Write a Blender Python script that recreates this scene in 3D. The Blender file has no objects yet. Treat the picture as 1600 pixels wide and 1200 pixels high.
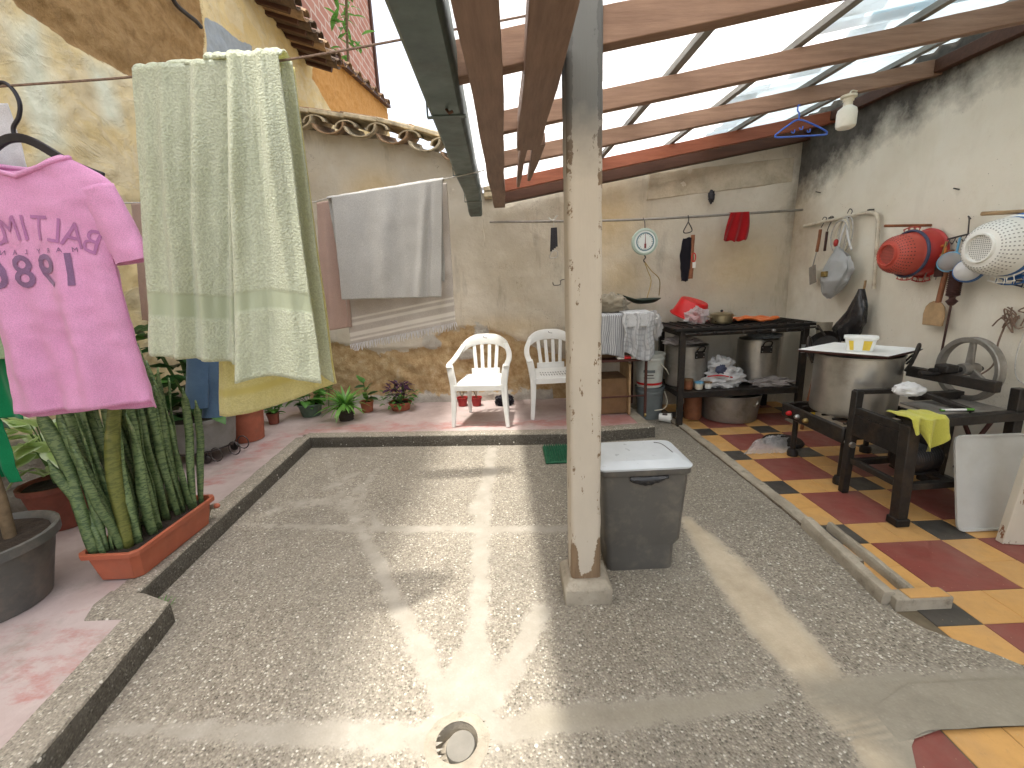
import bpy, bmesh, math, random
from mathutils import Vector, Matrix, Euler, noise
random.seed(11)
R = math.radians
sc = bpy.context.scene
# ------------------------------------------------------------------ camera
FPX, PITCH, ROLL, EYE = 682.0, 0.226, -0.046, Vector((0.0, 0.0, 1.51))
fw = Vector((0, math.cos(PITCH), -math.sin(PITCH)))
r0 = Vector((1, 0, 0)); u0 = r0.cross(fw)
rt = math.cos(ROLL) * r0 + math.sin(ROLL) * u0
up = -math.sin(ROLL) * r0 + math.cos(ROLL) * u0
cam = bpy.data.cameras.new('camera'); camo = bpy.data.objects.new('camera', cam)
sc.collection.objects.link(camo); sc.camera = camo
cam.sensor_width = 36; cam.lens = FPX / 1600 * 36; cam.clip_start = 0.02; cam.clip_end = 3000
camo.matrix_world = Matrix(((rt.x, up.x, -fw.x, EYE.x), (rt.y, up.y, -fw.y, EYE.y), (rt.z, up.z, -fw.z, EYE.z), (0, 0, 0, 1)))
# ------------------------------------------------------------------ sky, sun, exposure
SUN_TO = Vector((-0.175, -0.07, 1.0)).normalized()          # direction towards the sun
w = bpy.data.worlds.new('World'); sc.world = w; w.use_nodes = True
nt = w.node_tree; bg = nt.nodes['Background']
sky = nt.nodes.new('ShaderNodeTexSky'); sky.sky_type = 'NISHITA'; sky.sun_disc = False
sky.sun_elevation = math.asin(SUN_TO.z); sky.sun_rotation = math.atan2(SUN_TO.x, SUN_TO.y)
sky.dust_density = 6.0; sky.air_density = 1.0; sky.ozone_density = 0.6
hs = nt.nodes.new('ShaderNodeHueSaturation'); hs.inputs['Saturation'].default_value = 0.35
nt.links.new(sky.outputs[0], hs.inputs['Color']); nt.links.new(hs.outputs[0], bg.inputs[0]); bg.inputs[1].default_value = 0.15
sun = bpy.data.lights.new('sun', 'SUN'); suno = bpy.data.objects.new('sun', sun); sc.collection.objects.link(suno)
sun.energy = 1.7; sun.angle = R(2.6); sun.color = (1.0, 0.955, 0.88)
suno.rotation_euler = SUN_TO.to_track_quat('Z', 'Y').to_euler(); suno.location = (-2, -1, 12)
vs = sc.view_settings
vs.view_transform = 'Standard'; vs.look = 'None'; vs.gamma = 1.0; vs.use_curve_mapping = False; vs.exposure = 1.66
try:
    sc.cycles.max_bounces = 6; sc.cycles.diffuse_bounces = 4; sc.cycles.glossy_bounces = 2; sc.cycles.transmission_bounces = 4; sc.cycles.transparent_max_bounces = 8
    sc.cycles.use_denoising = True; sc.cycles.caustics_reflective = False; sc.cycles.caustics_refractive = False
except Exception: pass

# ------------------------------------------------------------------ surveying helpers: a sight line meets a plane of the room
def ray(x, y): return (x - 800) / FPX * rt - (y - 600) / FPX * up + fw
def onz(x, y, z=0.0):
    d = ray(x, y); return EYE + (z - EYE.z) / d.z * d
def ony(x, y, Y):
    d = ray(x, y); return EYE + (Y - EYE.y) / d.y * d
def onx(x, y, X):
    d = ray(x, y); return EYE + (X - EYE.x) / d.x * d

# ------------------------------------------------------------------ mesh helpers
C = sc.collection
def V(*a): return Vector(a)
def sstep(a, b, x):
    t = max(0.0, min(1.0, (x - a) / (b - a))); return t * t * (3 - 2 * t)
def nz(x, y, z=0.0, s=1.0): return noise.noise(Vector((x * s, y * s, z * s)))
def fbm(x, y, z=0.0, s=1.0, o=4):
    return noise.fractal(Vector((x * s, y * s, z * s)), 1.0, 2.0, o)
def interp(tab, x):
    if x <= tab[0][0]: return tab[0][1]
    for (a, b), (c, d) in zip(tab, tab[1:]):
        if x <= c: return b + (d - b) * (x - a) / (c - a)
    return tab[-1][1]
def catmull(pts, n=6, closed=False):
    pts = [Vector(p) for p in pts]; out = []; m = len(pts)
    for i in range(m if closed else m - 1):
        p0 = pts[(i - 1) % m] if closed or i > 0 else pts[i]; p1 = pts[i]; p2 = pts[(i + 1) % m]
        p3 = pts[(i + 2) % m] if closed or i + 2 < m else p2
        for k in range(n):
            t = k / n
            out.append(0.5 * ((2 * p1) + (p2 - p0) * t + (2 * p0 - 5 * p1 + 4 * p2 - p3) * t * t + (3 * p1 - p0 - 3 * p2 + p3) * t ** 3))
    if not closed: out.append(pts[-1])
    return out

class MB:
    def __init__(s): s.v = []; s.f = []; s.a = {}
    def add(s, vs_, fs):
        b = len(s.v); s.v += [tuple(p) for p in vs_]; s.f += [tuple(i + b for i in q) for q in fs]; return s
    def bx(s, x0, x1, y0, y1, z0, z1, M=None):
        p = [V(x, y, z) for z in (z0, z1) for y in (y0, y1) for x in (x0, x1)]
        if M: p = [M @ q for q in p]
        return s.add(p, [(0, 2, 3, 1), (4, 5, 7, 6), (0, 1, 5, 4), (2, 6, 7, 3), (0, 4, 6, 2), (1, 3, 7, 5)])
    def bar(s, a, b, w, h, upv=(0, 0, 1), w2=None, h2=None):
        a = Vector(a); b = Vector(b); d = (b - a).normalized(); sd = d.cross(Vector(upv)).normalized(); u = sd.cross(d)
        w2 = w if w2 is None else w2; h2 = h if h2 is None else h2; p = []
        for c, ww, hh in ((a, w, h), (b, w2, h2)):
            for i, j in ((-1, -1), (1, -1), (1, 1), (-1, 1)): p.append(c + sd * i * ww / 2 + u * j * hh / 2)
        return s.add(p, [(3, 2, 1, 0), (4, 5, 6, 7), (0, 1, 5, 4), (1, 2, 6, 5), (2, 3, 7, 6), (3, 0, 4, 7)])
    def sweep(s, pts, prof, side=None, closed=False, scale=None, twist=None):
        """prof: list of (a,b) offsets; side: fixed side vector or None"""
        pts = [Vector(p) for p in pts]; n = len(pts); k = len(prof); vs_ = []; prev = None
        for i, p in enumerate(pts):
            if closed: d = pts[(i + 1) % n] - pts[i - 1]
            else: d = pts[min(i + 1, n - 1)] - pts[max(i - 1, 0)]
            d = d.normalized() if d.length > 1e-9 else V(0, 0, 1)
            if side is not None: x = Vector(side)
            elif prev is not None: x = prev
            else: x = V(0, 0, 1) if abs(d.z) < 0.9 else V(1, 0, 0)
            x = (x - d * x.dot(d)); x = x.normalized() if x.length > 1e-6 else d.orthogonal().normalized()
            prev = x; y = d.cross(x)
            sca = scale[i] if scale else 1.0
            if not isinstance(sca, (tuple, list)): sca = (sca, sca)
            for a, b in prof: vs_.append(p + x * a * sca[0] + y * b * sca[1])
        fs = []
        for i in range(n if closed else n - 1):
            j = (i + 1) % n
            for q in range(k): fs.append((i * k + q, i * k + (q + 1) % k, j * k + (q + 1) % k, j * k + q))
        if not closed: fs += [tuple(reversed(range(k))), tuple((n - 1) * k + q for q in range(k))]
        return s.add(vs_, fs)
    def tube(s, pts, r, n=8, closed=False, side=None):
        sc_ = r if isinstance(r, (list, tuple)) else [r] * len(pts)
        return s.sweep(pts, [(math.cos(2 * math.pi * i / n), math.sin(2 * math.pi * i / n)) for i in range(n)], side, closed, sc_)
    def lathe(s, prof, n=24, M=None, close=False, cap=True):
        vs_ = []; k = len(prof)
        for i in range(n):
            a = 2 * math.pi * i / n
            for r, z in prof:
                p = V(r * math.cos(a), r * math.sin(a), z); vs_.append(M @ p if M else p)
        fs = []
        for i in range(n):
            j = (i + 1) % n
            for q in range(k if close else k - 1):
                q2 = (q + 1) % k; fs.append((i * k + q, j * k + q, j * k + q2, i * k + q2))
        if not close and cap:
            if prof[0][0] > 1e-5: fs.append(tuple(reversed([i * k for i in range(n)])))
            if prof[-1][0] > 1e-5: fs.append(tuple(i * k + k - 1 for i in range(n)))
        return s.add(vs_, fs)
    def grid(s, fn, nu, nv, closeu=False, keep=None):
        vs_ = []; fs = []
        for j in range(nv + 1):
            for i in range(nu if closeu else nu + 1): vs_.append(fn(i / nu, j / nv))
        m = nu if closeu else nu + 1
        for j in range(nv):
            for i in range(nu):
                if keep and not keep((i + .5) / nu, (j + .5) / nv): continue
                a = j * m + i; b = j * m + (i + 1) % m
                fs.append((a, b, b + m, a + m))
        return s.add(vs_, fs)
    def prism(s, poly, d, M=None):
        """poly in xy plane, extruded by d along z"""
        n = len(poly); p = [V(x, y, 0) for x, y in poly] + [V(x, y, d) for x, y in poly]
        if M: p = [M @ q for q in p]
        return s.add(p, [tuple(reversed(range(n))), tuple(range(n, 2 * n))] + [(i, (i + 1) % n, (i + 1) % n + n, i + n) for i in range(n)])
    def ball(s, c, rx, ry=None, rz=None, n=14, m=8, M=None):
        ry = rx if ry is None else ry; rz = rx if rz is None else rz; c = Vector(c)
        prof = [(max(math.sin(math.pi * j / m), 1e-6), -math.cos(math.pi * j / m)) for j in range(m + 1)]
        T = Matrix.Translation(c) @ (M or Matrix()) @ Matrix.Diagonal((rx, ry, rz, 1))
        return s.lathe(prof, n, T)
    def mesh(s, name, smooth=True, ang=38):
        me = bpy.data.meshes.new(name); me.from_pydata(s.v, [], s.f)
        for k, vals in s.a.items():
            at = me.attributes.new(k, 'FLOAT', 'POINT'); at.data.foreach_set('value', vals)
        if smooth:
            me.polygons.foreach_set('use_smooth', [True] * len(me.polygons))
            try: me.set_sharp_from_angle(angle=R(ang))
            except Exception: pass
        me.update(); return me
    def build(s, name, m, parent=None, smooth=True, bevel=0, seg=2, solid=0, sub=0, ang=38, local=False):
        return obj(name, s.mesh(name, smooth, ang), m, parent, bevel, seg, solid, sub, local)

def obj(name, me, m, parent=None, bevel=0, seg=2, solid=0, sub=0, local=False):
    o = bpy.data.objects.new(name, me); C.objects.link(o)
    if m and not me.materials: me.materials.append(MATS[m] if isinstance(m, str) else m)
    if parent:
        o.parent = parent
        if not local: o.matrix_parent_inverse = world_inv(parent)
    if solid:
        q = o.modifiers.new('solid', 'SOLIDIFY'); q.thickness = solid; q.offset = 0
    if bevel:
        q = o.modifiers.new('bevel', 'BEVEL'); q.width = bevel; q.segments = seg; q.limit_method = 'ANGLE'; q.angle_limit = R(35)
    if sub:
        q = o.modifiers.new('sub', 'SUBSURF'); q.levels = sub; q.render_levels = sub
    return o
def wmat(o):
    M = Matrix.LocRotScale(o.location, o.rotation_euler, o.scale)
    return (wmat(o.parent) @ o.matrix_parent_inverse @ M) if o.parent else M
def world_inv(o): return wmat(o).inverted()
def tag(o, label, cat, group=None):
    o['label'] = label; o['category'] = cat
    if group: o['group'] = group
    return o
def thing(name, label, cat, loc=(0, 0, 0), group=None, rz=0.0):
    o = bpy.data.objects.new(name, None); C.objects.link(o); o.location = loc; o.rotation_euler = (0, 0, rz)
    o.empty_display_size = 0.1
    return tag(o, label, cat, group)
def kind(o, k): o['kind'] = k; return o
def copy_tree(o, parent=None):
    c = o.copy(); C.objects.link(c)
    if parent: c.parent = parent
    for ch in list(o.children): copy_tree(ch, c)
    return c

# ------------------------------------------------------------------ material helpers
MATS = {}
class NT:
    def __init__(s, name):
        s.m = bpy.data.materials.new(name); s.m.use_nodes = True; s.t = s.m.node_tree
        s.b = s.t.nodes['Principled BSDF']; s.o = s.t.nodes['Material Output']; MATS[name] = s.m
        s.tc = s.t.nodes.new('ShaderNodeTexCoord').outputs['Object']
    def n(s, ty, **k):
        x = s.t.nodes.new(ty)
        for a, b in k.items(): setattr(x, a, b)
        return x
    def put(s, sock, v):
        if isinstance(v, bpy.types.NodeSocket): s.t.links.new(v, sock)
        elif isinstance(v, (tuple, list)) and len(v) == 3 and sock.type == 'RGBA': sock.default_value = (*v, 1)
        else: sock.default_value = v
    def math(s, op, a, b=0.0, c=0.0, clamp=False):
        x = s.n('ShaderNodeMath', operation=op, use_clamp=clamp)
        s.put(x.inputs[0], a); s.put(x.inputs[1], b); s.put(x.inputs[2], c); return x.outputs[0]
    def noise(s, scale, detail=4, rough=.55, vec=None, dist=0.0, out='Fac'):
        x = s.n('ShaderNodeTexNoise'); s.put(x.inputs['Vector'], vec or s.tc); x.inputs['Scale'].default_value = scale
        x.inputs['Detail'].default_value = min(detail, 5); x.inputs['Roughness'].default_value = rough; x.inputs['Distortion'].default_value = dist
        return x.outputs[out]
    def vor(s, scale, feat='F1', out='Distance', vec=None, rnd=1.0):
        x = s.n('ShaderNodeTexVoronoi', feature=feat); s.put(x.inputs['Vector'], vec or s.tc); x.inputs['Scale'].default_value = scale
        x.inputs['Randomness'].default_value = rnd; return x.outputs[out]
    def stretch(s, sx, sy, sz):
        x = s.n('ShaderNodeMapping'); s.put(x.inputs[0], s.tc); x.inputs['Scale'].default_value = (sx, sy, sz); return x.outputs[0]
    def ramp(s, fac, stops, interp='LINEAR'):
        x = s.n('ShaderNodeValToRGB'); s.put(x.inputs[0], fac); e = x.color_ramp.elements; x.color_ramp.interpolation = interp
        while len(e) < len(stops): e.new(0.5)
        for q, (p, c) in zip(e, stops): q.position = p; q.color = (*c, 1) if len(c) == 3 else c
        return x.outputs[0]
    def mix(s, fac, a, b, mode='MIX'):
        x = s.n('ShaderNodeMix', data_type='RGBA', blend_type=mode); s.put(x.inputs[0], fac); s.put(x.inputs[6], a); s.put(x.inputs[7], b); return x.outputs[2]
    def map(s, v, a, b, c=0.0, d=1.0):
        x = s.n('ShaderNodeMapRange'); s.put(x.inputs[0], v)
        for i, q in enumerate((a, b, c, d)): x.inputs[i + 1].default_value = q
        return x.outputs[0]
    def attr(s, name): return s.n('ShaderNodeAttribute', attribute_name=name).outputs['Fac']
    def bump(s, h, strength=.3, dist=.01, prev=None):
        x = s.n('ShaderNodeBump'); s.put(x.inputs['Height'], h); x.inputs['Strength'].default_value = strength; x.inputs['Distance'].default_value = dist
        if prev: s.put(x.inputs['Normal'], prev)
        return x.outputs[0]
    def fin(s, col, rough=.8, metal=0.0, normal=None, spec=.4, **k):
        s.put(s.b.inputs['Base Color'], col); s.put(s.b.inputs['Roughness'], rough); s.put(s.b.inputs['Metallic'], metal)
        s.put(s.b.inputs['Specular IOR Level'], spec)
        if normal: s.put(s.b.inputs['Normal'], normal)
        for a, b in k.items(): s.put(s.b.inputs[a.replace('_', ' ')], b)
        return s.m
def srgb(h):
    h = h.lstrip('#'); c = [int(h[i:i + 2], 16) / 255 for i in (0, 2, 4)]
    return tuple(x / 12.92 if x <= .04045 else ((x + .055) / 1.055) ** 2.4 for x in c)
def simple(name, c, rough=.6, metal=0.0, var=.25, scale=14, bump=.0, bscale=90, bdist=.004, dirt=None, dscale=5, damt=.5, spec=.4, **k):
    """painted / plastic / metal surface with mottling, optional dirt and fine relief"""
    m = NT(name); c2 = tuple(x * (1 - var) for x in c); c1 = tuple(min(1, x * (1 + var * .5)) for x in c)
    col = m.ramp(m.noise(scale, 5, .6), [(.3, c2), (.7, c1)])
    if dirt: col = m.mix(m.map(m.noise(dscale, 6, .7), .5, .72, 0, damt), col, dirt)
    nn = m.bump(m.noise(bscale, 4, .6), bump, bdist) if bump else None
    ro = m.map(m.noise(scale * 2.3, 3), .3, .7, max(.02, rough - .08), min(1, rough + .1))
    m.fin(col, ro, metal, nn, spec, **k); return m
# ------------------------------------------------------------------ materials of the setting
def plaster(name, base, layers, bumps=.35, grime=.35, gcol=(.10, .085, .06), flake=None):
    m = NT(name)
    col = m.ramp(m.noise(1.3, 4, .62), [(.28, base[0]), (.5, base[1]), (.72, base[2])])
    col = m.mix(m.map(m.noise(5, 8, .7, dist=.6), .52, .75, 0, .55), col, base[3])
    col = m.mix(m.map(m.noise(2.2, 8, .72, vec=m.stretch(1.6, 1.6, .35)), .54, .78, 0, grime), col, gcol)
    h = m.noise(11, 5, .72)
    # hairline cracks and small pits
    pit = m.map(m.vor(26, 'F1'), .03, .10, 1, 0); pit = m.math('MULTIPLY', pit, m.map(m.noise(4.1, 3), .55, .62))
    col = m.mix(m.math('MULTIPLY', pit, .8), col, (.10, .07, .045))
    cr = m.vor(2.3, 'DISTANCE_TO_EDGE', 'Distance', vec=m.n('ShaderNodeVectorMath', operation='ADD').outputs[0])
    vm = cr.node.inputs['Vector'].links[0].from_node
    m.t.links.new(m.tc, vm.inputs[0]); m.t.links.new(m.noise(4, 5, .7, out='Color'), vm.inputs[1])
    crk = m.math('MULTIPLY', m.map(cr, .002, .008, 1, 0), m.map(m.noise(1.7, 3), .56, .64))
    col = m.mix(m.math('MULTIPLY', crk, .7), col, (.09, .065, .04))
    rough = .9
    if flake:
        fn1 = m.noise(2.1, 5, .7, dist=1.2, vec=m.stretch(1, .8, 1.1)); fk = m.map(fn1, .46, .56)
        col = m.mix(m.math('MULTIPLY', fk, .5), col, m.ramp(m.noise(6, 4, .7), [(.3, flake[0]), (.7, flake[1])]))
        h = m.math('ADD', h, m.math('MULTIPLY', fk, .35))
    for (at, stops, ns, amt, wd, depth) in layers:
        a = m.math('ADD', m.attr(at), m.math('MULTIPLY', m.math('SUBTRACT', m.noise(ns, 9, .68), .5), amt))
        f = m.map(a, .5 - wd, .5 + wd)
        c2 = m.ramp(m.noise(11, 8, .7), stops)
        col = m.mix(f, col, c2)
        if at.startswith('adobe'): h = m.math('ADD', h, m.math('MULTIPLY', m.math('MULTIPLY', m.noise(48, 3, .75), m.attr(at)), 1.2))
    m.fin(col, rough, 0, m.bump(h, bumps, .02), .15); return m
ADOBE = [(.2, (.20, .115, .045)), (.5, (.33, .20, .085)), (.8, (.43, .28, .13))]
OCHRE = [(.25, (.27, .165, .08)), (.42, (.43, .29, .145)), (.58, (.53, .39, .22)), (.75, (.60, .50, .36))]
plaster('plaster_left', [(.58, .41, .17), (.68, .53, .27), (.74, .63, .40), (.52, .42, .24)],
        [('mint', [(.3, (.62, .62, .46)), (.7, (.74, .72, .56))], 2.2, .5, .25, 0),
         ('adobe', ADOBE, 3.2, .5, .02, 1.1), ('blue', [(.3, (.28, .31, .33)), (.7, (.36, .39, .41))], 5, .35, .03, -.1),
         ('orange', [(.2, (.42, .20, .05)), (.5, (.55, .28, .085)), (.8, (.62, .36, .14))], 3, .25, .02, .5),
         ('stone', [(.2, (.16, .14, .11)), (.5, (.30, .27, .22)), (.8, (.45, .41, .34))], 4, .7, .08, .6)], .75, .30, (.20, .15, .08), flake=((.56, .46, .30), (.70, .62, .45)))
plaster('plaster_back', [(.48, .42, .325), (.58, .525, .43), (.66, .61, .52), (.53, .445, .325)],
        [('yellow', [(.3, (.52, .40, .235)), (.7, (.60, .48, .31))], 2.6, .6, .35, 0),
         ('adobe', OCHRE, 5.5, 1.15, .03, .9), ('grey', [(.3, (.40, .37, .32)), (.7, (.54, .51, .45))], 7, 1.4, .06, -.15),
         ('soot', [(.3, (.05, .04, .03)), (.7, (.12, .09, .06))], 5, .7, .3, 0)], .5, .55)
plaster('plaster_right', [(.64, .585, .47), (.71, .665, .56), (.75, .715, .625), (.66, .60, .48)],
        [('brown', [(.3, (.30, .22, .14)), (.7, (.42, .33, .22))], 3, .8, .38, 0),
         ('soot', [(.25, (.05, .045, .04)), (.75, (.13, .118, .10))], 6, .85, .30, -.05)], .3, .16, (.32, .27, .2))

def gravel_mat(name, dark=1.0, cement=True):
    m = NT(name)
    vc = m.vor(115, 'F1', 'Color'); vd = m.vor(115, 'F1', 'Distance')
    sepc = m.n('ShaderNodeSeparateColor'); m.t.links.new(vc, sepc.inputs[0])
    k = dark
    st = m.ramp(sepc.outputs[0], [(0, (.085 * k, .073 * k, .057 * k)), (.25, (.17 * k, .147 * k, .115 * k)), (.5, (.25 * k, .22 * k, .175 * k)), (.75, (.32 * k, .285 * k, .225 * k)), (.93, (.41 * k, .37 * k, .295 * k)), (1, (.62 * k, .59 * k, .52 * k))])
    edge = m.map(vd, .36, .62); col = m.mix(m.math('MULTIPLY', edge, .8), st, (.215 * k, .19 * k, .15 * k))
    big = m.noise(1.6, 6, .65)
    col = m.mix(m.map(big, .42, .75, 0, .40), col, (.27 * k, .245 * k, .20 * k))
    col = m.mix(m.map(m.noise(3.1, 6, .7), .55, .8, 0, .35), col, (.11 * k, .10 * k, .085 * k))
    col = m.mix(m.map(m.noise(.9, 4, .6), .40, .62, .0, .25), col, (.135 * k, .125 * k, .105 * k))
    col = m.mix(m.map(m.noise(6.5, 5, .8), .60, .70, 0, .45), col, (.33 * k, .30 * k, .25 * k))
    # a few bright pebbles
    v2 = m.vor(13, 'F1'); col = m.mix(m.map(v2, .075, .10, 1, 0), col, (.58, .55, .48))
    h = m.math('SUBTRACT', 1.0, m.math('MULTIPLY', vd, 1.2))
    if cement:
        a = m.math('ADD', m.attr('cem'), m.math('MULTIPLY', m.math('SUBTRACT', m.noise(11, 5, .8), .5), 2.0))
        f = m.map(a, .36, .70, 0, .92)
        cc = m.ramp(m.noise(7, 8, .65), [(.25, (.26, .235, .19)), (.6, (.335, .305, .255)), (.8, (.39, .36, .305))])
        cc = m.mix(m.attr('sand'), cc, m.ramp(m.noise(6, 8, .7), [(.3, (.40, .325, .225)), (.7, (.56, .475, .35))]))
        cc = m.mix(m.attr('dull'), cc, m.ramp(m.noise(6, 8, .7), [(.3, (.225, .20, .155)), (.7, (.30, .27, .21))]))
        col = m.mix(f, col, cc)
        h = m.math('MULTIPLY', h, m.map(m.attr('cem'), .35, .65, 1, .12))
    m.fin(col, m.map(m.noise(30, 3), .3, .7, .6, .85), 0, m.bump(h, .6, .005), .3); return m
gravel_mat('gravel', 1.08); gravel_mat('kerb_gravel', 1.25, False)

m = NT('pink_floor')
col = m.ramp(m.noise(2.2, 8, .66), [(.25, (.34, .262, .24)), (.5, (.43, .345, .325)), (.75, (.53, .445, .425))])
a = m.math('ADD', m.attr('red'), m.math('MULTIPLY', m.math('SUBTRACT', m.noise(4.5, 9, .78, vec=m.stretch(1, 1.8, 1)), .5), 2.0))
col = m.mix(m.map(a, .45, .85, 0, .8), col, m.ramp(m.noise(14, 7, .7), [(.3, (.36, .12, .105)), (.7, (.46, .22, .20))]))
col = m.mix(m.map(m.noise(4, 8, .75), .56, .74, 0, .7), col, (.30, .27, .23))
m.fin(col, m.map(m.noise(8, 4), .3, .7, .38, .62), 0, m.bump(m.noise(22, 7, .6), .2, .01), .4)

def tilemat(name, c):
    m = NT(name); oi = m.n('ShaderNodeObjectInfo')
    cc = m.mix(m.map(oi.outputs['Random'], 0, 1, 0, .3), c, tuple(x * .72 for x in c))
    cc = m.mix(m.map(m.noise(9, 8, .7), .42, .75, 0, .5), cc, tuple(x * .62 for x in c))
    cc = m.mix(m.map(m.noise(26, 6, .75), .58, .75, 0, .35), cc, (.16, .12, .08))
    cc = m.mix(m.map(m.vor(34, 'F1'), .05, .09, .5, 0), cc, (.55, .42, .27))
    ww = m.n('ShaderNodeTexNoise'); gp = m.n('ShaderNodeNewGeometry'); m.put(ww.inputs['Vector'], gp.outputs['Position']); ww.inputs['Scale'].default_value = 2.4; ww.inputs['Detail'].default_value = 5; ww.inputs['Roughness'].default_value = .72
    cc = m.mix(m.map(ww.outputs['Fac'], .44, .72, .0, .26), cc, (.25, .21, .165))
    m.fin(cc, m.map(m.noise(12, 5), .3, .7, .30, .5), 0, m.bump(m.noise(34, 5), .08, .004), .42)
tilemat('tile_orange', (.62, .345, .115)); tilemat('tile_red', (.245, .066, .052)); tilemat('tile_black', (.055, .051, .046))
simple('grout', (.14, .11, .07), .9, bump=.3)
m = NT('cement')
col = m.ramp(m.noise(4, 9, .7), [(.25, (.22, .19, .145)), (.5, (.34, .30, .235)), (.75, (.45, .40, .32))])
col = m.mix(m.map(m.noise(13, 7, .75), .55, .75, 0, .7), col, (.11, .09, .065))
m.fin(col, .88, 0, m.bump(m.noise(28, 9, .72), .7, .012), .2)

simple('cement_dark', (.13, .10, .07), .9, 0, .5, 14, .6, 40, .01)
def woodmat(name, a, b, grain=(1, 14, 14), paint=None, chip=.6, rough=.65, soot=None):
    m = NT(name); v = m.stretch(*grain)
    col = m.ramp(m.noise(3.2, 8, .7, vec=v), [(.25, a), (.75, b)])
    col = m.mix(m.map(m.noise(1.2, 5), .5, .75, 0, .5), col, tuple(x * .55 for x in a))
    h = m.noise(5, 8, .7, vec=v)
    if paint:
        pc = m.ramp(m.noise(2.5, 7, .65, vec=m.stretch(1, 1, .5)), [(.3, tuple(x * .80 for x in paint)), (.7, paint)])
        f = m.map(m.noise(16, 8, .72, vec=m.stretch(1.2, 1.2, .45)), chip, chip + .02, 1, 0)
        ed = m.attr('wear'); f = m.math('MULTIPLY', f, m.map(m.math('ADD', ed, m.math('MULTIPLY', m.noise(13, 8, .75), .9)), .98, 1.02, 1, 0))
        col = m.mix(f, col, pc); h = m.math('ADD', m.math('MULTIPLY', h, .6), m.math('MULTIPLY', f, .8))
        if soot:
            col = m.mix(m.map(m.math('ADD', m.attr('soot'), m.math('MULTIPLY', m.noise(4, 6, .7), .5)), .5, 1.1, 0, .88), col, soot)
    m.fin(col, rough, 0, m.bump(h, .35, .006), .3); return m
woodmat('post_paint', (.13, .085, .05), (.26, .18, .11), (14, 14, 1), (.53, .47, .385), .632, .6, (.075, .085, .088))
woodmat('rafter', (.175, .10, .065), (.31, .195, .132), (1, 12, 12))
woodmat('rafter_y', (.16, .10, .072), (.28, .185, .138), (12, 1, 12))
woodmat('rafter_red', (.20, .055, .025), (.31, .10, .05), (1, 12, 12), rough=.5)
woodmat('plate_dark', (.055, .024, .015), (.10, .045, .026), (1, 12, 12))
woodmat('batten', (.16, .155, .14), (.30, .29, .26), (12, 1, 12))
simple('gutter_paint', (.10, .135, .125), .5, .15, .3, 6, .12, 30, dirt=(.05, .05, .04), dscale=4, damt=.7)
simple('clay_tile', (.36, .23, .13), .85, 0, .45, 9, .5, 45, .008, dirt=(.09, .075, .055), dscale=6, damt=.85)
simple('clay_dark', (.13, .085, .055), .9, 0, .5, 9, .5, 45, .008, dirt=(.04, .035, .03), dscale=6, damt=.85)
simple('clay_pale', (.55, .46, .31), .85, 0, .4, 9, .5, 45, .008, dirt=(.13, .11, .08), dscale=7, damt=.9)
m = NT('pink_brick'); bt = m.n('ShaderNodeTexBrick')
mp = m.n('ShaderNodeMapping'); m.put(mp.inputs[0], m.tc); mp.inputs['Rotation'].default_value = (R(90), 0, R(90))
mp2 = m.n('ShaderNodeCombineXYZ'); sp = m.n('ShaderNodeSeparateXYZ'); m.put(sp.inputs[0], m.tc)
m.put(mp2.inputs[0], sp.outputs[1]); m.put(mp2.inputs[1], sp.outputs[2])
m.put(bt.inputs['Vector'], mp2.outputs[0]); bt.inputs['Scale'].default_value = 1.0; bt.inputs['Brick Width'].default_value = .62; bt.inputs['Row Height'].default_value = .26
bt.inputs['Mortar Size'].default_value = .025; bt.inputs['Color1'].default_value = (.52, .27, .21, 1); bt.inputs['Color2'].default_value = (.40, .19, .15, 1); bt.inputs['Mortar'].default_value = (.60, .50, .44, 1)
m.fin(bt.outputs[0], .9, 0, m.bump(bt.outputs['Fac'], -.3, .02), .1)
# translucent roofing
def sheet(name, c, tl, tp):
    m = NT(name); m.fin(m.ramp(m.noise(3, 6, .7), [(.3, tuple(x * .85 for x in c)), (.7, c)]), .45, 0, None, .3)
    dc_ = m.mix(m.map(m.noise(3.0, 5, .75, vec=m.stretch(.5, 3, 1)), .50, .74, 0, .85), c, (.30, .31, .29))
    t = m.n('ShaderNodeBsdfTranslucent'); m.put(t.inputs[0], dc_)
    p = m.n('ShaderNodeBsdfTransparent'); p.inputs[0].default_value = (.95, .97, 1, 1)
    a = m.n('ShaderNodeMixShader'); a.inputs[0].default_value = tl; m.t.links.new(m.b.outputs[0], a.inputs[1]); m.t.links.new(t.outputs[0], a.inputs[2])
    b = m.n('ShaderNodeMixShader'); b.inputs[0].default_value = tp; m.t.links.new(a.outputs[0], b.inputs[1]); m.t.links.new(p.outputs[0], b.inputs[2])
    m.t.links.new(b.outputs[0], m.o.inputs[0])
sheet('sheet_clear', (.94, .95, .96), .62, .0); sheet('sheet_blue', (.66, .78, .84), .32, .0)
simple('black_cable', (.03, .024, .022), .6)
simple('earth', (.20, .17, .12), .95, bump=.4)

# ------------------------------------------------------------------ ground and floors
XW, XL = 3.15, -3.30                       # right and left wall planes
def yb(x): return 5.0 + 0.06 * (XW - x)      # back wall face
g = MB(); g.grid(lambda u, v: V(-150 + 300 * u, -150 + 300 * v, -.06), 6, 6)
kind(g.build('ground', 'earth'), 'structure')

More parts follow.
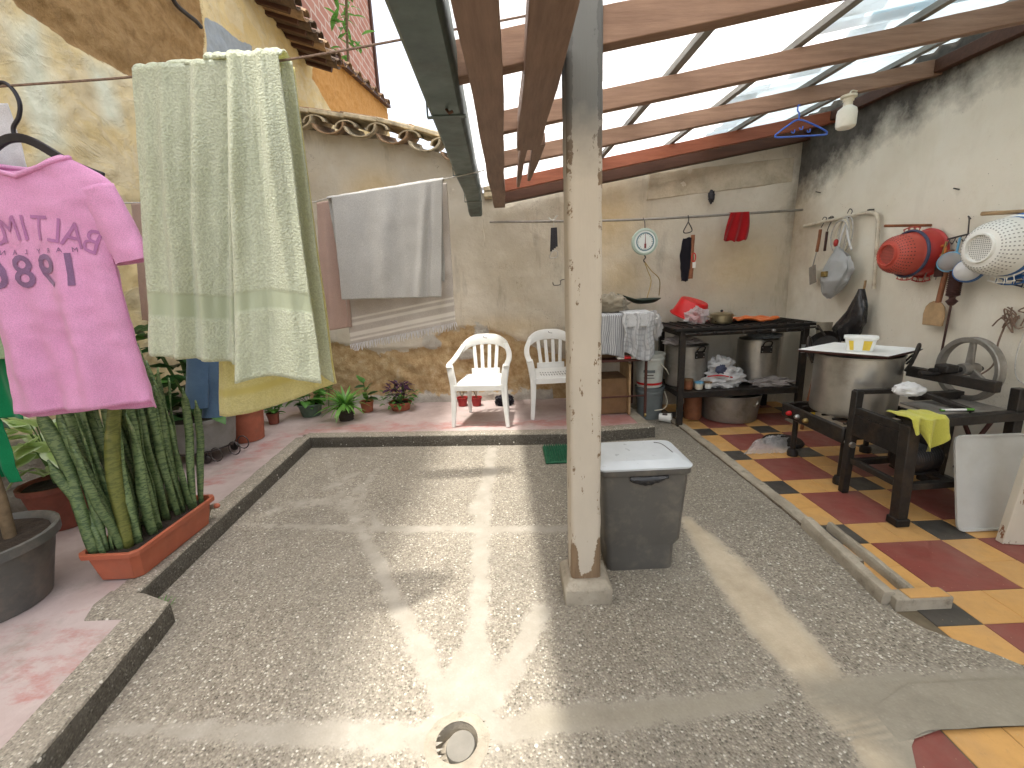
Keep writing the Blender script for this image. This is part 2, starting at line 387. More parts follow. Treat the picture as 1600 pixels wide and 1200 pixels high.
def sdseg(p, a, b):
    d = b - a; t = max(0, min(1, (p - a).dot(d) / d.length_squared)); return (p - a - d * t).length
def band(px, width):
    pts = [onz(*q).to_2d() for q in px]; ws = width if isinstance(width, (list, tuple)) else [width] * len(pts)
    def f(x, y):
        best = -9; p = Vector((x, y))
        for i in range(len(pts) - 1):
            a, b = pts[i], pts[i + 1]; d = b - a; t = max(0, min(1, (p - a).dot(d) / max(d.length_squared, 1e-9)))
            wd = ws[i] + (ws[i + 1] - ws[i]) * t; best = max(best, wd - (p - a - d * t).length)
        return best
    return f
cem_l = [band([(505, 705), (535, 775), (572, 845), (625, 955), (690, 1080), (715, 1120)], [.01, .025, .04, .045, .06, .1]),
         band([(768, 703), (760, 760), (752, 830), (750, 920), (742, 1010), (735, 1075)], [.05, .05, .06, .05, .06, .16]),
         band([(372, 820), (560, 828), (740, 828), (890, 828)], [.015, .035, .045, .035]),
         band([(735, 1060), (735, 1120)], [.13, .10]), band([(845, 955), (800, 1040), (755, 1105)], [.05, .06, .06]),
         band([(175, 1140), (420, 1148), (690, 1152)], [.02, .045, .06]), band([(760, 1150), (860, 1128), (1000, 1118), (1190, 1092)], [.05, .05, .06, .04]),
         band([(770, 735), (745, 800)], [.05, .06])]
stain_l = [band([(590, 735), (545, 790), (590, 825)], [.03, .12, .07]), band([(400, 812), (450, 790), (540, 780)], [.03, .08, .12]), band([(560, 740), (520, 760)], [.05, .1])]
sand_l = [band([(1075, 815), (1130, 880), (1200, 970), (1270, 1050), (1330, 1120), (1420, 1215)], [.05, .12, .13, .11, .10, .11])]
dull_l = [band([(1290, 1090), (1420, 1095), (1620, 1100)], [.08, .12, .14]), band([(1340, 1130), (1420, 1180), (1480, 1290)], [.05, .06, .06]), band([(840, 1125), (1000, 1118), (1200, 1090)], [.05, .06, .04])]
GL = [(-.8, -1.42), (1.15, -1.56), (1.79, -1.66), (1.80, -1.88), (1.86, -1.88), (4.13, -2.03)]
GR = [(-.8, 1.05), (.6, 1.12), (1.02, 1.18), (1.11, 1.24), (1.17, 1.50), (1.29, 1.95), (1.42, 1.85), (1.56, 1.70), (1.66, 1.66), (1.80, 1.74), (4.3, 1.76), (4.6, 1.6), (4.9, 1.5)]
ys = []
y = -.8
while y < 4.95:
    ys.append(y); y += .022
rows = MB(); NU = 150; cem = []; san = []; dul = []; DR = onz(714, 1160).to_2d()
for y in ys:
    xl = interp(GL, y) - .05; xr = interp(GR, y)
    for i in range(NU + 1):
        x = xl + (xr - xl) * i / NU
        d = (Vector((x, y)) - DR).length
        z = .007 + .004 * fbm(x, y, 0, 1.3) - .010 * math.exp(-(d / .35) ** 2)
        a = max(f(x, y) for f in cem_l); s_ = max(f(x, y) for f in sand_l); d_ = max(f(x, y) for f in dull_l)
        cem.append(max(max(0, min(1, .5 + max(a, s_, d_) / .09)), max(0, min(.56, .3 + max(f(x, y) for f in stain_l) / .14)))); san.append(max(0, min(1, .5 + s_ / .10))); dul.append(max(0, min(1, .5 + d_ / .10)))
        rows.v.append((x, y, z))
m1 = NU + 1
for j in range(len(ys) - 1):
    for i in range(NU):
        a = j * m1 + i; p = rows.v[a]
        if (Vector((p[0] + .013, p[1] + .011)) - DR).length < .088: continue
        rows.f.append((a, a + 1, a + 1 + m1, a + m1))
rows.a = {'cem': cem, 'sand': san, 'dull': dul}
patio = kind(rows.build('patio_floor', 'gravel', ang=80), 'structure')

apron = MB()
def apf(u, v):
    x = 1.20 + 1.96 * u; lo = 1.135 - .03 * sstep(1.34, 1.20, x) + .008 * nz(x * 6, 2); hi = interp([(1.20, 1.22), (1.40, 1.30), (1.98, 1.30), (2.2, 1.275), (3.2, 1.25)], x) + .010 * nz(x * 5, 5)
    yv = lo + (hi - lo) * v; return V(x, yv, .0075 + .006 * sstep(1.22, 1.35, x) + .003 * fbm(x, yv, 0, 2))
apron.grid(apf, 90, 14); n_ = len(apron.v); apron.a = {'cem': [1.0] * n_, 'sand': [0.0] * n_, 'dull': [1.0] * n_}
kind(apron.build('cement_apron', 'gravel', ang=80), 'structure')
# tile floor: cement bed and single tiles
g = MB(); g.bx(.85, 3.2, -.8, 5.3, -.05, -.004)
bed = kind(g.build('tile_floor', 'grout', smooth=False), 'structure')
TX, TY, TS = 1.97, 2.77, .2
tmesh = {}
def tile(x0, y0, sx, sy, mat):
    k = (round(sx, 2), round(sy, 2), mat)
    if k not in tmesh:
        j = .0013; b = MB(); t = .0018
        b.add([V(j, j, -.003), V(sx - j, j, -.003), V(sx - j, sy - j, -.003), V(j, sy - j, -.003),
               V(j + t, j + t, 0), V(sx - j - t, j + t, 0), V(sx - j - t, sy - j - t, 0), V(j + t, sy - j - t, 0)],
              [(4, 5, 6, 7), (0, 1, 5, 4), (1, 2, 6, 5), (2, 3, 7, 6), (3, 0, 4, 7)])
        tmesh[k] = b.mesh('floor_tile', False); tmesh[k].materials.append(MATS[mat])
    o = bpy.data.objects.new('floor_tile', tmesh[k]); C.objects.link(o); o.parent = bed
    o.location = (x0, y0, random.uniform(-.0004, .0006)); return o
def covered(x, y): return x < interp(GR, y) - .11 or y < 1.25
for v in range(-8, 12):
    for u in range(-1, 6):
        x0, y0 = TX + u * TS, TY + v * TS
        if y0 > 5.0: continue
        um, vm_ = u % 3, v % 3
        if um < 2 and vm_ in (1, 2):
            if um == 0 and vm_ == 1:
                if covered(x0 + .2, y0 + .2) or y0 < 1.1: continue
                tile(x0, y0, .4, .4, 'tile_red')
            continue
        if covered(x0 + .1, y0 + .1) or (y0 < 1.15): continue
        tile(x0, y0, .2, .2, 'tile_black' if um == 2 and vm_ == 0 else 'tile_orange')
for i in range(7):
    tile(1.375 + .2 * i, .945, .2, .2, 'tile_orange')
tile(.97, .745, .4, .4, 'tile_red')

# raised walkway along the left and the back
PXY = [(XL - .05, -.8), (-1.60, -.8), (-1.70, 1.75), (-2.0, 1.9), (-2.13, 4.22), (.5, 3.98), (1.30, 4.05), (1.30, 5.3), (XL - .05, 5.6)]
def inpoly(x, y, P):
    c = False; n = len(P)
    for i in range(n):
        (x1, y1), (x2, y2) = P[i], P[i - 1]
        if (y1 > y) != (y2 > y) and x < (x2 - x1) * (y - y1) / (y2 - y1) + x1: c = not c
    return c
g = MB(); NX, NY = 190, 260; x0, x1, y0, y1 = XL - .05, 1.34, -.8, 5.6
red = []
def pf(u, v):
    x, y = x0 + (x1 - x0) * u, y0 + (y1 - y0) * v
    rr = .52 * math.exp(-((y - 4.28 + .05 * x) / .20) ** 2) * (1 if x > -2.2 else 0) + .45 * math.exp(-((x + 2.35) / .16) ** 2) * (1 if 3.1 < y < 4.4 else .2) + .5 * math.exp(-((x + 1.95) ** 2 + (y - 1.45) ** 2) / .06) + .16
    rr += .28 * sstep(.1, .9, x)
    red.append(rr); return V(x, y, .112 + .004 * fbm(x, y, 3, 1.5))
g.grid(pf, NX, NY, keep=lambda u, v: inpoly(x0 + (x1 - x0) * u, y0 + (y1 - y0) * v, PXY))
g.a = {'red': red}
walk = kind(g.build('raised_walkway', 'pink_floor', ang=80), 'structure')

def kerb(path, width=.135, h=.118, m_='kerb_gravel', rough=.004, step=.03, inner=1, seed=0, name='kerb', face='kerb_face'):
    """straight-cast kerb; path is the inner foot, body lies to the left of the direction (inner=1)"""
    pts = []
    for a, b in zip(path, path[1:]):
        a, b = Vector(a), Vector(b); n = max(2, int((b - a).length / step))
        pts += [a + (b - a) * i / n for i in range(n)]
    pts.append(Vector(path[-1])); g = MB(); prof = ((-.004, -.02), (-.002, h * .5), (.002, h - .010), (.008, h - .001), (.018, h), (width * .5, h + .002), (width - .008, h), (width, h - .03)); k = len(prof)
    for i, p in enumerate(pts):
        d = (pts[min(i + 1, len(pts) - 1)] - pts[max(i - 1, 0)]).normalized(); s_ = Vector((-d.y, d.x)) * inner
        for (o, z) in prof:
            q = p + s_ * (o + rough * (nz(p.x * 7, p.y * 7, seed + z * 20) + .6 * nz(p.x * 27, p.y * 27, seed + z * 40))); g.v.append((q.x, q.y, z + rough * .5 * nz(p.x * 11, p.y * 11, seed + o * 50)))
    for i in range(len(pts) - 1):
        for q in range(k - 1): g.f.append((i * k + q, i * k + q + 1, (i + 1) * k + q + 1, (i + 1) * k + q))
    g.f.append(tuple(range(k))); g.f.append(tuple((len(pts) - 1) * k + q for q in reversed(range(k))))
    o = g.build(name, m_, ang=30)
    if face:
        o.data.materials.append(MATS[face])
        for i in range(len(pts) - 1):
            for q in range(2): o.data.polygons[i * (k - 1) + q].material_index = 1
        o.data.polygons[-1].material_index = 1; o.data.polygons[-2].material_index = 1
    return kind(o, 'structure')
gravel_mat('kerb_face', .42, False)  # face darker than the top: damp dirt, plus some shade put into the colour
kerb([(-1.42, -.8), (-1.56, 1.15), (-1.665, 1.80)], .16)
g = MB(); g.prism([(-1.672, 1.798), (-1.84, 1.868), (-2.03, 1.90), (-2.03, 1.80), (-1.98, 1.70), (-1.82, 1.70), (-1.70, 1.72)], .122, Matrix.Translation((0, 0, -.002)))
kind(g.build('kerb_corner', 'kerb_gravel', bevel=.006, smooth=False), 'structure')
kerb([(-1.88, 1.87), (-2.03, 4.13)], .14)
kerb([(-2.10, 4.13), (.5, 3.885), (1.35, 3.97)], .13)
kerb([(1.34, 3.98), (1.31, 4.9)], .12, .115, 'cement', face=None)
# low broken ridge between patio and tiles
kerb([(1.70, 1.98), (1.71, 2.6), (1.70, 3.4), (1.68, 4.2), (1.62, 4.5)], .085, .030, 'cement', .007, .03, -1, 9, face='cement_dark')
kerb([(1.64, 1.70), (1.70, 2.35)], .055, .072, 'cement', .005, .03, -1, 21, face=None)
kerb([(1.80, 1.72), (1.83, 2.32)], .035, .050, 'cement', .005, .03, -1, 33, face=None)
g = MB(); g.bx(1.675, 1.93, 1.665, 1.735, -.01, .058)
blk = tag(g.build('kerb_block', 'cement', bevel=.006), 'short broken concrete block closing the end of the kerb channel by the tiles', 'block')
g = MB(); g.bx(1.735, 1.915, 1.668, 1.728, .0585, .064); g.build('tile_cap', 'tile_orange', blk, bevel=.002)
# ------------------------------------------------------------------ walls
def zr(x, y): return 2.35 + .150 * (x - .39) + .030 * (y - 1.83)       # underside of the rafters
def poly_sd(P):
    P = [Vector(p) for p in P]
    def f(u, v):
        p = Vector((u, v)); d = min(sdseg(p, P[i - 1], P[i]) for i in range(len(P)))
        return d if inpoly(u, v, [tuple(q) for q in P]) else -d
    return f
def cl(x): return max(0.0, min(1.0, x))
def lw(pts): return poly_sd([(onx(x, y, XL).y, onx(x, y, XL).z) for x, y in pts])
ad1 = lw([(-60, -75), (30, 8), (70, 35), (110, 68), (150, 92), (200, 118), (262, 150), (322, 100), (318, 40), (308, -20), (260, -110)])
bl1 = lw([(318, 28), (345, 38), (372, 62), (392, 72), (390, 105), (326, 105)])
og1 = lw([(489, 60), (488, 122), (505, 150), (528, 192), (620, 196), (612, 182), (566, 118), (530, 60)])
mt1 = lw([(15, 40), (60, 30), (85, 130), (105, 230), (60, 250), (30, 150)])
mt2 = lw([(140, 100), (165, 110), (190, 200), (160, 190)])
def roofline(y):                                   # top of the left wall: front raised out of view for shade, lower wing behind
    return 8.3 if y < 6.05 else interp([(6.05, 6.0), (9.0, 5.9), (14.4, 6.75)], y)
g = MB(); at = {k: [] for k in ('adobe', 'blue', 'orange', 'mint', 'stone')}
cols = []; y = -1.0
while y < 14.4: cols.append(y); y += .032 if y < 6 else .07
NZ = 190
for y in cols:
    top = roofline(y)
    for j in range(NZ + 1):
        z = (j / 170.0) * 5.2 if j <= 170 else 5.2 + (top - 5.2) * (j - 170) / (NZ - 170)
        a = cl(.5 + ad1(y, z) / .30) if z > 2.4 and y < 7 else 0.0
        o_ = cl(.5 + og1(y, z) / .30) if y > 7 else 0.0
        st = cl(.5 + (.62 - z) / .7) if z < 1.4 else 0
        at['adobe'].append(a); at['orange'].append(o_); at['stone'].append(st)
        at['blue'].append(cl(.5 + bl1(y, z) / .16) if 4 < y < 8 else 0.0)
        at['mint'].append(max(cl(.5 + mt1(y, z) / .3), cl(.5 + mt2(y, z) / .3)) if y < 6 and z > 1.8 else 0.0)
        lump = .030 * fbm(y * .9, z * 1.5, 5, 1.3, 5) + .014 * fbm(y, z, 3, 5.5, 4) + .034 * abs(nz(y + z * .4, z * 1.3 - y * .8, 2, 4.2)) + .016 * abs(nz(y * 1.4 - z * .6, z, 6, 9)) + (.05 * st * nz(y, z, 1, 6))
        gritz = .014 * fbm(y, z, 8, 9, 3) * a
        g.v.append((XL + lump - .035 * sstep(.42, .58, a) + gritz, y, z))
m1 = NZ + 1
for i in range(len(cols) - 1):
    for j in range(NZ): a = i * m1 + j; g.f.append((a, a + m1, a + m1 + 1, a + 1))
g.a = at
tag(g.build('plaster_wall', 'plaster_left', ang=70), 'tall flaking mustard plaster wall with bare brown adobe, behind the pink shirt', 'wall')

g = MB(); g.tube(catmull([onx(258, -40, XL + .05), onx(272, 2, XL + .05), onx(292, 22, XL + .05), onx(305, 32, XL + .05), onx(314, 42, XL + .03)], 6), .022, 8)
tag(g.build('wall_cable', 'black_cable'), 'thick dark cable poking out of the bare adobe high on the left wall', 'cable')

# back wall
def ztop(x):
    return interp([(XL, 3.42), (-2.2, 3.27), (-1.25, 3.10), (-.6, 2.92), (-.25, 2.76), (-.24, 2.50), (XW, 3.02)], x)
ad2 = poly_sd([(ony(x, y, yb(-1)).x, ony(x, y, yb(-1)).z) for x, y in [(420, 500), (500, 535), (580, 548), (660, 545), (700, 512), (760, 512), (840, 540), (905, 560), (905, 640), (420, 640)]])
def wall_b(x, z):
    a = cl(.5 + ad2(x, z) / .34)
    s_ = 0
    if x > -.3: s_ = cl(.62 - (ztop(x) - z) / .32) * .9
    s_ = max(s_, cl(.55 - (XW - x) / .5) * cl((z - 1.3) / .8) * .8)
    ye = max(math.exp(-((x + 1.45) ** 2 / .12 + (z - 2.55) ** 2 / .10)), .8 * math.exp(-((x - 1.15) ** 2 / .2 + (z - 2.15) ** 2 / .25)), .75 * math.exp(-((x - 1.3) ** 2 / .1 + (z - 1.5) ** 2 / .12)), .7 * math.exp(-((x - 2.6) ** 2 / .3 + (z - 1.6) ** 2 / .2)), .6 * math.exp(-((x + .1) ** 2 / .5 + (z - 1.0) ** 2 / .03)))
    gy = max(math.exp(-((x + .95) ** 2 / .02 + (z - .85) ** 2 / .01)), math.exp(-((x + .55) ** 2 / .02 + (z - .70) ** 2 / .008)), .9 * math.exp(-((x + .35) ** 2 / .012 + (z - .95) ** 2 / .02)), .85 * cl((.34 - z) / .2) * (1 if x < .5 else 0))
    return a, s_, ye, gy
g = MB(); at = {k: [] for k in ('adobe', 'soot', 'yellow', 'grey')}
NX2, NZ2 = 260, 130
xs = sorted([XL - .1 + (XW + .2 - XL) * i / NX2 for i in range(NX2 + 1)] + [-.249, -.241])
for x in xs:
    top = ztop(x)
    for j in range(NZ2 + 1):
        z = -.03 + (top + .03) * j / NZ2
        a, s_, ye, gy = wall_b(x, z); at['adobe'].append(a); at['soot'].append(s_); at['yellow'].append(ye); at['grey'].append(gy)
        lump = .022 * fbm(x, z, 9, 1.2, 5) + .008 * abs(nz(x, z, 3, 5)) + .030 * sstep(.42, .58, a) * (1 - .6 * sstep(.5, .6, gy)) + .02 * a * fbm(x, z, 2, 6, 3)
        g.v.append((x, yb(x) + lump, z))
m1 = NZ2 + 1
for i in range(len(xs) - 1):
    for j in range(NZ2): a = i * m1 + j; g.f.append((a, a + m1, a + m1 + 1, a + 1))
g.a = at
bw = tag(g.build('plaster_wall', 'plaster_back', ang=70), 'stained cream back wall with bare ochre adobe along its foot behind the chairs', 'wall')
g = MB()
for a, b in zip(xs, xs[1:]):
    g.add([V(a, yb(a) + .03, ztop(a) - .002), V(b, yb(b) + .03, ztop(b) - .002), V(b, yb(b) + .32, ztop(b) - .002), V(a, yb(a) + .32, ztop(a) - .002),
           V(a, yb(a) + .32, -.05), V(b, yb(b) + .32, -.05)], [(0, 1, 2, 3), (3, 2, 5, 4)])
g.build('wall_back_side', 'cement', bw)
# raised plaster panel low relief and a stub of board on the back wall
g = MB(); p = ony(1012, 312, 5.05); q = ony(1238, 250, 5.02)
g.add([V(p.x, 4.985 + .06 * (XW - p.x), p.z), V(q.x, 4.985, p.z + .10), V(q.x, 4.985, q.z + .02), V(p.x + .02, 4.985 + .06 * (XW - p.x), q.z - .05),
       V(p.x, 5.2, p.z), V(q.x, 5.2, p.z + .10), V(q.x, 5.2, q.z + .02), V(p.x + .02, 5.2, q.z - .05)], [(0, 1, 2, 3), (0, 4, 5, 1), (0, 3, 7, 4), (1, 5, 6, 2), (2, 6, 7, 3)])
n_ = len(g.v); g.a = {'adobe': [0.] * n_, 'soot': [.3] * n_, 'yellow': [.4] * n_, 'grey': [0.] * n_}
g.build('plaster_panel', 'plaster_back', bw, bevel=.008)

# right wall
g = MB(); at = {k: [] for k in ('soot', 'brown')}
NYr, NZr = 240, 130
zs = [(0, 2.72), (2.4, 2.72), (3.0, 2.70), (3.4, 2.66), (4.0, 2.58), (4.5, 2.42), (5, 2.28)]
for i in range(NYr + 1):
    y = -.9 + 6.1 * i / NYr
    for j in range(NZr + 1):
        z = -.03 + 3.45 * j / NZr
        at['soot'].append(cl(.5 + (z - interp(zs, y) + .10 * nz(y * 5, 1)) / .5))
        at['brown'].append(cl(.5 + (y - 4.78) / .8) * cl((z - .8) / 1.2) + .45 * cl(.4 - z) )
        g.v.append((XW + .012 * fbm(y, z, 4, 1.1, 5) + .006 * abs(nz(y, z, 2, 6)), y, z))
m1 = NZr + 1
for i in range(NYr):
    for j in range(NZr): a = i * m1 + j; g.f.append((a, a + 1, a + m1 + 1, a + m1))
g.a = at
tag(g.build('plaster_wall', 'plaster_right', ang=70), 'pale cream kitchen wall on the right, blackened with soot under the roof', 'wall')

# ------------------------------------------------------------------ clay tiles on top of the back wall
cop = thing('tile_coping', 'weathered curved clay tile coping on top of the low back wall', 'tile coping', (-1.6, 5.4, 3.1))
def ctile(p, rad, length, upv, d, open_up, m_, parent, thick=.018, name='roof_tile'):
    """half-barrel tile; d = long direction, upv = up"""
    d = Vector(d).normalized(); s_ = d.cross(Vector(upv)).normalized(); u = s_.cross(d); g = MB(); n = 9
    for e, (l, rr) in enumerate(((0, rad), (length, rad * .86))):
        for th in (0, thick):
            for i in range(n):
                a = math.pi * i / (n - 1); rr2 = rr + th
                o = s_ * math.cos(a) * rr2 + u * math.sin(a) * rr2 * (.62 if not open_up else -.62)
                g.v.append(tuple(Vector(p) + d * l + o))
    for i in range(n - 1):
        g.f += [(i, i + 1, n + i + 1, n + i), (i, 2 * n + i, 2 * n + i + 1, i + 1), (n + i, n + i + 1, 3 * n + i + 1, 3 * n + i), (2 * n + i, 3 * n + i, 3 * n + i + 1, 2 * n + i + 1)]
    g.f += [(0, n, 3 * n, 2 * n), (n - 1, 3 * n - 1, 4 * n - 1, 2 * n - 1)]
    return g.build(name, m_, parent)
x = -3.15; k = 0
while x < -.35:
    zt = ztop(x); sl = Vector((.06, .97, .20))
    ctile((x, yb(x) - .20, zt + .045 + random.uniform(-.012, .012)), .155, .56, (0, 0, 1), sl + V(random.uniform(-.05, .05), 0, 0), True, 'clay_pale' if k % 2 else 'clay_tile', cop)
    ctile((x + .17, yb(x) - .17, ztop(x + .17) + .035 + random.uniform(-.01, .012)), .10, .56, (0, 0, 1), sl, False, 'clay_pale', cop)
    x += .335; k += 1
x = -3.2
for i in range(8):
    L_ = random.uniform(.34, .46); x2 = min(x + L_, -.22); yy = yb(x) - .10 + random.uniform(-.02, .02)
    b = MB(); b.bar((x + .004, yy + .10, ztop(x) + .155), (x2, yy + .10, ztop(x2) + .150), .30, .042)
    b.build('cap_slab', 'clay_pale', cop, bevel=.008)
    b = MB(); b.bar((x - .06, yy + .16, ztop(x) + .20), (x2 - .04, yy + .16, ztop(x2) + .195), .26, .035)
    b.build('cap_slab', 'clay_tile', cop, bevel=.008)
    x = x2
    if x > -.25: break
# brick stub beside the gutter end
stub = thing('stone_stack', 'stack of thin pale bricks between the gutter and the roof beam', 'bricks', (-.17, 5.22, 2.4))
for i in range(9):
    b = MB(); zz = 2.44 + i * .062; b.bx(-.215 + random.uniform(-.012, .012), -.10, 5.08, 5.24, zz, zz + .052); b.build('brick', 'clay_pale', stub, bevel=.006)

# ------------------------------------------------------------------ the house behind: eave, pink building
eave = thing('tiled_eave', 'dark old tiled eave jutting out high on the left wall', 'roof', (-3.1, 7.6, 5.4))
for k in range(9):
    yy = 6.55 + k * .245; zz = 5.52 - .018 * k
    ctile((-3.42, yy, zz + .14), .115, .74, (0, 0, 1), (1, .05, -.30), True, 'clay_dark' if k % 3 else 'clay_tile', eave)
    ctile((-3.42, yy + .12, zz + .20), .085, .72, (0, 0, 1), (1, .05, -.30), False, 'clay_dark' if k % 3 else 'clay_tile', eave)
    b = MB(); b.bar((-3.35, yy + .08, zz + .03), (-2.86, yy + .10, zz - .12), .07, .08); b.build('rafter_end', 'plate_dark', eave, bevel=.005)
b = MB(); b.bx(-3.40, -2.95, 6.42, 8.72, 5.50, 5.53); b.build('eave_board', 'plate_dark', eave)
cap = thing('wing_roof', 'narrow dark tiled roof edge along the top of the orange adobe wall', 'roof', (-3.3, 11, 6.1))
for k in range(16):
    yy = 9.0 + k * .335; zz = roofline(yy) + .03
    ctile((-3.75, yy, zz + .12), .13, .62, (0, 0, 1), (1, 0, -.22), k % 2 == 0, 'clay_tile', cap)
b = MB(); b.bar((-3.22, 8.8, roofline(8.8) - .03), (-3.22, 14.3, roofline(14.3) - .03), .10, .07); b.build('fascia', 'plate_dark', cap)
pb = thing('brick_building', 'pale pink brick building rising behind the tiled wing', 'building', (-5.5, 14, 0))
b = MB(); b.bx(-7.5, -4.35, 9.5, 18.1, 0, 15.5); b.build('wall', 'pink_brick', pb, smooth=False)
b = MB(); b.bx(-4.347, -4.27, 17.6, 17.8, 0, 15.4); b.build('drain_pipe', 'plate_dark', pb)
b = MB(); b.bx(-7.7, -4.15, 9.4, 18.3, 15.5, 15.7); b.build('roof', 'clay_tile', pb)
# unseen eave over the yard, added to shade the left of the floor
up_ = thing('shade_eave', 'unseen tiled eave added above the laundry yard to shade the floor', 'roof', (-3.0, 2.5, 8.3))
b = MB(); b.bar((-3.32, 2.55, 8.72), (-2.16, 2.55, 8.30), 7.2, .10, (0, 0, 1)); b.build('eave_deck', 'plate_dark', up_)
for k in range(28):
    yy = -.95 + k * .255
    ctile((-3.3, yy, 8.84), .12, 1.22, (0, 0, 1), (1, 0, -.36), True, 'clay_tile', up_)

# ------------------------------------------------------------------ lean-to roof
roof = thing('lean_to_roof', 'corrugated translucent lean-to roof on brown rafters over the kitchen side', 'roof', (1.5, 2.5, 2.6))
def rafter(y, xa, xb, m_='rafter', h=.105, w_=.052, wob=.012, dz=0.0, name='rafter'):
    g = MB(); n = 26
    for i in range(n + 1):
        x = xa + (xb - xa) * i / n; z = zr(x, y) + dz + .006 * nz(x * 1.5, y * 7); yy = y + wob * nz(x * .9, y * 3)
        hh = h * (1 + .04 * nz(x * 4, y))
        for a, b in ((-1, 0), (1, 0), (1, 1), (-1, 1)): g.v.append((x, yy + a * w_ / 2, z + b * hh))
    for i in range(n):
        for q in range(4): g.f.append((i * 4 + q, i * 4 + (q + 1) % 4, i * 4 + 4 + (q + 1) % 4, i * 4 + 4 + q))
    g.f += [(3, 2, 1, 0), tuple(n * 4 + q for q in range(4))]
    return g.build(name, m_, roof, bevel=.004)
rafter(.70, -.1, XW)
rafter(1.88, -.21, XW, h=.125, w_=.07)
rafter(2.66, -.02, XW); rafter(3.50, -.02, XW); rafter(4.52, -.02, XW, 'rafter_red', h=.11)
rafter(4.90, -.02, XW, 'plate_dark', h=.12, w_=.10, dz=-.05, name='wall_plate')
def long_beam(xa, xb, y0, y1, h, dz, m_, name='beam', taper=None):
    g = MB(); n = 30
    for i in range(n + 1):
        y = y0 + (y1 - y0) * i / n; t = taper(y) if taper else 1.0
        xc = (xa + xb) / 2 + .012 * nz(y * 1.3, xa * 9); hw = (xb - xa) / 2 * t; z = zr((xa + xb) / 2, y) + dz + .006 * nz(y * 2, 3)
        for a, b in ((-1, 0), (1, 0), (1, 1), (-1, 1)): g.v.append((xc + a * hw, y, z + b * h))
    for i in range(n):
        for q in range(4): g.f.append((i * 4 + q, i * 4 + (q + 1) % 4, i * 4 + 4 + (q + 1) % 4, i * 4 + 4 + q))
    g.f += [(3, 2, 1, 0), tuple(n * 4 + q for q in range(4))]
    return g.build(name, m_, roof, bevel=.005)
long_beam(-.105, .015, -.5, 4.98, .10, -.075, 'rafter_y')
long_beam(.095, .235, -.5, 2.9, .085, -.055, 'rafter_y')
long_beam(.115, .16, 2.9, 4.2, .07, -.04, 'rafter_y', 'split_board', lambda y: 1 - .3 * (y - 2.9))
long_beam(.19, .27, 2.9, 4.0, .07, -.04, 'rafter_y', 'split_board', lambda y: 1 - .62 * (y - 2.9))
long_beam(XW - .075, XW - .015, -.5, 4.9, .085, .02, 'plate_dark', 'ledger')
for x in (.95, 1.62, 2.25, 2.83):
    g = MB(); g.bar((x, -.5, zr(x, -.5) + .135), (x, 4.95, zr(x, 4.95) + .135), .042, .035); g.build('batten', 'batten', roof, bevel=.003)
ns = 7; W = .86
for r in range(ns):
    ya = -.62 + r * .82
    for (xa, xb, m_, lift) in ((-.23, 2.02, 'sheet_clear', 0.0), (1.55, XW - .01, 'sheet_blue', .012)):
        xa2 = xa if m_ == 'sheet_clear' else 1.42 + .20 * math.sin(r * 2.1) + .1 * r
        if m_ == 'sheet_clear': xb = 1.42 + .20 * math.sin(r * 2.1) + .1 * r + .22
        g = MB(); per = .172
        def sf(u, v, xa2=xa2, xb=xb, ya=ya, lift=lift, r=r):
            x = xa2 + (xb - xa2) * u; yv = ya + W * v
            return V(x, yv, zr(x, yv) + .185 + lift + .004 * (r % 2) + .024 * math.sin(2 * math.pi * yv / per))
        g.grid(sf, 4, 60); g.build('roof_sheet', m_, roof, ang=60)
# gutter
gut = thing('roof_gutter', 'long grey-green metal gutter along the low edge of the roof', 'gutter', (-.28, 5.2, 2.3))
g = MB(); n = 40
for i in range(n + 1):
    y = -.5 + 5.62 * i / n; bend = -.07 * sstep(4.7, 5.1, y); z = zr(-.28, y) - .03 + bend; wob = .080 - .026 * (y - 1.3) + .012 * nz(y * 1.1, 7)
    for (a, b) in ((-.105, .17), (-.10, .02), (-.08, 0), (.075, 0), (.095, .02), (.098, .15), (.085, .15), (.082, .03), (.07, .014), (-.075, .014), (-.088, .03), (-.093, .17)):
        g.v.append((-.285 + a * .74 + wob, y, z + b))
k = 12
for i in range(n):
    for q in range(k): g.f.append((i * k + q, i * k + (q + 1) % k, i * k + k + (q + 1) % k, i * k + k + q))
g.f += [tuple(reversed(range(k))), tuple(n * k + q for q in range(k))]
g.build('trough', 'gutter_paint', gut)
for y in (1.0, 2.1, 3.3, 4.5):
    b = MB(); z = zr(-.28, y) - .036; dx = .080 - .026 * (y - 1.3); b.bx(-.372 + dx, -.205 + dx, y - .014, y + .014, z, z + .004); b.bx(-.372 + dx, -.368 + dx, y - .014, y + .014, z + .004, z + .19); b.build('strap', 'gutter_paint', gut)
b = MB(); b.tube([V(-.22, 2.02, zr(-.28, 2.02) - .03), V(-.205, 1.99, zr(-.28, 2.0) - .055), V(-.19, 1.985, zr(-.28, 2) - .05)], .006, 6); b.build('hook', 'plate_dark', gut)

# ------------------------------------------------------------------ post
post = thing('wooden_post', 'square cream painted wooden post with chipped edges, on a concrete plinth', 'post', (.318, 1.90, 0))
g = MB(); n = 60; wear = []; soot = []
PX0, PX1, PY0, PY1 = .247, .388, 1.825, 1.965
prof = []
for (cx, cy, a0) in ((PX1, PY0, -90), (PX1, PY1, 0), (PX0, PY1, 90), (PX0, PY0, 180)):
    for d in (0, 45, 90):
        a = R(a0 + d); cc = Vector((cx, cy)) + Vector((-.018 if cx == PX1 else .018, .018 if cy == PY0 else -.018)) + .018 * Vector((math.cos(a), math.sin(a)))
        prof.append(cc)
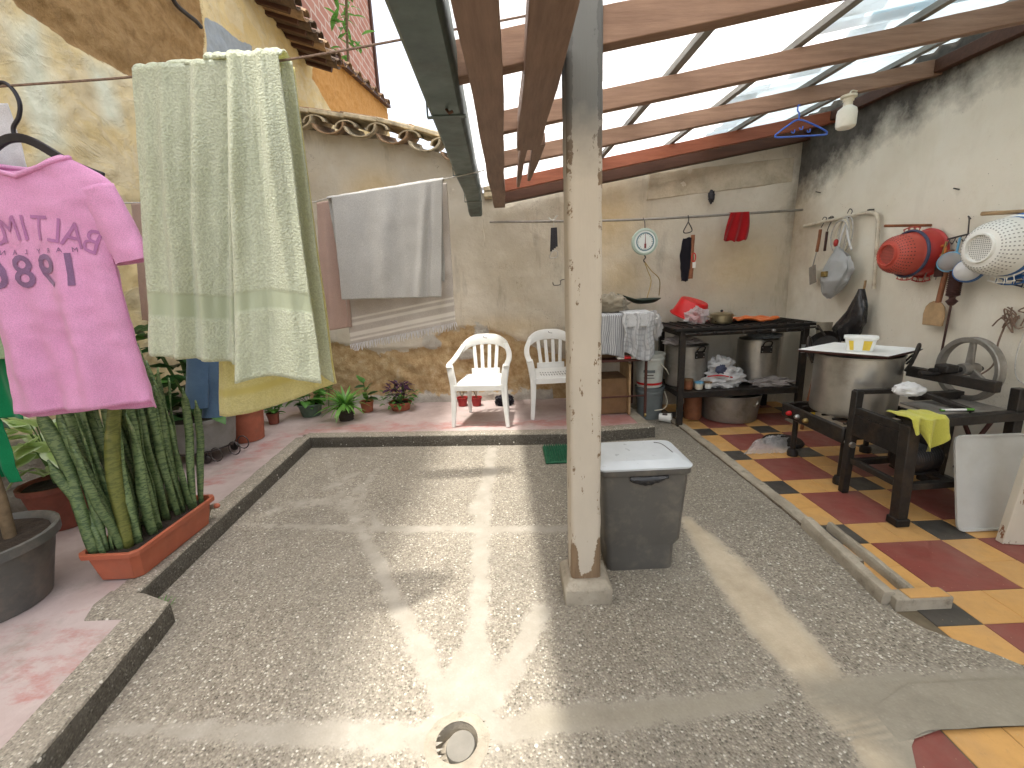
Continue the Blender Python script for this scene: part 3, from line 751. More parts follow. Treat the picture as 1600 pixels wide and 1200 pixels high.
# extra points along the faces so that wear can be laid out
ring = []
for i, p in enumerate(prof):
    q = prof[(i + 1) % len(prof)]; ring.append((p, 1.0))
    if (q - p).length > .05:
        for t in (.12, .3, .5, .7, .88): ring.append((p + (q - p) * t, .55 if t in (.12, .88) else 0.0))
for j in range(n + 1):
    z = .115 + (2.50 - .115) * j / n
    for p, e in ring:
        c_ = Vector(((PX0 + PX1) / 2, (PY0 + PY1) / 2)); d = p - c_
        lean = .012 * (z - 1.2) / 1.2
        sft = 1 - .07 * e * max(0, nz(p.x * 30, p.y * 30, z * 9) + .5 * nz(p.x * 60, p.y * 60, z * 33))
        q = c_ + d * sft
        g.v.append((q.x + lean * .4, q.y, z))
        wear.append(.47 * e + .62 * cl((.34 - z) / .22) + .20 * cl((z - 1.75) / .4) * e); soot.append(cl((z - 1.72) / .55))
k = len(ring)
for j in range(n):
    for i in range(k): g.f.append((j * k + i, j * k + (i + 1) % k, (j + 1) * k + (i + 1) % k, (j + 1) * k + i))
g.f += [tuple(reversed(range(k))), tuple(n * k + i for i in range(k))]
g.a = {'wear': wear, 'soot': soot}
g.build('shaft', 'post_paint', post, ang=50)
g = MB(); g.lathe([(.158, -.01), (.160, .088), (.122, .120)], 4, Matrix.Translation(((PX0 + PX1) / 2, (PY0 + PY1) / 2, 0)) @ Matrix.Rotation(R(45), 4, 'Z'))
g.build('plinth', 'cement', post, bevel=.008, ang=20)
# ------------------------------------------------------------------ cloth materials
def cloth(name, c, c2=None, weave=260, bump=.25, trans=.25, tcol=None, var=.2, band=None, bdist=.002, stripe=None):
    m = NT(name); c2 = c2 or tuple(x * (1 - var) for x in c)
    col = m.ramp(m.noise(7, 4, .6), [(.3, c2), (.7, c)])
    fz = m.noise(weave, 1.5, .6)
    col = m.mix(m.map(fz, .38, .62, .65, 0), col, tuple(x * .6 for x in c))
    h = fz
    if band: col = m.mix(m.attr('band'), col, band); h = m.math('MULTIPLY', fz, m.map(m.attr('band'), 0, 1, 1, .15))
    if stripe: col = m.mix(m.attr('band'), col, stripe)
    m.fin(col, .92, 0, m.bump(h, bump, bdist), .1, Sheen_Weight=.25)
    if trans:
        t = m.n('ShaderNodeBsdfTranslucent'); m.put(t.inputs[0], tcol or c)
        x = m.n('ShaderNodeMixShader'); x.inputs[0].default_value = trans
        m.t.links.new(m.b.outputs[0], x.inputs[1]); m.t.links.new(t.outputs[0], x.inputs[2]); m.t.links.new(x.outputs[0], m.o.inputs[0])
cloth('terry_sage', (.69, .73, .59), (.60, .65, .51), 140, 1.0, .30, (.74, .72, .30), band=(.48, .53, .40), bdist=.006)
cloth('terry_yellow', (.74, .72, .47), (.67, .64, .41), 140, .9, .5, (.90, .82, .30), band=(.55, .50, .24), bdist=.006)
cloth('terry_grey', (.60, .59, .56), (.52, .51, .49), 210, .5, .2, bdist=.003)
cloth('shawl', (.70, .64, .58), None, 240, .3, .25, stripe=(.82, .78, .71))
cloth('pink_linen', (.62, .47, .40), None, 300, .2, .35, (.7, .5, .42))
cloth('tee_pink', (.90, .48, .74), (.85, .42, .68), 300, .3, .30, (.95, .38, .78), bdist=.001)
cloth('print_mauve', (.46, .19, .40), None, 300, .1, 0); cloth('print_dark', (.25, .135, .26), None, 300, .1, 0)
cloth('white_cotton', (.84, .83, .85), None, 350, .1, .25); cloth('green_knit', (.012, .26, .10), None, 320, .2, .2, (.02, .5, .2))
cloth('pale_green', (.45, .60, .36), None, 160, .8, .3, bdist=.005); cloth('denim', (.13, .23, .38), (.08, .15, .27), 380, .25, .05)
cloth('red_cloth', (.40, .012, .016), None, 300, .25, .08); cloth('black_cloth', (.012, .010, .016), None, 300, .3, 0)
cloth('yellow_cloth', (.72, .70, .14), None, 260, .4, .25, (.8, .75, .12)); cloth('orange_cloth', (.72, .17, .035), None, 260, .4, .08)
cloth('khaki_cloth', (.30, .26, .19), None, 260, .35, 0); cloth('stripe_cloth', (.70, .71, .72), None, 260, .3, .12, stripe=(.20, .21, .24))
simple('rope', (.22, .15, .11), .9, 0, .4, 60, .5, 200); simple('rope_pale', (.52, .50, .46), .85, 0, .3, 60, .5, 200)
simple('black_plastic', (.018, .016, .022), .38, 0, .3, 20)

def line(name, pts, label, mat='rope', r=.0045):
    g = MB(); g.tube(catmull(pts, 8), r, 6); return tag(g.build(name, mat), label, 'clothesline')
LY = 1.85
L1 = [V(XL + .02, LY, 2.28), ony(0, 135, LY), ony(220, 119, LY), ony(450, 93, LY), ony(690, 50, LY), V(.25, LY, 2.475)]
line('clothesline', L1, 'brown clothesline running from the post top past the pink shirt')
L2 = [V(XL + .02, 2.55, 2.02), ony(200, 317, 2.75), ony(465, 317, 3.2), ony(522, 308, 3.2), ony(692, 280, 3.2), ony(757, 266, 3.22)]
line('clothesline', L2, 'pale clothesline holding the grey towel, tied to the gutter', 'rope_pale', .004)
def l1(x): return interp([(p.x, p.z) for p in L1], x)
def l2z(x): return interp([(p.x, p.z) for p in L2], x)
def l2y(x): return interp([(p.x, p.y) for p in L2], x)

def panel(name, mat, tl, tr, bl, br, folds, parent, y_off=0.0, amp=.03, thick=.005, nu=90, nv=80, seed=0, bottom=None, bands=(), side_in=.0, top_pinch=.35):
    """hanging cloth panel between a top and a bottom edge; folds = list of (centre u, width, depth)"""
    g = MB(); at = []
    tl, tr, bl, br = map(Vector, (tl, tr, bl, br))
    def fn(u, v):
        t = tl.lerp(tr, u); b = bl.lerp(br, u)
        if bottom: b = Vector(b); b.z += bottom(u)
        p = t.lerp(b, v)
        k = top_pinch + (1 - top_pinch) * sstep(0, .35, v)
        d = 0
        for (c, w_, dep) in folds:
            cc = c + .03 * math.sin(v * 3 + c * 17) + .025 * (v - .5) * nz(c * 9, seed)
            d += dep * .72 * math.exp(-((u - cc) / w_) ** 2) * k
        d += amp * .35 * nz(u * 3 + seed, v * 2.2, seed) * (.3 + v) + min(.004, amp * .08) * nz(u * 14, v * 9, seed + 4)
        p.y += y_off - d; p.x += .012 * nz(v * 3, seed + 7, u * 2) * v
        a = 0.0
        for (v0, v1) in bands:
            if v0 < v < v1: a = 1.0
        at.append(a); return p
    g.grid(fn, nu, nv); g.a = {'band': at}
    return g.build(name, mat, parent, ang=89, solid=thick)
def hang_top(name, mat, tl, tr, r, parent, thick=.006):
    g = MB(); tl = Vector(tl); tr = Vector(tr); n = 50; at = []
    def fn(u, v):
        p = tl.lerp(tr, u); a = math.pi * v; rr = r * (1 + .25 * nz(u * 16, v * 2)); at.append(0.0)
        return p + V(0, -math.cos(a) * rr, math.sin(a) * rr * .8 - .004)
    g.grid(fn, n, 8); g.a = {'band': at}; return g.build(name, mat, parent, ang=89, solid=thick)

# big sage towels folded over the line
tA = thing('bath_towel', 'sage green terry towel on the near line, its shorter fold by the shirt', 'towel', (-1.2, LY, 1.3))
TL, TR = ony(219, 113, LY), ony(392, 97, LY)
panel('front_fold', 'terry_sage', TL, TR, ony(247, 553, LY) , ony(392, 566, LY), [(.08, .05, .02), (.30, .06, .045), (.46, .05, -.03), (.60, .07, .05), (.80, .06, -.03), (.93, .05, .05)], tA, -.035, .05, .007, seed=3, bands=((.755, .85),))
panel('back_fold', 'terry_yellow', TL + V(.02, 0, 0), TR + V(0, 0, 0), ony(262, 545, LY) + V(0, .1, 0), ony(430, 560, LY) + V(0, .1, 0), [(.2, .08, .02), (.7, .08, -.03)], tA, .03, .05, .007, seed=5)
hang_top('line_fold', 'terry_sage', TL, TR, .030, tA)
tB = thing('bath_towel', 'wide sage green terry towel, longer of the two on the near line', 'towel', (-.9, LY, 1.2))
TL2, TR2 = ony(372, 98, LY), ony(447, 92, LY)
panel('front_fold', 'terry_sage', TL2, TR2, ony(388, 592, LY - .05), ony(512, 588, LY - .05), [(.1, .08, .05), (.42, .12, -.02), (.7, .1, .03)], tB, -.065, .05, .008, seed=8, bands=((.70, .765),), bottom=lambda u: .02 * math.sin(u * 4))
panel('back_fold', 'terry_yellow', TL2 - V(.12, 0, 0), TR2 - V(0, 0, 0), ony(332, 655, LY + .08), ony(517, 604, LY + .08), [(.1, .06, .03), (.35, .10, -.04), (.62, .1, .03), (.85, .06, -.04)], tB, .06, .06, .008, seed=12, bands=((.90, .93),), bottom=lambda u: -.05 * math.sin(math.pi * u) * (1 - u))
panel('side_fold', 'terry_sage', TR2 - V(.03, 0, 0), TR2 + V(.012, 0, 0), ony(462, 560, LY + .03), ony(519, 600, LY + .03), [(.4, .3, -.015)], tB, .02, .02, .007, nu=20, seed=15)
hang_top('line_fold', 'terry_sage', TL2 - V(.10, 0, 0), TR2, .040, tB)

# grey towel and fringed shawl on the second line
G = 3.2
gt = thing('grey_towel', 'plain light grey towel hanging on the far line above the chairs', 'towel', (-.8, G, 1.4))
panel('front_fold', 'terry_grey', ony(521, 309, G), ony(693, 281, G), ony(537, 468, G), ony(691, 464, G), [(.12, .06, .012), (.30, .05, -.008), (.45, .08, .016), (.62, .05, -.006), (.8, .04, .020), (.88, .03, -.014)], gt, -.035, .014, .005, seed=21, bands=())
panel('back_fold', 'terry_grey', ony(511, 311, G), ony(690, 282, G), ony(530, 420, G), ony(694, 440, G), [], gt, .02, .02, .005, seed=22)
hang_top('line_fold', 'terry_grey', ony(512, 311, G), ony(693, 281, G), .020, gt)
sh = thing('fringed_shawl', 'beige shawl with woven stripes and white fringe, under the grey towel', 'shawl', (-.8, G, 1.1))
SBL, SBR = ony(545, 540, G + .05), ony(711, 505, G + .05)
panel('cloth', 'shawl', ony(522, 312, G + .05), ony(697, 284, G + .05), SBL, SBR, [(.3, .1, .015), (.7, .1, -.012)], sh, .035, .03, .004, seed=25, nv=130, bands=((.805, .818), (.845, .868), (.885, .892), (.915, .94), (.96, .975)))
g = MB()
for i in range(74):
    u = i / 73; p = SBL.lerp(SBR, u) + V(0, .032 - .015 * math.exp(-((u - .3) / .1) ** 2), .004); l_ = random.uniform(.035, .06)
    q = p + V(random.uniform(-.010, .010), random.uniform(-.006, .006), -l_)
    g.tube([p, p.lerp(q, .5) + V(random.uniform(-.004, .004), 0, 0), q], [.0042, .0036, .0026], 5)
kind(g.build('fringe', 'white_cotton', sh), 'stuff')
pk = tag(panel('linen_cloth', 'pink_linen', ony(488, 314, G), ony(524, 308, G), ony(497, 520, G), ony(545, 512, G), [(.35, .15, .02), (.75, .12, -.02)], None, .07, .02, .003, seed=31, nu=30), 'narrow pinkish linen cloth hanging beside the grey towel', 'cloth')
pk2 = tag(panel('linen_cloth', 'pink_linen', ony(205, 318, 2.75), ony(262, 318, 2.75), ony(222, 500, 2.75), ony(268, 505, 2.75), [(.35, .15, .02)], None, .0, .02, .003, seed=33, nu=30), 'pinkish cloth showing between the pink shirt and the sage towel', 'cloth')
# jeans behind the towels
je = thing('jeans', 'blue denim trousers hanging behind the sage towel', 'trousers', (-2.0, 2.7, .9))
for (a, b, zz) in ((286, 322, 640), (308, 340, 656)):
    T = [ony(a + 12, 330, 2.8), ony(b + 12, 326, 2.8)]; B = [ony(a + 3, zz - 3, 2.8), ony(b + 3, zz - 2, 2.8)]; g = MB()
    o_ = (0 if a < 300 else .03)
    def fn(u, v, T=T, B=B, o_=o_):
        l_ = T[0].lerp(B[0], v); r_ = T[1].lerp(B[1], v); c_ = (l_ + r_) / 2; hw = (r_ - l_).length / 2; an = 2 * math.pi * u
        return c_ + V(hw * math.cos(an), .025 * math.sin(an) + o_ + .01 * nz(v * 5, u * 3, a), .004 * nz(u * 5, v * 4))
    g.grid(fn, 28, 40, True); g.build('leg', 'denim', je, ang=80)
    g = MB(); g.grid(lambda u, v, fn=fn: fn(u, .955 + .045 * v) + (fn(u, .95) - (fn(0, .95) + fn(.5, .95)) / 2) * .03, 28, 2, True); g.build('hem', 'denim', je, ang=80)
g = MB(); a_, b_ = ony(296, 335, 2.8), ony(352, 326, 2.8); g.bar(a_ + V(0, .015, -.02), b_ + V(0, .015, -.02), .05, .06); g.build('waistband', 'denim', je, bevel=.01)

# ------------------------------------------------------------------ pink shirt
TX0, TY0 = -1.848, LY - .01
tee = thing('pink_shirt', 'pink short-sleeved shirt turned inside out on a black hanger', 'shirt', (TX0, TY0, 1.1))
def teew(z): return interp([(1.05, .282), (1.3, .272), (1.68, .268), (1.78, .285), (1.90, .325), (1.955, .335), (1.99, .30), (2.03, .235), (2.065, .17)], z)
def teed(z): return interp([(1.05, .060), (1.5, .055), (1.9, .035), (2.0, .022), (2.065, .028)], z)
def teefold(x, z): 
    k = sstep(2.0, 1.3, z)
    return k * (.022 * math.sin(x * 21 + 1.3 * math.sin(z * 3)) + .012 * math.sin(x * 47 + z * 2)) + .007 * nz(x * 9, z * 7, 3) + .005 * nz(x * 14 + z * 9, z * 16 - x * 6, 8) + .0025 * nz(x * 34, z * 22 + x * 12, 5)
def tee_front(x, z):
    w_ = teew(z); u = max(-1, min(1, x / w_)); return TY0 - teed(z) * math.sqrt(max(0, 1 - u * u)) - teefold(x, z)
g = MB(); NUt, NVt = 84, 70
def hemz(x): return .085 * (x) * .25
def tf(u, v):
    z = 1.075 + (2.066 - 1.075) * v
    an = 2 * math.pi * u; w_ = teew(z); cx = math.cos(an); sx = math.sin(an); x = w_ * cx
    if sx < 0: yy = tee_front(x, z)
    else: yy = TY0 + teed(z) * math.sqrt(max(0, 1 - cx * cx)) + teefold(x + .4, z) * .7
    dip = 0
    if v > .9: dip = -.075 * sstep(.94, 1, v) * (1 - abs(cx)) * (1 if sx < 0 else .45)
    low = (.0 if sx < 0 else -.035) * (1 - v) ** 3
    return V(TX0 + x, yy, z + dip + low + hemz(x) * (1 - v) * 1.5)
g.grid(tf, NUt, NVt, True); g.build('body', 'tee_pink', tee, ang=89, solid=.002)
for s_ in (1, -1):
    g = MB()
    def sf2(u, v, s_=s_):
        top = V(TX0 + s_ * .318, TY0, 1.945); bot = V(TX0 + s_ * .372, TY0 + .01, 1.665)
        c_ = top.lerp(bot, v); c_.x -= s_ * (.055 - .03 * v)
        wv = .075 + .004 * v; an = 2 * math.pi * u
        ax = Vector((s_ * .98, 0, .17)); return c_ + ax * wv * math.cos(an) * (1.0 - .1 * v) + V(0, (.028 + .012 * v) * math.sin(an) + .006 * nz(u * 6, v * 5, s_), .005 * nz(u * 4, v * 6))
    g.grid(sf2, 30, 22, True); sl = g.build('sleeve', 'tee_pink', tee, ang=89, solid=.002)
    g = MB(); g.grid(lambda u, v, sf2=sf2: sf2(u, .90 + .1 * v) + (sf2(u, .95) - (sf2(0, .95) + sf2(.5, .95)) / 2) * .035, 30, 3, True); g.build('cuff', 'tee_pink', sl, ang=89)
g = MB()
pts = []
for i in range(40):
    q = tf(i / 40, .985); pts.append(q + V(0, 0, .004))
g.tube(pts, .009, 6, True); g.build('collar', 'tee_pink', tee, ang=89)
def letters(word, size, mat, place, name):
    """flat print on the shirt; mirrored because the shirt is inside out"""
    V_, F_ = [], []
    for ch, (cx, cz, rot, sx) in zip(word, place):
        cu = bpy.data.curves.new('t', 'FONT'); cu.body = ch; cu.size = size; cu.align_x = 'CENTER'; cu.align_y = 'CENTER'; cu.offset = .0; cu.extrude = 0; cu.resolution_u = 3
        if name == 'year_print': cu.offset = .0024
        o = bpy.data.objects.new('t', cu); C.objects.link(o); dg = bpy.context.evaluated_depsgraph_get()
        me = bpy.data.meshes.new_from_object(o.evaluated_get(dg)); b = len(V_)
        bm = bmesh.new(); bm.from_mesh(me); bmesh.ops.triangulate(bm, faces=bm.faces); bmesh.ops.subdivide_edges(bm, edges=[e for e in bm.edges if e.calc_length() > .02], cuts=2); bmesh.ops.triangulate(bm, faces=bm.faces)
        bm.verts.index_update()
        for v in bm.verts:
            x, z = -v.co.x * sx, v.co.y; c_, s_ = math.cos(rot), math.sin(rot)
            lx, lz = cx + x * c_ - z * s_, cz + x * s_ + z * c_
            V_.append((TX0 + lx, tee_front(lx, lz) - .004, lz))
        for f in bm.faces: F_.append(tuple(b + v.index for v in f.verts))
        bm.free(); bpy.data.objects.remove(o); bpy.data.curves.remove(cu); bpy.data.meshes.remove(me)
    g = MB(); g.v = V_; g.f = F_; o = g.build(name, mat, tee)
    return kind(o, 'stuff') if name == 'small_lettering' else o
ar = []
for i in range(9):
    t = (4 - i) / 4.0; ar.append((.235 * t - .01, 1.80 - .06 * t * t, -.42 * t, .80))
letters('BALTIMORE', .135, 'print_mauve', ar, 'arched_lettering')
letters('MARYLAND', .026, 'print_dark', [(.16 - i * .046, 1.715 - .0 * i, 0, 1) for i in range(8)], 'small_lettering')
letters('1986', .175, 'print_dark', [(.135 - i * .094, 1.635, 0, .92) for i in range(4)], 'year_print')
hg = thing('clothes_hanger', 'black plastic hanger carrying the pink shirt', 'hanger', (TX0, LY, 2.1))
hz = l1(TX0)
g = MB(); hk = [V(TX0, LY, 2.135), V(TX0 + .004, LY, 2.17), V(TX0 + .035, LY, 2.205), V(TX0 + .052, LY, 2.25), V(TX0 + .042, LY, 2.295), V(TX0 + .012, LY, hz + .012), V(TX0 - .028, LY, hz + .0), V(TX0 - .045, LY, 2.27)]
g.tube(catmull(hk, 6), .007, 8); g.build('hook', 'black_plastic', hg)
g = MB(); arm = [V(TX0 - .30, LY, 1.985), V(TX0 - .19, LY, 2.035), V(TX0 - .07, LY, 2.115), V(TX0, LY, 2.135), V(TX0 + .07, LY, 2.115), V(TX0 + .19, LY, 2.035), V(TX0 + .30, LY, 1.985)]
ca = catmull(arm, 6); g.sweep(ca, [(-.016, -.007), (.016, -.007), (.016, .007), (-.016, .007)], (0, 0, 1)); g.build('shoulder_bar', 'black_plastic', hg, bevel=.004)

wg = tag(panel('white_shirt', 'white_cotton', V(-2.45, LY + .07, l1(-2.3) + .01), V(-1.93, LY + .07, l1(-1.9) - .02), V(-2.45, LY + .07, 1.6), ony(38, 262, LY + .07) + V(0, 0, -.3), [(.3, .1, .03), (.8, .1, .03)], None, .02, .04, .003, seed=41), 'white cotton garment behind the pink shirt on the near line', 'shirt')
gr = thing('green_garment', 'bright green knitted garment hanging at the far left edge', 'garment', (-2.4, 2.0, 1.0))
panel('upper', 'green_knit', V(-2.85, 1.98, 2.1), V(-2.32, 1.98, 2.15), V(-2.85, 1.98, 1.05), ony(38, 655, 1.98), [(.3, .1, .04), (.7, .1, .04), (.9, .06, -.03)], gr, 0, .04, .003, seed=44)
panel('skirt', 'green_knit', V(-2.85, 2.0, 1.2), ony(2, 655, 2.0), V(-2.9, 2.0, .76), ony(36, 752, 2.0), [(.3, .1, .04), (.62, .06, .05), (.82, .06, -.04), (.93, .05, .04)], gr, 0, .04, .003, seed=46)
pg = tag(panel('pale_towel', 'pale_green', V(-2.75, 1.93, 2.0), V(-2.40, 1.93, 2.0), V(-2.75, 1.93, 1.30), ony(19, 560, 1.93), [(.3, .1, .03), (.7, .1, .03)], None, 0, .04, .006, seed=48), 'pale green terry cloth at the left edge above the green garment', 'towel')
# ------------------------------------------------------------------ plants and pots
simple('terracotta', (.40, .125, .07), .7, 0, .25, 9, .15, 60, dirt=(.20, .10, .07), dscale=6, damt=.6)
simple('terracotta_dark', (.22, .065, .04), .75, 0, .3, 9, .2, 60, dirt=(.10, .07, .05), dscale=6, damt=.6)
simple('planter_plastic', (.42, .115, .06), .45, 0, .15, 7, .05, 80, dirt=(.25, .10, .06), dscale=5, damt=.4)
simple('pot_grey', (.10, .10, .092), .5, 0, .25, 7, .1, 60, dirt=(.24, .19, .15), dscale=4, damt=.55)
simple('tub_grey', (.24, .235, .22), .6, 0, .2, 7, .1, 60, dirt=(.13, .11, .09), dscale=5, damt=.6)
simple('pot_dark', (.045, .035, .028), .7, 0, .3, 9, .2); simple('pot_green', (.10, .15, .11), .5, 0, .3, 9); simple('pot_red', (.33, .02, .018), .4, 0, .2, 9)
simple('soil', (.035, .024, .016), .95, 0, .5, 30, .9, 60, .01); simple('stem', (.16, .11, .06), .85, 0, .4, 20, .4); simple('stem_green', (.10, .18, .05), .6, 0, .3, 20)
simple('wire_metal', (.10, .09, .085), .45, .8, .3, 20)
def leafmat(name, a, b, rib=None, rough=.42, trans=.3, band=None, edge=None):
    m = NT(name); oi = m.n('ShaderNodeObjectInfo')
    col = m.ramp(m.noise(9, 4, .6), [(.3, a), (.7, b)])
    col = m.mix(m.map(oi.outputs['Random'], 0, 1, 0, .45), col, tuple(x * .6 for x in a))
    if band:
        bn_ = m.noise(1.0, 3, .65, vec=m.stretch(26, 26, 85), dist=.8)
        col = m.mix(m.map(bn_, .47, .56, 0, .85), col, band)
        col = m.mix(m.map(m.noise(14, 4, .7), .62, .70, 0, .5), col, (.30, .30, .16))
    if edge: col = m.mix(m.map(m.math('ADD', m.attr('edge'), m.math('MULTIPLY', m.noise(30, 4, .7), .5)), .75, .95, 0, 1), col, edge)
    m.fin(col, rough, 0, m.bump(m.noise(60, 3), .1, .003), .45)
    t = m.n('ShaderNodeBsdfTranslucent'); m.put(t.inputs[0], tuple(min(1, x * 1.6) for x in b))
    x = m.n('ShaderNodeMixShader'); x.inputs[0].default_value = trans; m.t.links.new(m.b.outputs[0], x.inputs[1]); m.t.links.new(t.outputs[0], x.inputs[2]); m.t.links.new(x.outputs[0], m.o.inputs[0])
leafmat('leaf_snake', (.15, .22, .085), (.24, .32, .14), band=(.042, .085, .036), rough=.42, trans=.06)
leafmat('leaf_snake_yellow', (.20, .22, .05), (.27, .28, .075), band=(.10, .12, .03), trans=.15)
leafmat('leaf_pale', (.22, .36, .08), (.40, .52, .20), edge=(.60, .68, .45)); leafmat('leaf_green', (.05, .15, .025), (.10, .26, .05)); leafmat('leaf_dark', (.016, .055, .014), (.035, .10, .028), rough=.35)
leafmat('leaf_spider', (.10, .28, .04), (.20, .42, .09)); leafmat('leaf_purple', (.045, .012, .045), (.10, .04, .09)); leafmat('leaf_mid', (.06, .19, .03), (.12, .30, .06))

def leafmesh(name, L_, W_, mat, droop=.3, fold=.25, shape=1.0, n=9, wav=0.0, seed=0, tipz=0.0):
    """leaf along +X from its base, folded on the midrib"""
    g = MB(); at = []
    for i in range(n + 1):
        t = i / n; w_ = W_ * (math.sin(math.pi * min(1, t ** shape * .97 + .03)) ** .8); x = L_ * t
        z = -droop * L_ * t * t + tipz * t
        for j, e in enumerate((-1, -.5, 0, .5, 1)):
            g.v.append((x, e * w_ / 2, z + abs(e) * fold * w_ / 2 + wav * math.sin(t * 14 + e * 2 + seed))); at.append(abs(e))
    for i in range(n):
        for j in range(4): a = i * 5 + j; g.f.append((a, a + 1, a + 6, a + 5))
    g.a = {'edge': at}; me = g.mesh(name, True, 89); me.materials.append(MATS[mat]); return me
def put_leaf(me, parent, p, az, el, s=1.0, roll=0.0, name='leaf'):
    o = bpy.data.objects.new(name, me); C.objects.link(o); o.parent = parent; o.matrix_parent_inverse = world_inv(parent)
    q = Euler((roll, -el, az), 'XYZ'); o.location = p; o.rotation_euler = q; o.scale = (s, s, s); return o
def pot(parent, c, rt_, rb, h, mat, rim=.012, soil=True, n=32, z0=.114, ribs=0):
    g = MB(); T = Matrix.Translation((c[0], c[1], z0)); prof = [(rb, 0)]
    if ribs:
        for i in range(ribs * 4 + 1):
            t = i / (ribs * 4); prof.append((rb + (rt_ - rb) * t + .004 * math.cos(t * ribs * 2 * math.pi), h * (.03 + .9 * t)))
    else: prof += [(rb + (rt_ - rb) * .9, h - rim * 2.2)]
    prof += [(rt_ + rim * .6, h - rim * 2.2), (rt_ + rim * .7, h - rim * .2), (rt_ + rim * .2, h), (rt_ - rim * .5, h - rim * .4), (rt_ - rim * .9, h - .03)]
    g.lathe(prof + [(rb * .9, h * .5)], n, T); g.build('pot', mat, parent)
    if soil:
        g = MB(); g.grid(lambda u, v: V(c[0] + (rt_ - rim) * v * math.cos(2 * math.pi * u), c[1] + (rt_ - rim) * v * math.sin(2 * math.pi * u), z0 + h - .025 + .012 * nz(u * 9, v * 6, rt_ * 50)), 24, 6, True); g.build('soil', 'soil', parent, ang=80)
rnd = random.Random(5)

# snake plant in its trough
sp_ = thing('snake_plant', 'tall banded snake plant in a long terracotta trough on the kerb', 'plant', (-2.06, 2.22, .115))
X0, X1, Y0, Y1 = -2.20, -1.925, 1.955, 2.56
def ringp(x0, x1, y0, y1, z, c=.03): return [V(x0 + c, y0, z), V(x1 - c, y0, z), V(x1, y0 + c, z), V(x1, y1 - c, z), V(x1 - c, y1, z), V(x0 + c, y1, z), V(x0, y1 - c, z), V(x0, y0 + c, z)]
g = MB(); rs = [ringp(X0 + .025, X1 - .025, Y0 + .025, Y1 - .025, .122), ringp(X0 + .004, X1 - .004, Y0 + .004, Y1 - .004, .258), ringp(X0 - .014, X1 + .014, Y0 - .014, Y1 + .014, .262), ringp(X0 - .016, X1 + .016, Y0 - .016, Y1 + .016, .288), ringp(X0 + .002, X1 - .002, Y0 + .002, Y1 - .002, .29), ringp(X0 + .01, X1 - .01, Y0 + .01, Y1 - .01, .25)]
b = []
for r_ in rs: b += r_
fs = [tuple(reversed(range(8)))] + [(i * 8 + q, i * 8 + (q + 1) % 8, i * 8 + 8 + (q + 1) % 8, i * 8 + 8 + q) for i in range(len(rs) - 1) for q in range(8)]
g.add(b, fs); g.build('trough', 'planter_plastic', sp_, bevel=.003)
g = MB(); g.grid(lambda u, v: V(X0 + .012 + (X1 - X0 - .024) * u, Y0 + .012 + (Y1 - Y0 - .024) * v, .262 + .012 * nz(u * 5, v * 12, 3)), 14, 30); g.build('soil', 'soil', sp_, ang=80)
def snake_leaf(p, h, w_, lean, az, tw, mat='leaf_snake', bend=0.0):
    g = MB(); n = 18; lx, ly = lean
    for i in range(n + 1):
        t = i / n; ww = w_ * (.55 + .55 * math.sin(math.pi * min(1, .12 + .62 * t))) * (1 - sstep(.86, 1.0, t) * .93) * .86
        a = az + tw * t + .15 * math.sin(t * 5 + h * 9); c_ = V(lx * t + bend * math.sin(t * 3.0) * .5, ly * t + .012 * math.sin(t * 6 + p[0] * 30), h * t * (1 - .04 * t))
        s_ = V(math.cos(a), math.sin(a), 0); nn = V(-math.sin(a), math.cos(a), 0)
        for e in (-1, -.5, 0, .5, 1): g.v.append(tuple(c_ + s_ * e * ww / 2 + nn * (.20 * ww * e * e + .004 * math.sin(t * 18 + e * 3))))
    for i in range(n):
        for j in range(4): a = i * 5 + j; g.f.append((a, a + 1, a + 6, a + 5))
    me = g.mesh('leaf', True, 89); o = obj('leaf', me, mat, sp_, solid=.004); o.location = (p[0], p[1], .255); return o
r5 = random.Random(21)
for i in range(40):
    u, v = r5.random(), (i + r5.random()) / 40
    p = (X0 + .05 + (X1 - X0 - .10) * u, Y0 + .05 + (Y1 - Y0 - .10) * v)
    h = r5.uniform(.70, 1.08) if v > .2 else r5.uniform(.62, .95)
    snake_leaf(p, h, r5.uniform(.036, .070), (r5.uniform(-.06, .06) - .03 * (1 - v) + .03 * v, r5.uniform(-.08, .06)), r5.uniform(-.7, .7), r5.uniform(-1.1, 1.1))
snake_leaf((-2.16, 2.0), .84, .062, (-.07, .0), .2, .6); snake_leaf((-2.14, 2.03), .92, .066, (-.05, .05), .5, -.5); snake_leaf((-2.12, 2.0), .55, .045, (-.13, .0), .2, .4)
snake_leaf((-2.03, 2.03), .92, .066, (.11, .06), .35, 1.1, 'leaf_snake_yellow', -.06); snake_leaf((-1.97, 2.45), .78, .045, (.05, .05), .3, .4); snake_leaf((-1.96, 2.50), .70, .042, (.10, .0), .1, .3); snake_leaf((-2.06, 2.02), .55, .05, (-.05, .02), .3, .8)
# garden ornament: small snail-like stub beside the trough
sn = thing('stub_tap', 'small beige stub sticking up behind the long trough', 'stub', (-2.0, 2.66, .115))
q = onz(322, 815, .115); g = MB(); g.tube(catmull([q, q + V(.01, .02, .06), q + V(.03, .03, .085), q + V(.06, .03, .09)], 5), [.016] * 11 + [.017, .018, .02, .02, .016], 8); g.build('neck', 'khaki_cloth', sn)
g = MB(); g.ball(q + V(.065, .03, .092), .022, .018, .016); g.build('head', 'terracotta', sn)

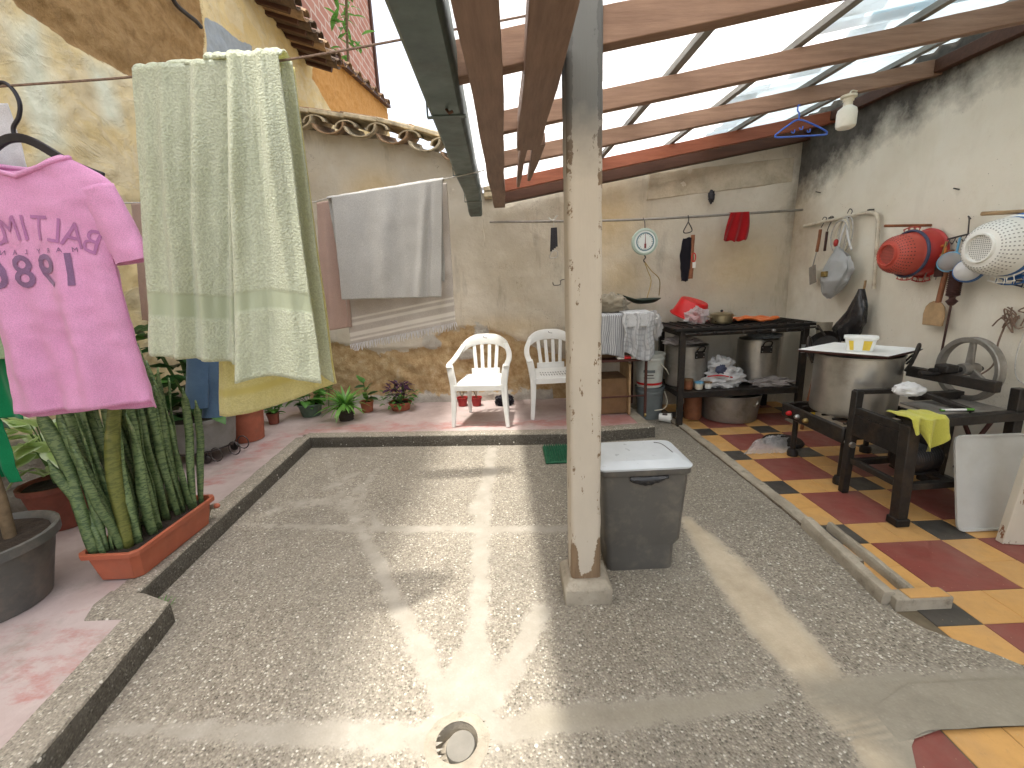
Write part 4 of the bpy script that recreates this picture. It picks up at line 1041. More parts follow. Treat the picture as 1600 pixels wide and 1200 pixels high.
# grey pot at the left edge
gp = thing('potted_shrub', 'large dark grey round pot with a bare woody stem, at the left edge', 'plant', (-2.53, 1.83, .114))
pot(gp, (-2.53, 1.83), .275, .20, .35, 'pot_grey', .022)
g = MB(); g.tube(catmull([V(-2.44, 1.90, .40), V(-2.46, 1.93, .65), V(-2.52, 1.97, .95), V(-2.55, 2.0, 1.25)], 6), .024, 10); g.build('stem', 'stem', gp)
g = MB(); g.tube(catmull([V(-2.56, 1.75, .40), V(-2.58, 1.8, .6), V(-2.66, 1.83, .85)], 6), .014, 8); g.build('stem', 'stem', gp)
lm = leafmesh('leaf', .14, .07, 'leaf_dark', .3)
for i in range(16): put_leaf(lm, gp, V(-2.56 + rnd.uniform(-.1, .05), 1.98, rnd.uniform(1.0, 1.35)), rnd.uniform(0, 6.3), rnd.uniform(-.3, .7), rnd.uniform(.7, 1.2))

# variegated plant
vp = thing('variegated_plant', 'pale green variegated plant in a terracotta pot by the left wall', 'plant', (-2.95, 2.62, .114))
pot(vp, (-2.95, 2.62), .175, .125, .30, 'terracotta_dark', .016)
lm = [leafmesh('leaf', .19, .125, 'leaf_pale', .35, .22, .8, seed=k, wav=.003) for k in range(3)]
for i in range(34):
    a = rnd.uniform(0, 6.3); el = rnd.uniform(-.25, 1.0); rr = rnd.uniform(.02, .13); z = .44 + rnd.uniform(.0, .36)
    c_ = V(-2.95 + rr * math.cos(a), 2.62 + rr * math.sin(a), z); put_leaf(rnd.choice(lm), vp, c_, a + rnd.uniform(-.4, .4), el, rnd.uniform(.85, 1.35), rnd.uniform(-.4, .4))
    if i % 3 == 0:
        g = MB(); g.tube([V(-2.95, 2.62, .38), V(-2.95 + rr * .6 * math.cos(a), 2.62 + rr * .6 * math.sin(a), z - .08), c_], .004, 5); g.build('stem', 'stem_green', vp)

# big foliage plant in a grey tub on a wheeled stand
bp = thing('tub_plant', 'dark leafy plant in a grey tub standing on a wheeled iron trolley', 'plant', (-2.78, 3.72, .114))
pot(bp, (-2.78, 3.72), .285, .245, .27, 'tub_grey', .014, z0=.235)
g = MB(); g.tube([V(-2.78 + .24 * math.cos(a), 3.72 + .24 * math.sin(a), .222) for a in [2 * math.pi * i / 24 for i in range(24)]], .008, 6, True)
for k in range(4):
    a = R(20 + 90 * k); g.tube([V(-2.78, 3.72, .222), V(-2.78 + .24 * math.cos(a), 3.72 + .24 * math.sin(a), .222)], .007, 6)
g.build('stand', 'wire_metal', bp)
for k in range(4):
    a = R(-55 + 90 * k); c_ = V(-2.78 + .22 * math.cos(a), 3.72 + .22 * math.sin(a), .155); g = MB()
    g.lathe([(.012, -.012), (.034, -.010), (.038, 0), (.034, .010), (.012, .012)], 18, Matrix.Translation(c_) @ Matrix.Rotation(R(90), 4, 'X')); g.tube([c_ + V(0, -.02, 0), c_ + V(0, -.018, .06)], .006, 6); g.tube([c_ + V(0, .02, 0), c_ + V(0, .018, .06)], .006, 6); g.build('castor', 'wire_metal', bp)
for k in range(3):
    a = R(-40 + 30 * k); c_ = V(-2.78 + .30 * math.cos(a), 3.72 + .30 * math.sin(a), .20); g = MB()
    g.tube([c_ + V(.05 * math.cos(t), 0, .06 * math.sin(t)) for t in [2 * math.pi * i / 16 for i in range(16)]], .005, 6, True); g.build('scroll', 'wire_metal', bp)
lm = [leafmesh('leaf', .26, .15, 'leaf_dark', .45, .2, .75, wav=.006, seed=k) for k in range(3)] + [leafmesh('leaf', .22, .12, 'leaf_green', .4, .2, .8, wav=.005, seed=9)]
for i in range(95):
    a = rnd.uniform(0, 6.3); z = rnd.uniform(.48, 1.35); rr = rnd.uniform(.03, .30) * (1 - .3 * (z - .5)); c_ = V(-2.80 + rr * math.cos(a), 3.72 + rr * math.sin(a), z)
    put_leaf(rnd.choice(lm), bp, c_, a + rnd.uniform(-.5, .5), rnd.uniform(-.3, .8), rnd.uniform(.6, 1.1), rnd.uniform(-.5, .5))
for i in range(9):
    a = rnd.uniform(0, 6.3); g = MB(); g.tube(catmull([V(-2.8, 3.72, .46), V(-2.8 + .08 * math.cos(a), 3.72 + .08 * math.sin(a), .8), V(-2.8 + .2 * math.cos(a), 3.72 + .2 * math.sin(a), 1.25)], 5), .007, 6); g.build('stem', 'stem_green', bp)

tp = thing('terracotta_planter', 'big plain terracotta pot behind the trolley, under the yellow towel', 'pot', (-2.66, 4.17, .114))
pot(tp, (-2.66, 4.17), .175, .14, .32, 'terracotta', .014)
lm = leafmesh('leaf', .16, .10, 'leaf_green', .4, .2, .8)
for i in range(22): a = rnd.uniform(0, 6.3); put_leaf(lm, tp, V(-2.66 + .07 * math.cos(a), 4.17 + .07 * math.sin(a), .44 + rnd.uniform(0, .18)), a, rnd.uniform(0, .9), rnd.uniform(.6, 1))

def pot_plant(name, label, c, rt_, rb, h, mat, leaves, n, spread, hh, el, group=None, ribs=0, stems=0):
    t = thing(name, label, 'plant', (c[0], c[1], .114), group); pot(t, c, rt_, rb, h, mat, .009, n=24, ribs=ribs)
    for i in range(n):
        a = rnd.uniform(0, 6.3); rr = rnd.uniform(.0, spread); z = .114 + h - .02 + rnd.uniform(hh[0], hh[1])
        p = V(c[0] + rr * math.cos(a), c[1] + rr * math.sin(a), z)
        put_leaf(rnd.choice(leaves), t, p, a + rnd.uniform(-.3, .3), rnd.uniform(*el), rnd.uniform(.65, 1.15), rnd.uniform(-.4, .4))
        if stems and i % stems == 0:
            g = MB(); g.tube([V(c[0], c[1], .114 + h - .03), V(c[0] + rr * .5 * math.cos(a), c[1] + rr * .5 * math.sin(a), (z + .1 + h) / 2), p], .003, 5); g.build('stem', 'stem_green', t)
    return t
pot_plant('potted_plant', 'small leafy plant in a little dark red square-sided pot', (-2.66, 4.66), .062, .05, .125, 'terracotta_dark', [leafmesh('leaf', .085, .055, 'leaf_mid', .3)], 46, .07, (.0, .15), (-.2, .9), stems=6)
pot_plant('potted_plant', 'round-leaved plant in a low green bowl near the wall corner', (-2.36, 4.93), .135, .10, .15, 'pot_green', [leafmesh('leaf', .12, .11, 'leaf_mid', .3, .3, .6), leafmesh('leaf', .12, .10, 'leaf_green', .3, .3, .6)], 60, .16, (.0, .20), (-.3, .8), stems=6)
pot_plant('spider_plant', 'bright green spider plant arching from a ribbed dark pot', (-1.86, 4.68), .088, .075, .15, 'pot_dark', [leafmesh('leaf', .27, .032, 'leaf_spider', .75, .25, .9, 10), leafmesh('leaf', .22, .03, 'leaf_spider', .55, .25, .9, 10), leafmesh('leaf', .18, .03, 'leaf_mid', .35, .25, .9, 10)], 95, .05, (.0, .06), (.15, 1.35), ribs=5)
pot_plant('potted_plant', 'thick dark paddle-leaved plant in a small terracotta pot', (-1.72, 4.98), .075, .06, .13, 'terracotta', [leafmesh('leaf', .15, .075, 'leaf_dark', .15, .2, .8), leafmesh('leaf', .13, .07, 'leaf_green', .2, .2, .8)], 14, .035, (.02, .28), (.1, 1.1), stems=2)
pu = pot_plant('potted_plant', 'purple-leaved plant with green trailing shoots in a wide terracotta bowl', (-1.33, 5.0), .13, .10, .10, 'terracotta', [leafmesh('leaf', .09, .05, 'leaf_purple', .2), leafmesh('leaf', .08, .045, 'leaf_purple', .3)], 80, .14, (.06, .25), (-.2, 1.0), stems=6)
for i in range(80):
    a = rnd.uniform(0, 6.3); rr = rnd.uniform(.09, .22); put_leaf(lm, pu, V(-1.33 + rr * math.cos(a), 5.0 + rr * math.sin(a) * .7 - .03, .2 + rnd.uniform(-.02, .14)), a, rnd.uniform(-.2, .7), rnd.uniform(.25, .42), 0)
for i, (x, y, lab) in enumerate(((-.60, 5.04, 'little red pot with dry stems, left one behind the chair'), (-.43, 5.02, 'little red pot with dry stems, right one behind the chair'))):
    t = thing('red_pot', lab, 'pot', (x, y, .114)); pot(t, (x, y), .062, .05, .105, 'pot_red', .008, n=24)
    for k in range(5):
        a = rnd.uniform(0, 6.3); g = MB(); g.tube(catmull([V(x, y, .2), V(x + .03 * math.cos(a), y + .03 * math.sin(a), .28), V(x + .07 * math.cos(a), y + .07 * math.sin(a), .30 + rnd.uniform(0, .06))], 4), .003, 5); g.build('stem', 'stem', t)
def lump(name, mat, c, r, seed, label, cat, amp=.3, fr=3.0, flat=True, parent=None, n=36, m=22, M=None):
    g = MB(); c = Vector(c)
    def fn(u, v):
        th = math.pi * v; a = 2 * math.pi * u; d = V(math.sin(th) * math.cos(a), math.sin(th) * math.sin(a), -math.cos(th))
        k = 1 + amp * nz(d.x * fr, d.y * fr + seed, d.z * fr) + amp * .45 * nz(d.x * fr * 2.7, d.y * fr * 2.7, d.z * fr * 2.7 + seed) + amp * .25 * abs(nz(d.x * fr * 6, d.y * fr * 6 + seed, d.z * fr * 6))
        p = V(d.x * r[0] * k, d.y * r[1] * k, d.z * r[2] * k)
        if M: p = M @ p
        p = c + p
        if flat and p.z < c.z - r[2] * .8: p.z = c.z - r[2] * .8
        return p
    g.grid(fn, n, m, True); o = g.build(name, mat, parent, ang=60)
    return tag(o, label, cat) if label else o
lump('cloth_bundle', 'black_cloth', (-.10, 4.98, .17), (.11, .07, .075), 4, 'dark rag bundle on the floor behind the white chair', 'rag')
vn = thing('wall_vine', 'thin green vine climbing the back wall beside the sage towel', 'plant', (-2.28, 5.2, .114))
lm = leafmesh('leaf', .10, .08, 'leaf_green', .2, .2, .7)
g = MB(); g.tube(catmull([V(-2.28, 5.22, .11), V(-2.24, 5.24, .5), V(-2.30, 5.25, .9), V(-2.22, 5.26, 1.2)], 6), .006, 6); g.build('stem', 'stem_green', vn)
for i in range(34): put_leaf(lm, vn, V(-2.26 + rnd.uniform(-.09, .10), 5.20 + rnd.uniform(-.06, .02), rnd.uniform(.35, 1.2)), rnd.uniform(-2.6, -.5), rnd.uniform(-.6, .5), rnd.uniform(.6, 1.1), rnd.uniform(-.6, .6))
rv = thing('roof_weed', 'green weed growing on the tiled wing roof in front of the pink building', 'plant', (-3.45, 11.5, 6.4))
lm = leafmesh('leaf', .32, .10, 'leaf_mid', .3)
for i in range(60): put_leaf(lm, rv, V(-3.35 + rnd.uniform(-.3, .2), 11.6 + rnd.uniform(-.5, .5), 7.6 + rnd.uniform(-.9, 1.0)), rnd.uniform(0, 6.3), rnd.uniform(-.6, 1.0), rnd.uniform(.6, 1.2), 0)
g = MB(); g.tube(catmull([V(-3.45, 11.5, 6.3), V(-3.4, 11.55, 7.2), V(-3.3, 11.6, 8.3)], 5), .03, 6); g.build('stem', 'stem', rv)
g = MB()
tw = thing('grass_tuft', 'tiny green grass tuft growing in the kerb corner', 'grass', (-1.83, 1.88, .01)); lm = leafmesh('leaf', .07, .006, 'leaf_mid', .2)
for i in range(14): put_leaf(lm, tw, V(-1.80 + rnd.uniform(-.03, .04), 1.90 + rnd.uniform(-.02, .02), .012), rnd.uniform(0, 6.3), rnd.uniform(.5, 1.3), rnd.uniform(.6, 1))

# ------------------------------------------------------------------ white plastic chairs
simple('chair_plastic', (.80, .80, .77), .38, 0, .06, 6, .03, 90, dirt=(.60, .57, .50), dscale=5, damt=.25)
def make_chair(label, loc, rz):
    t = thing('plastic_chair', label, 'chair', (0, 0, 0), 'white plastic armchairs'); g = MB(); mt = 'chair_plastic'
    SW, SD, SH = .235, .24, .435       # half width, half depth, seat height (front is -Y)
    def seat(u, v):
        x = (u * 2 - 1) * SW * (1.0 - .08 * v); yv = -SD + 2 * SD * v
        z = SH - .022 * math.sin(math.pi * min(1, v * 1.05)) * (1 - (u * 2 - 1) ** 2 * .6) - .035 * sstep(.12, 0, v) ** 2 + .012 * v
        return V(x, yv, z)
    g.grid(seat, 22, 22); st = g.build('seat', mt, t, solid=.007, local=True, ang=89)
    g = MB()
    for i in range(11):
        for j in range(2):
            x = -.15 + .03 * i; y0 = -.02 + .10 * j; p = seat((x / SW + 1) / 2, (y0 + SD) / (2 * SD)); g.bx(p.x - .004, p.x + .004, p.y - .035, p.y + .035, p.z + .0036, p.z + .0046)
    kind(g.build('slots', 'pot_grey', st, local=True), 'stuff')
    g = MB()                       # apron round the seat
    ap = [V(-SW * .92, SD, SH - .02)] + [V(-SW, -SD + .04, SH - .025), V(-SW + .03, -SD, SH - .03), V(SW - .03, -SD, SH - .03), V(SW, -SD + .04, SH - .025)] + [V(SW * .92, SD, SH - .02)]
    g.sweep(catmull(ap, 5), [(-.028, -.004), (.026, -.004), (.026, .004), (-.028, .004)], (0, 0, 1)); g.build('apron', mt, t, local=True, bevel=.002)
    for s_ in (-1, 1):
        g = MB()                   # front leg runs up to the arm
        g.sweep(catmull([V(s_ * .278, -.245, 0), V(s_ * .262, -.235, .22), V(s_ * .255, -.225, .42), V(s_ * .27, -.22, .55), V(s_ * .285, -.20, .628)], 5), [(-.030, -.016), (.030, -.016), (.030, .016), (-.030, .016)], (1, 0, 0), scale=[(.62 + .5 * min(1, i / 12), 1) for i in range(21)]); g.build('leg', mt, t, bevel=.006, local=True)
        g = MB(); g.sweep(catmull([V(s_ * .215, .285, 0), V(s_ * .205, .255, .22), V(s_ * .20, .225, .43)], 5), [(-.026, -.014), (.026, -.014), (.026, .014), (-.026, .014)], (1, 0, 0), scale=[(.65 + .4 * i / 10, 1) for i in range(11)]); g.build('leg', mt, t, bevel=.005, local=True)
        g = MB(); g.sweep(catmull([V(s_ * .285, -.235, .612), V(s_ * .292, -.17, .638), V(s_ * .288, .0, .655), V(s_ * .27, .15, .70), V(s_ * .225, .255, .775)], 6), [(-.010, -.028), (.010, -.028), (.010, .028), (-.010, .028)], (0, 0, 1)); g.build('armrest', mt, t, bevel=.006, local=True)
    def back(u, v):                # slightly hollow back
        x = (u * 2 - 1); return V(x * (.20 + .03 * v), .215 + .10 * v + .03 * (1 - x * x) , SH + .40 * v)
    g = MB()
    n = 28
    arch = []
    for i in range(n + 1):
        x = -1 + 2 * i / n; top = .875 - .085 * abs(x) ** 3.2; bot = .735 + .03 * (1 - x * x) - .05 * abs(x) ** 4
        for z in (bot, (bot + top) / 2, top): arch.append(V(x * .245, .262 + .052 * (1 - x * x) + .20 * (z - .735), z))
    fs = []
    for i in range(n):
        for j in range(2): a = i * 3 + j; fs.append((a, a + 3, a + 4, a + 1))
    g.add(arch, fs); br_ = g.build('backrest', mt, t, solid=.016, bevel=.004, local=True, ang=60)
    for x0 in (-.108, -.036, .036, .108):
        g = MB(); a = V(x0 * .95, .232, SH - .01); b_ = V(x0 * 1.18, .312 - .5 * x0 * x0, .76); g.bar(a, b_, .040, .010, (0, -1, .2), .036, .010); g.build('slat', mt, br_, bevel=.003, local=True)
    g = MB(); g.bar(V(-.155, .232, SH + .035), V(.155, .232, SH + .035), .012, .09); g.build('back_foot', mt, br_, bevel=.004, local=True)
    g = MB(); g.tube(catmull([V(-.01, .262, .86), V(-.006, .255, .845), V(.03, .256, .838)], 5), .003, 5); g.build('hook_mark', 'pot_grey', br_, local=True)
    t.location = loc; t.rotation_euler = (0, 0, rz); return t
c1 = make_chair('white plastic armchair by the back wall, wholly in view left of the post', (-.305, 4.44, .114), -.12)
c2 = copy_tree(c1); c2['label'] = 'white plastic armchair half hidden behind the wooden post'; c2.location = (.46, 4.62, .114); c2.rotation_euler = (0, 0, .06)

# ------------------------------------------------------------------ bin, mat, drain
simple('bin_grey', (.098, .092, .082), .42, 0, .1, 5, .06, 120, dirt=(.20, .175, .14), dscale=7, damt=.55); simple('bin_lid', (.50, .53, .55), .35, 0, .08, 6, .04, 100)
m = NT('film_black'); m.fin((.02, .02, .022), .22, 0, m.bump(m.noise(24, 4, .7), .6, .01), .5)
bn = thing('trash_bin', 'grey plastic rubbish bin with pale lid standing behind the post', 'bin', (.60, 2.22, 0))
def rr4(x0, x1, y0, y1, z, c=.03, n=5):
    out = []
    for (cx, cy, a0) in ((x1 - c, y0 + c, -90), (x1 - c, y1 - c, 0), (x0 + c, y1 - c, 90), (x0 + c, y0 + c, 180)):
        for k in range(n + 1): a = R(a0 + 90 * k / n); out.append(V(cx + c * math.cos(a), cy + c * math.sin(a), z))
    return out
def loft(rings, cap0=True, cap1=True):
    g = MB(); k = len(rings[0]); b = [p for r_ in rings for p in r_]
    fs = [(i * k + q, i * k + (q + 1) % k, i * k + k + (q + 1) % k, i * k + k + q) for i in range(len(rings) - 1) for q in range(k)]
    if cap0: fs.append(tuple(reversed(range(k))))
    if cap1: fs.append(tuple((len(rings) - 1) * k + q for q in range(k)))
    return g.add(b, fs)
BX0, BX1, BY0, BY1 = .415, .865, 1.995, 2.335
rings = []
for z, i0, fx in ((.008, .045, .062), (.035, .038, .060), (.145, .036, .056), (.165, .032, .038), (.18, .028, .028), (.35, .018, .018), (.52, .006, .006), (.56, .004, .004)):
    rings.append(rr4(BX0 + i0, BX1 - fx, BY0 + i0 * .6, BY1 - i0 * .6, z, .032))
loft(rings).build('body', 'bin_grey', bn, ang=30)
loft([rr4(BX0 - .004, BX1 + .004, BY0 - .004, BY1 + .004, .555, .036), rr4(BX0 - .008, BX1 + .008, BY0 - .008, BY1 + .008, .562, .038), rr4(BX0 - .008, BX1 + .008, BY0 - .008, BY1 + .008, .586, .038), rr4(BX0 - .002, BX1 + .002, BY0 - .002, BY1 + .002, .590, .036)]).build('rim', 'bin_grey', bn, ang=30)
ld = loft([rr4(BX0 - .012, BX1 + .012, BY0 - .012, BY1 + .012, .588, .04), rr4(BX0 - .014, BX1 + .014, BY0 - .014, BY1 + .014, .598, .042), rr4(BX0 - .004, BX1 + .004, BY0 - .004, BY1 + .004, .606, .04), rr4(BX0 + .02, BX1 - .02, BY0 + .02, BY1 - .02, .610, .04), rr4(BX0 + .04, BX1 - .04, BY0 + .035, BY1 - .035, .622, .05)]).build('lid', 'bin_lid', bn, ang=30)
g = MB(); g.tube(catmull([V(BX1 - .10, BY1 - .07, .6225), V(BX1 - .065, BY1 - .10, .6225), V(BX1 - .05, BY0 + .12, .6225)], 6), .0025, 5); g.build('lid_groove', 'bin_grey', ld)
g = MB(); g.grid(lambda u, v: V(.56 + .19 * u, BY0 - .004 - .012 * math.sin(math.pi * v) - .004 * nz(u * 9, v * 4, 1), .554 - (.018 + .03 * math.sin(math.pi * min(1, u * 1.1)) ** .7 + .008 * nz(u * 8, 3)) * v), 26, 8); g.build('bin_liner', 'film_black', bn, ang=80, solid=.002)

simple('mat_green', (.015, .12, .055), .6, 0, .35, 30, .2)
mt_ = thing('scrub_mat', 'small dark green bristle mat on the gravel beside the post', 'mat', (.36, 3.66, .0))
g = MB(); g.bx(.255, .56, 3.44, 3.82, .008, .028); g.build('base', 'mat_green', mt_, bevel=.008)
g = MB()
for i in range(14):
    for j in range(18):
        x, y = .268 + .0212 * i, 3.452 + .0208 * j; h = .052 + .01 * nz(x * 30, y * 30); g.add([V(x, y, .028), V(x + .014, y, .028), V(x + .014, y + .014, .028), V(x, y + .014, .028), V(x + .007 + rnd.uniform(-.004, .004), y + .007, h)], [(0, 1, 4), (1, 2, 4), (2, 3, 4), (3, 0, 4)])
kind(g.build('bristles', 'mat_green', mt_, smooth=False), 'stuff')
simple('cap_stone', (.20, .185, .155), .8, 0, .2, 9, .25)
dc = thing('drain_cap', 'round grey cap sitting crooked in the floor drain hole', 'drain', (DR.x, DR.y, -.05))
T = Matrix.Translation((DR.x, DR.y, 0))
g = MB(); 
def ringfn(u, v):
    a = 2 * math.pi * u; r_ = .071 + (.042 + .016 * nz(math.cos(a) * 2, math.sin(a) * 2, 4)) * v; return V(DR.x + r_ * math.cos(a), DR.y + r_ * math.sin(a), .0035 + .004 * math.sin(math.pi * v) - .004 * v + .0015 * nz(math.cos(a) * 5, math.sin(a) * 5, v * 3))
g.grid(ringfn, 48, 6, True); g.build('mortar_ring', 'cement', dc, ang=80)
g = MB(); g.lathe([(.073, -.001), (.071, -.02), (.069, -.055), (1e-6, -.055)], 48, T, cap=False); g.build('hole', 'cement', dc)
g = MB(); g.lathe([(.050, -.03), (.052, .0), (.048, .009), (1e-6, .012)], 28, Matrix.Translation((DR.x + .013, DR.y - .004, -.016)) @ Matrix.Rotation(R(7), 4, 'X') @ Matrix.Rotation(R(-6), 4, 'Y')); g.build('cap', 'cap_stone', dc)
# ------------------------------------------------------------------ kitchen corner: materials
simple('black_steel', (.032, .028, .025), .5, .35, .4, 18, .25, 60, dirt=(.075, .05, .03), dscale=8, damt=.6)
simple('sooty_steel', (.014, .012, .011), .6, .2, .4, 14, .4, 50, dirt=(.06, .035, .02), dscale=8, damt=.7)
simple('rust_steel', (.085, .03, .022), .6, .2, .35, 20, .2, 60)
simple('aluminium', (.48, .46, .42), .36, .92, .15, 7, .12, 40, dirt=(.22, .19, .15), dscale=4, damt=.6)
simple('aluminium_dull', (.34, .32, .285), .5, .75, .2, 7, .2, 40, dirt=(.12, .10, .075), dscale=4, damt=.7)
simple('cast_grey', (.31, .29, .26), .5, .6, .2, 16, .15, 50, dirt=(.10, .08, .06), dscale=6, damt=.5)
simple('red_plastic', (.42, .035, .03), .4, 0, .12, 8, .03); simple('salmon_plastic', (.50, .085, .06), .42, 0, .12, 8, .03); simple('bright_red', (.55, .012, .014), .4, 0, .1, 8)
simple('white_plastic', (.78, .78, .74), .38, 0, .06, 8, .02, dirt=(.6, .56, .48), dscale=5, damt=.2); simple('cream_plastic', (.70, .64, .50), .45, 0, .1, 8); simple('blue_plastic', (.035, .13, .36), .4, 0, .15, 8); simple('sky_plastic', (.13, .36, .55), .4, 0, .15, 8)
simple('navy_strap', (.05, .06, .11), .6, 0, .2, 20); simple('hanger_blue', (.045, .12, .50), .35, 0, .1, 20); simple('yellow_label', (.72, .52, .06), .5, 0, .2, 20)
simple('tub_white', (.80, .82, .80), .4, 0, .06, 8); simple('slot_dark', (.07, .05, .045), .8); simple('slot_grey', (.30, .30, .28), .8)
simple('pipe_cream', (.60, .54, .43), .5, .1, .2, 12, .1, dirt=(.22, .12, .06), dscale=9, damt=.7); simple('brass', (.36, .26, .10), .4, .8, .2, 14)
simple('wood_light', (.42, .28, .15), .65, 0, .3, 14, .15, dirt=(.2, .12, .06)); simple('wood_red', (.26, .10, .045), .6, 0, .3, 14, .15); simple('wood_dark', (.055, .022, .018), .55, 0, .3, 14, .1)
simple('cardboard', (.20, .115, .055), .85, 0, .2, 10); simple('steel', (.42, .41, .39), .35, .9, .15, 14); simple('pan_green', (.055, .075, .06), .5, .3, .25, 9)
simple('dial_face', (.72, .76, .74), .4, 0, .06, 8); simple('dial_blue', (.10, .20, .25), .5); simple('dial_green', (.40, .50, .44), .45, 0, .15, 8); simple('needle', (.20, .03, .03), .5)
simple('brass_pot', (.36, .31, .20), .35, .9, .15, 9); simple('orange_label', (.62, .19, .04), .5); simple('bulb_glass', (.78, .76, .66), .3, 0, .04, 8)
simple('bucket_white', (.60, .62, .57), .5, 0, .15, 7, .05, dirt=(.35, .30, .22), dscale=5, damt=.5); simple('bucket_grey', (.16, .18, .18), .5, 0, .25, 7)
def film(name, c, alpha, rough=.25, tr=.3):
    m = NT(name); m.fin(c, rough, 0, m.bump(m.noise(26, 4, .7), .7, .012), .5)
    t = m.n('ShaderNodeBsdfTranslucent'); t.inputs[0].default_value = (*c, 1); p = m.n('ShaderNodeBsdfTransparent')
    a = m.n('ShaderNodeMixShader'); a.inputs[0].default_value = tr; m.t.links.new(m.b.outputs[0], a.inputs[1]); m.t.links.new(t.outputs[0], a.inputs[2])
    b = m.n('ShaderNodeMixShader'); b.inputs[0].default_value = alpha; m.t.links.new(a.outputs[0], b.inputs[1]); m.t.links.new(p.outputs[0], b.inputs[2]); m.t.links.new(b.outputs[0], m.o.inputs[0])
film('film_clear', (.72, .72, .72), .55); film('film_grey', (.52, .54, .55), .12); film('film_white', (.80, .80, .80), .02); film('film_pinkish', (.66, .60, .58), .30)

def rod(name, mat, pts, r, parent, n=8, cat=6, closed=False):
    g = MB(); g.tube(catmull(pts, cat, closed) if len(pts) > 2 else pts, r, n, closed); return g.build(name, mat, parent)
def boxp(name, mat, x0, x1, y0, y1, z0, z1, parent, bev=.003):
    g = MB(); g.bx(x0, x1, y0, y1, z0, z1); return g.build(name, mat, parent, bevel=bev)
def barp(name, mat, a, b, w_, h, parent, upv=(0, 0, 1), bev=.003):
    g = MB(); g.bar(a, b, w_, h, upv); return g.build(name, mat, parent, bevel=bev)
def vessel(name, mat, c, r, h, parent, z0, lip=.006, n=40, rb=None, wall=.004, dents=0.0):
    rb = r if rb is None else rb; g = MB()
    prof = [(1e-5, 0), (rb - .02, 0), (rb - .004, .006), (rb, .022), (r, h - .01), (r + lip, h - .006), (r + lip, h), (r - wall, h), (rb - wall, .02), (1e-5, .012)]
    full = []
    for (a, za), (b, zb) in zip(prof, prof[1:]):
        k = 8 if abs(zb - za) > .1 else 1
        for i in range(k): full.append((a + (b - a) * i / k, za + (zb - za) * i / k))
    full.append(prof[-1]); g.lathe(full, n, Matrix.Translation((c[0], c[1], z0)))
    if dents: g.v = [(x + (x - c[0]) * dents * nz(x * 9, y * 9, z * 9), y + (y - c[1]) * dents * nz(x * 9, y * 9, z * 9), z) for x, y, z in g.v]
    return g.build(name, mat, parent, ang=32)

# ------------------------------------------------------------------ black griddle table and what is on it
T1 = thing('griddle_table', 'long black iron griddle table with a lower shelf in the back corner', 'table', (2.3, 4.55, 0))
X0, X1, Y0, Y1 = 1.66, 3.02, 4.22, 4.86
boxp('griddle_top', 'sooty_steel', X0 - .06, X1, Y0 - .02, Y1, .985, 1.012, T1)
for (x, y) in ((X0, Y0), (X1 - .16, Y0), (X0, Y1 - .05), (X1 - .16, Y1 - .05)): boxp('leg', 'black_steel', x, x + .055, y, y + .05, .012, .984, T1)
for z in (.93, .31): 
    boxp('front_rail', 'black_steel', X0 + .056, X1 - .161, Y0 + .006, Y0 + .036, z, z + .05, T1); boxp('back_rail', 'black_steel', X0 + .056, X1 - .161, Y1 - .036, Y1 - .006, z, z + .05, T1)
    boxp('side_rail', 'black_steel', X0 + .01, X0 + .04, Y0 + .051, Y1 - .051, z, z + .05, T1); boxp('side_rail', 'black_steel', X1 - .15, X1 - .12, Y0 + .051, Y1 - .051, z, z + .05, T1)
boxp('lower_shelf', 'black_steel', X0 + .002, X1 - .107, Y0 + .002, Y1 - .002, .361, .372, T1)
rod('gas_bar', 'black_steel', [V(X0 + .03, Y0 - .035, .955), V(2.3, Y0 - .045, .965), V(X1 + .06, Y0 - .03, .972)], .011, T1)
for i in range(9):
    x = X0 + .16 + i * .14; g = MB(); g.lathe([(.010, 0), (.016, .01), (.016, .03), (.008, .035)], 10, Matrix.Translation((x, Y0 - .05, .962)) @ Matrix.Rotation(R(90), 4, 'X')); g.build('tap', 'sooty_steel' if i != 5 else 'steel', T1)
for i in range(16): barp('grate_bar', 'sooty_steel', V(X0 + .03 + i * .083, Y0 + .01, 1.018), V(X0 + .03 + i * .083, Y1 - .03, 1.018), .014, .011, T1)
boxp('foot_pad', 'cement', X1 - .20, X1 - .06, Y0 - .05, Y0 + .10, -.003, .012, T1, .004); boxp('foot_pad', 'cement', X0 - .03, X0 + .09, Y0 - .03, Y0 + .09, -.003, .012, T1, .004)
boxp('tape', 'film_grey', X1 - .161, X1 - .104, Y0 - .002, Y0 + .02, .72, .80, T1, 0)

def stockpot(label, c, r, h, z0, mat, plate=True, lidless=True, hd=(0, -1)):
    t = thing('stockpot', label, 'pot', (c[0], c[1], z0)); vessel('body', mat, c, r, h, t, z0, .008, dents=.012)
    d = Vector((hd[0], hd[1], 0)); s_ = V(-d.y, d.x, 0); b = Vector((c[0], c[1], z0 + h * .80)) + d * (r + .004)
    if plate:
        g = MB(); g.bar(b - s_ * .055, b + s_ * .055, .010, .075); g.build('handle_plate', 'sooty_steel', t, bevel=.003)
        for e in (-1, 1):
            for zz in (-.02, .02):
                g = MB(); g.ball(b + s_ * .042 * e + V(0, 0, zz) + d * .006, .006, n=8, m=5); g.build('rivet', 'steel', t)
    g = MB(); g.tube(catmull([b - s_ * .04 + V(0, 0, .03), b - s_ * .036 + d * .03 + V(0, 0, .075), b + d * .036 + V(0, 0, .09), b + s_ * .036 + d * .03 + V(0, 0, .075), b + s_ * .04 + V(0, 0, .03)], 5), .007, 7); g.build('handle', 'sooty_steel', t)
    return t
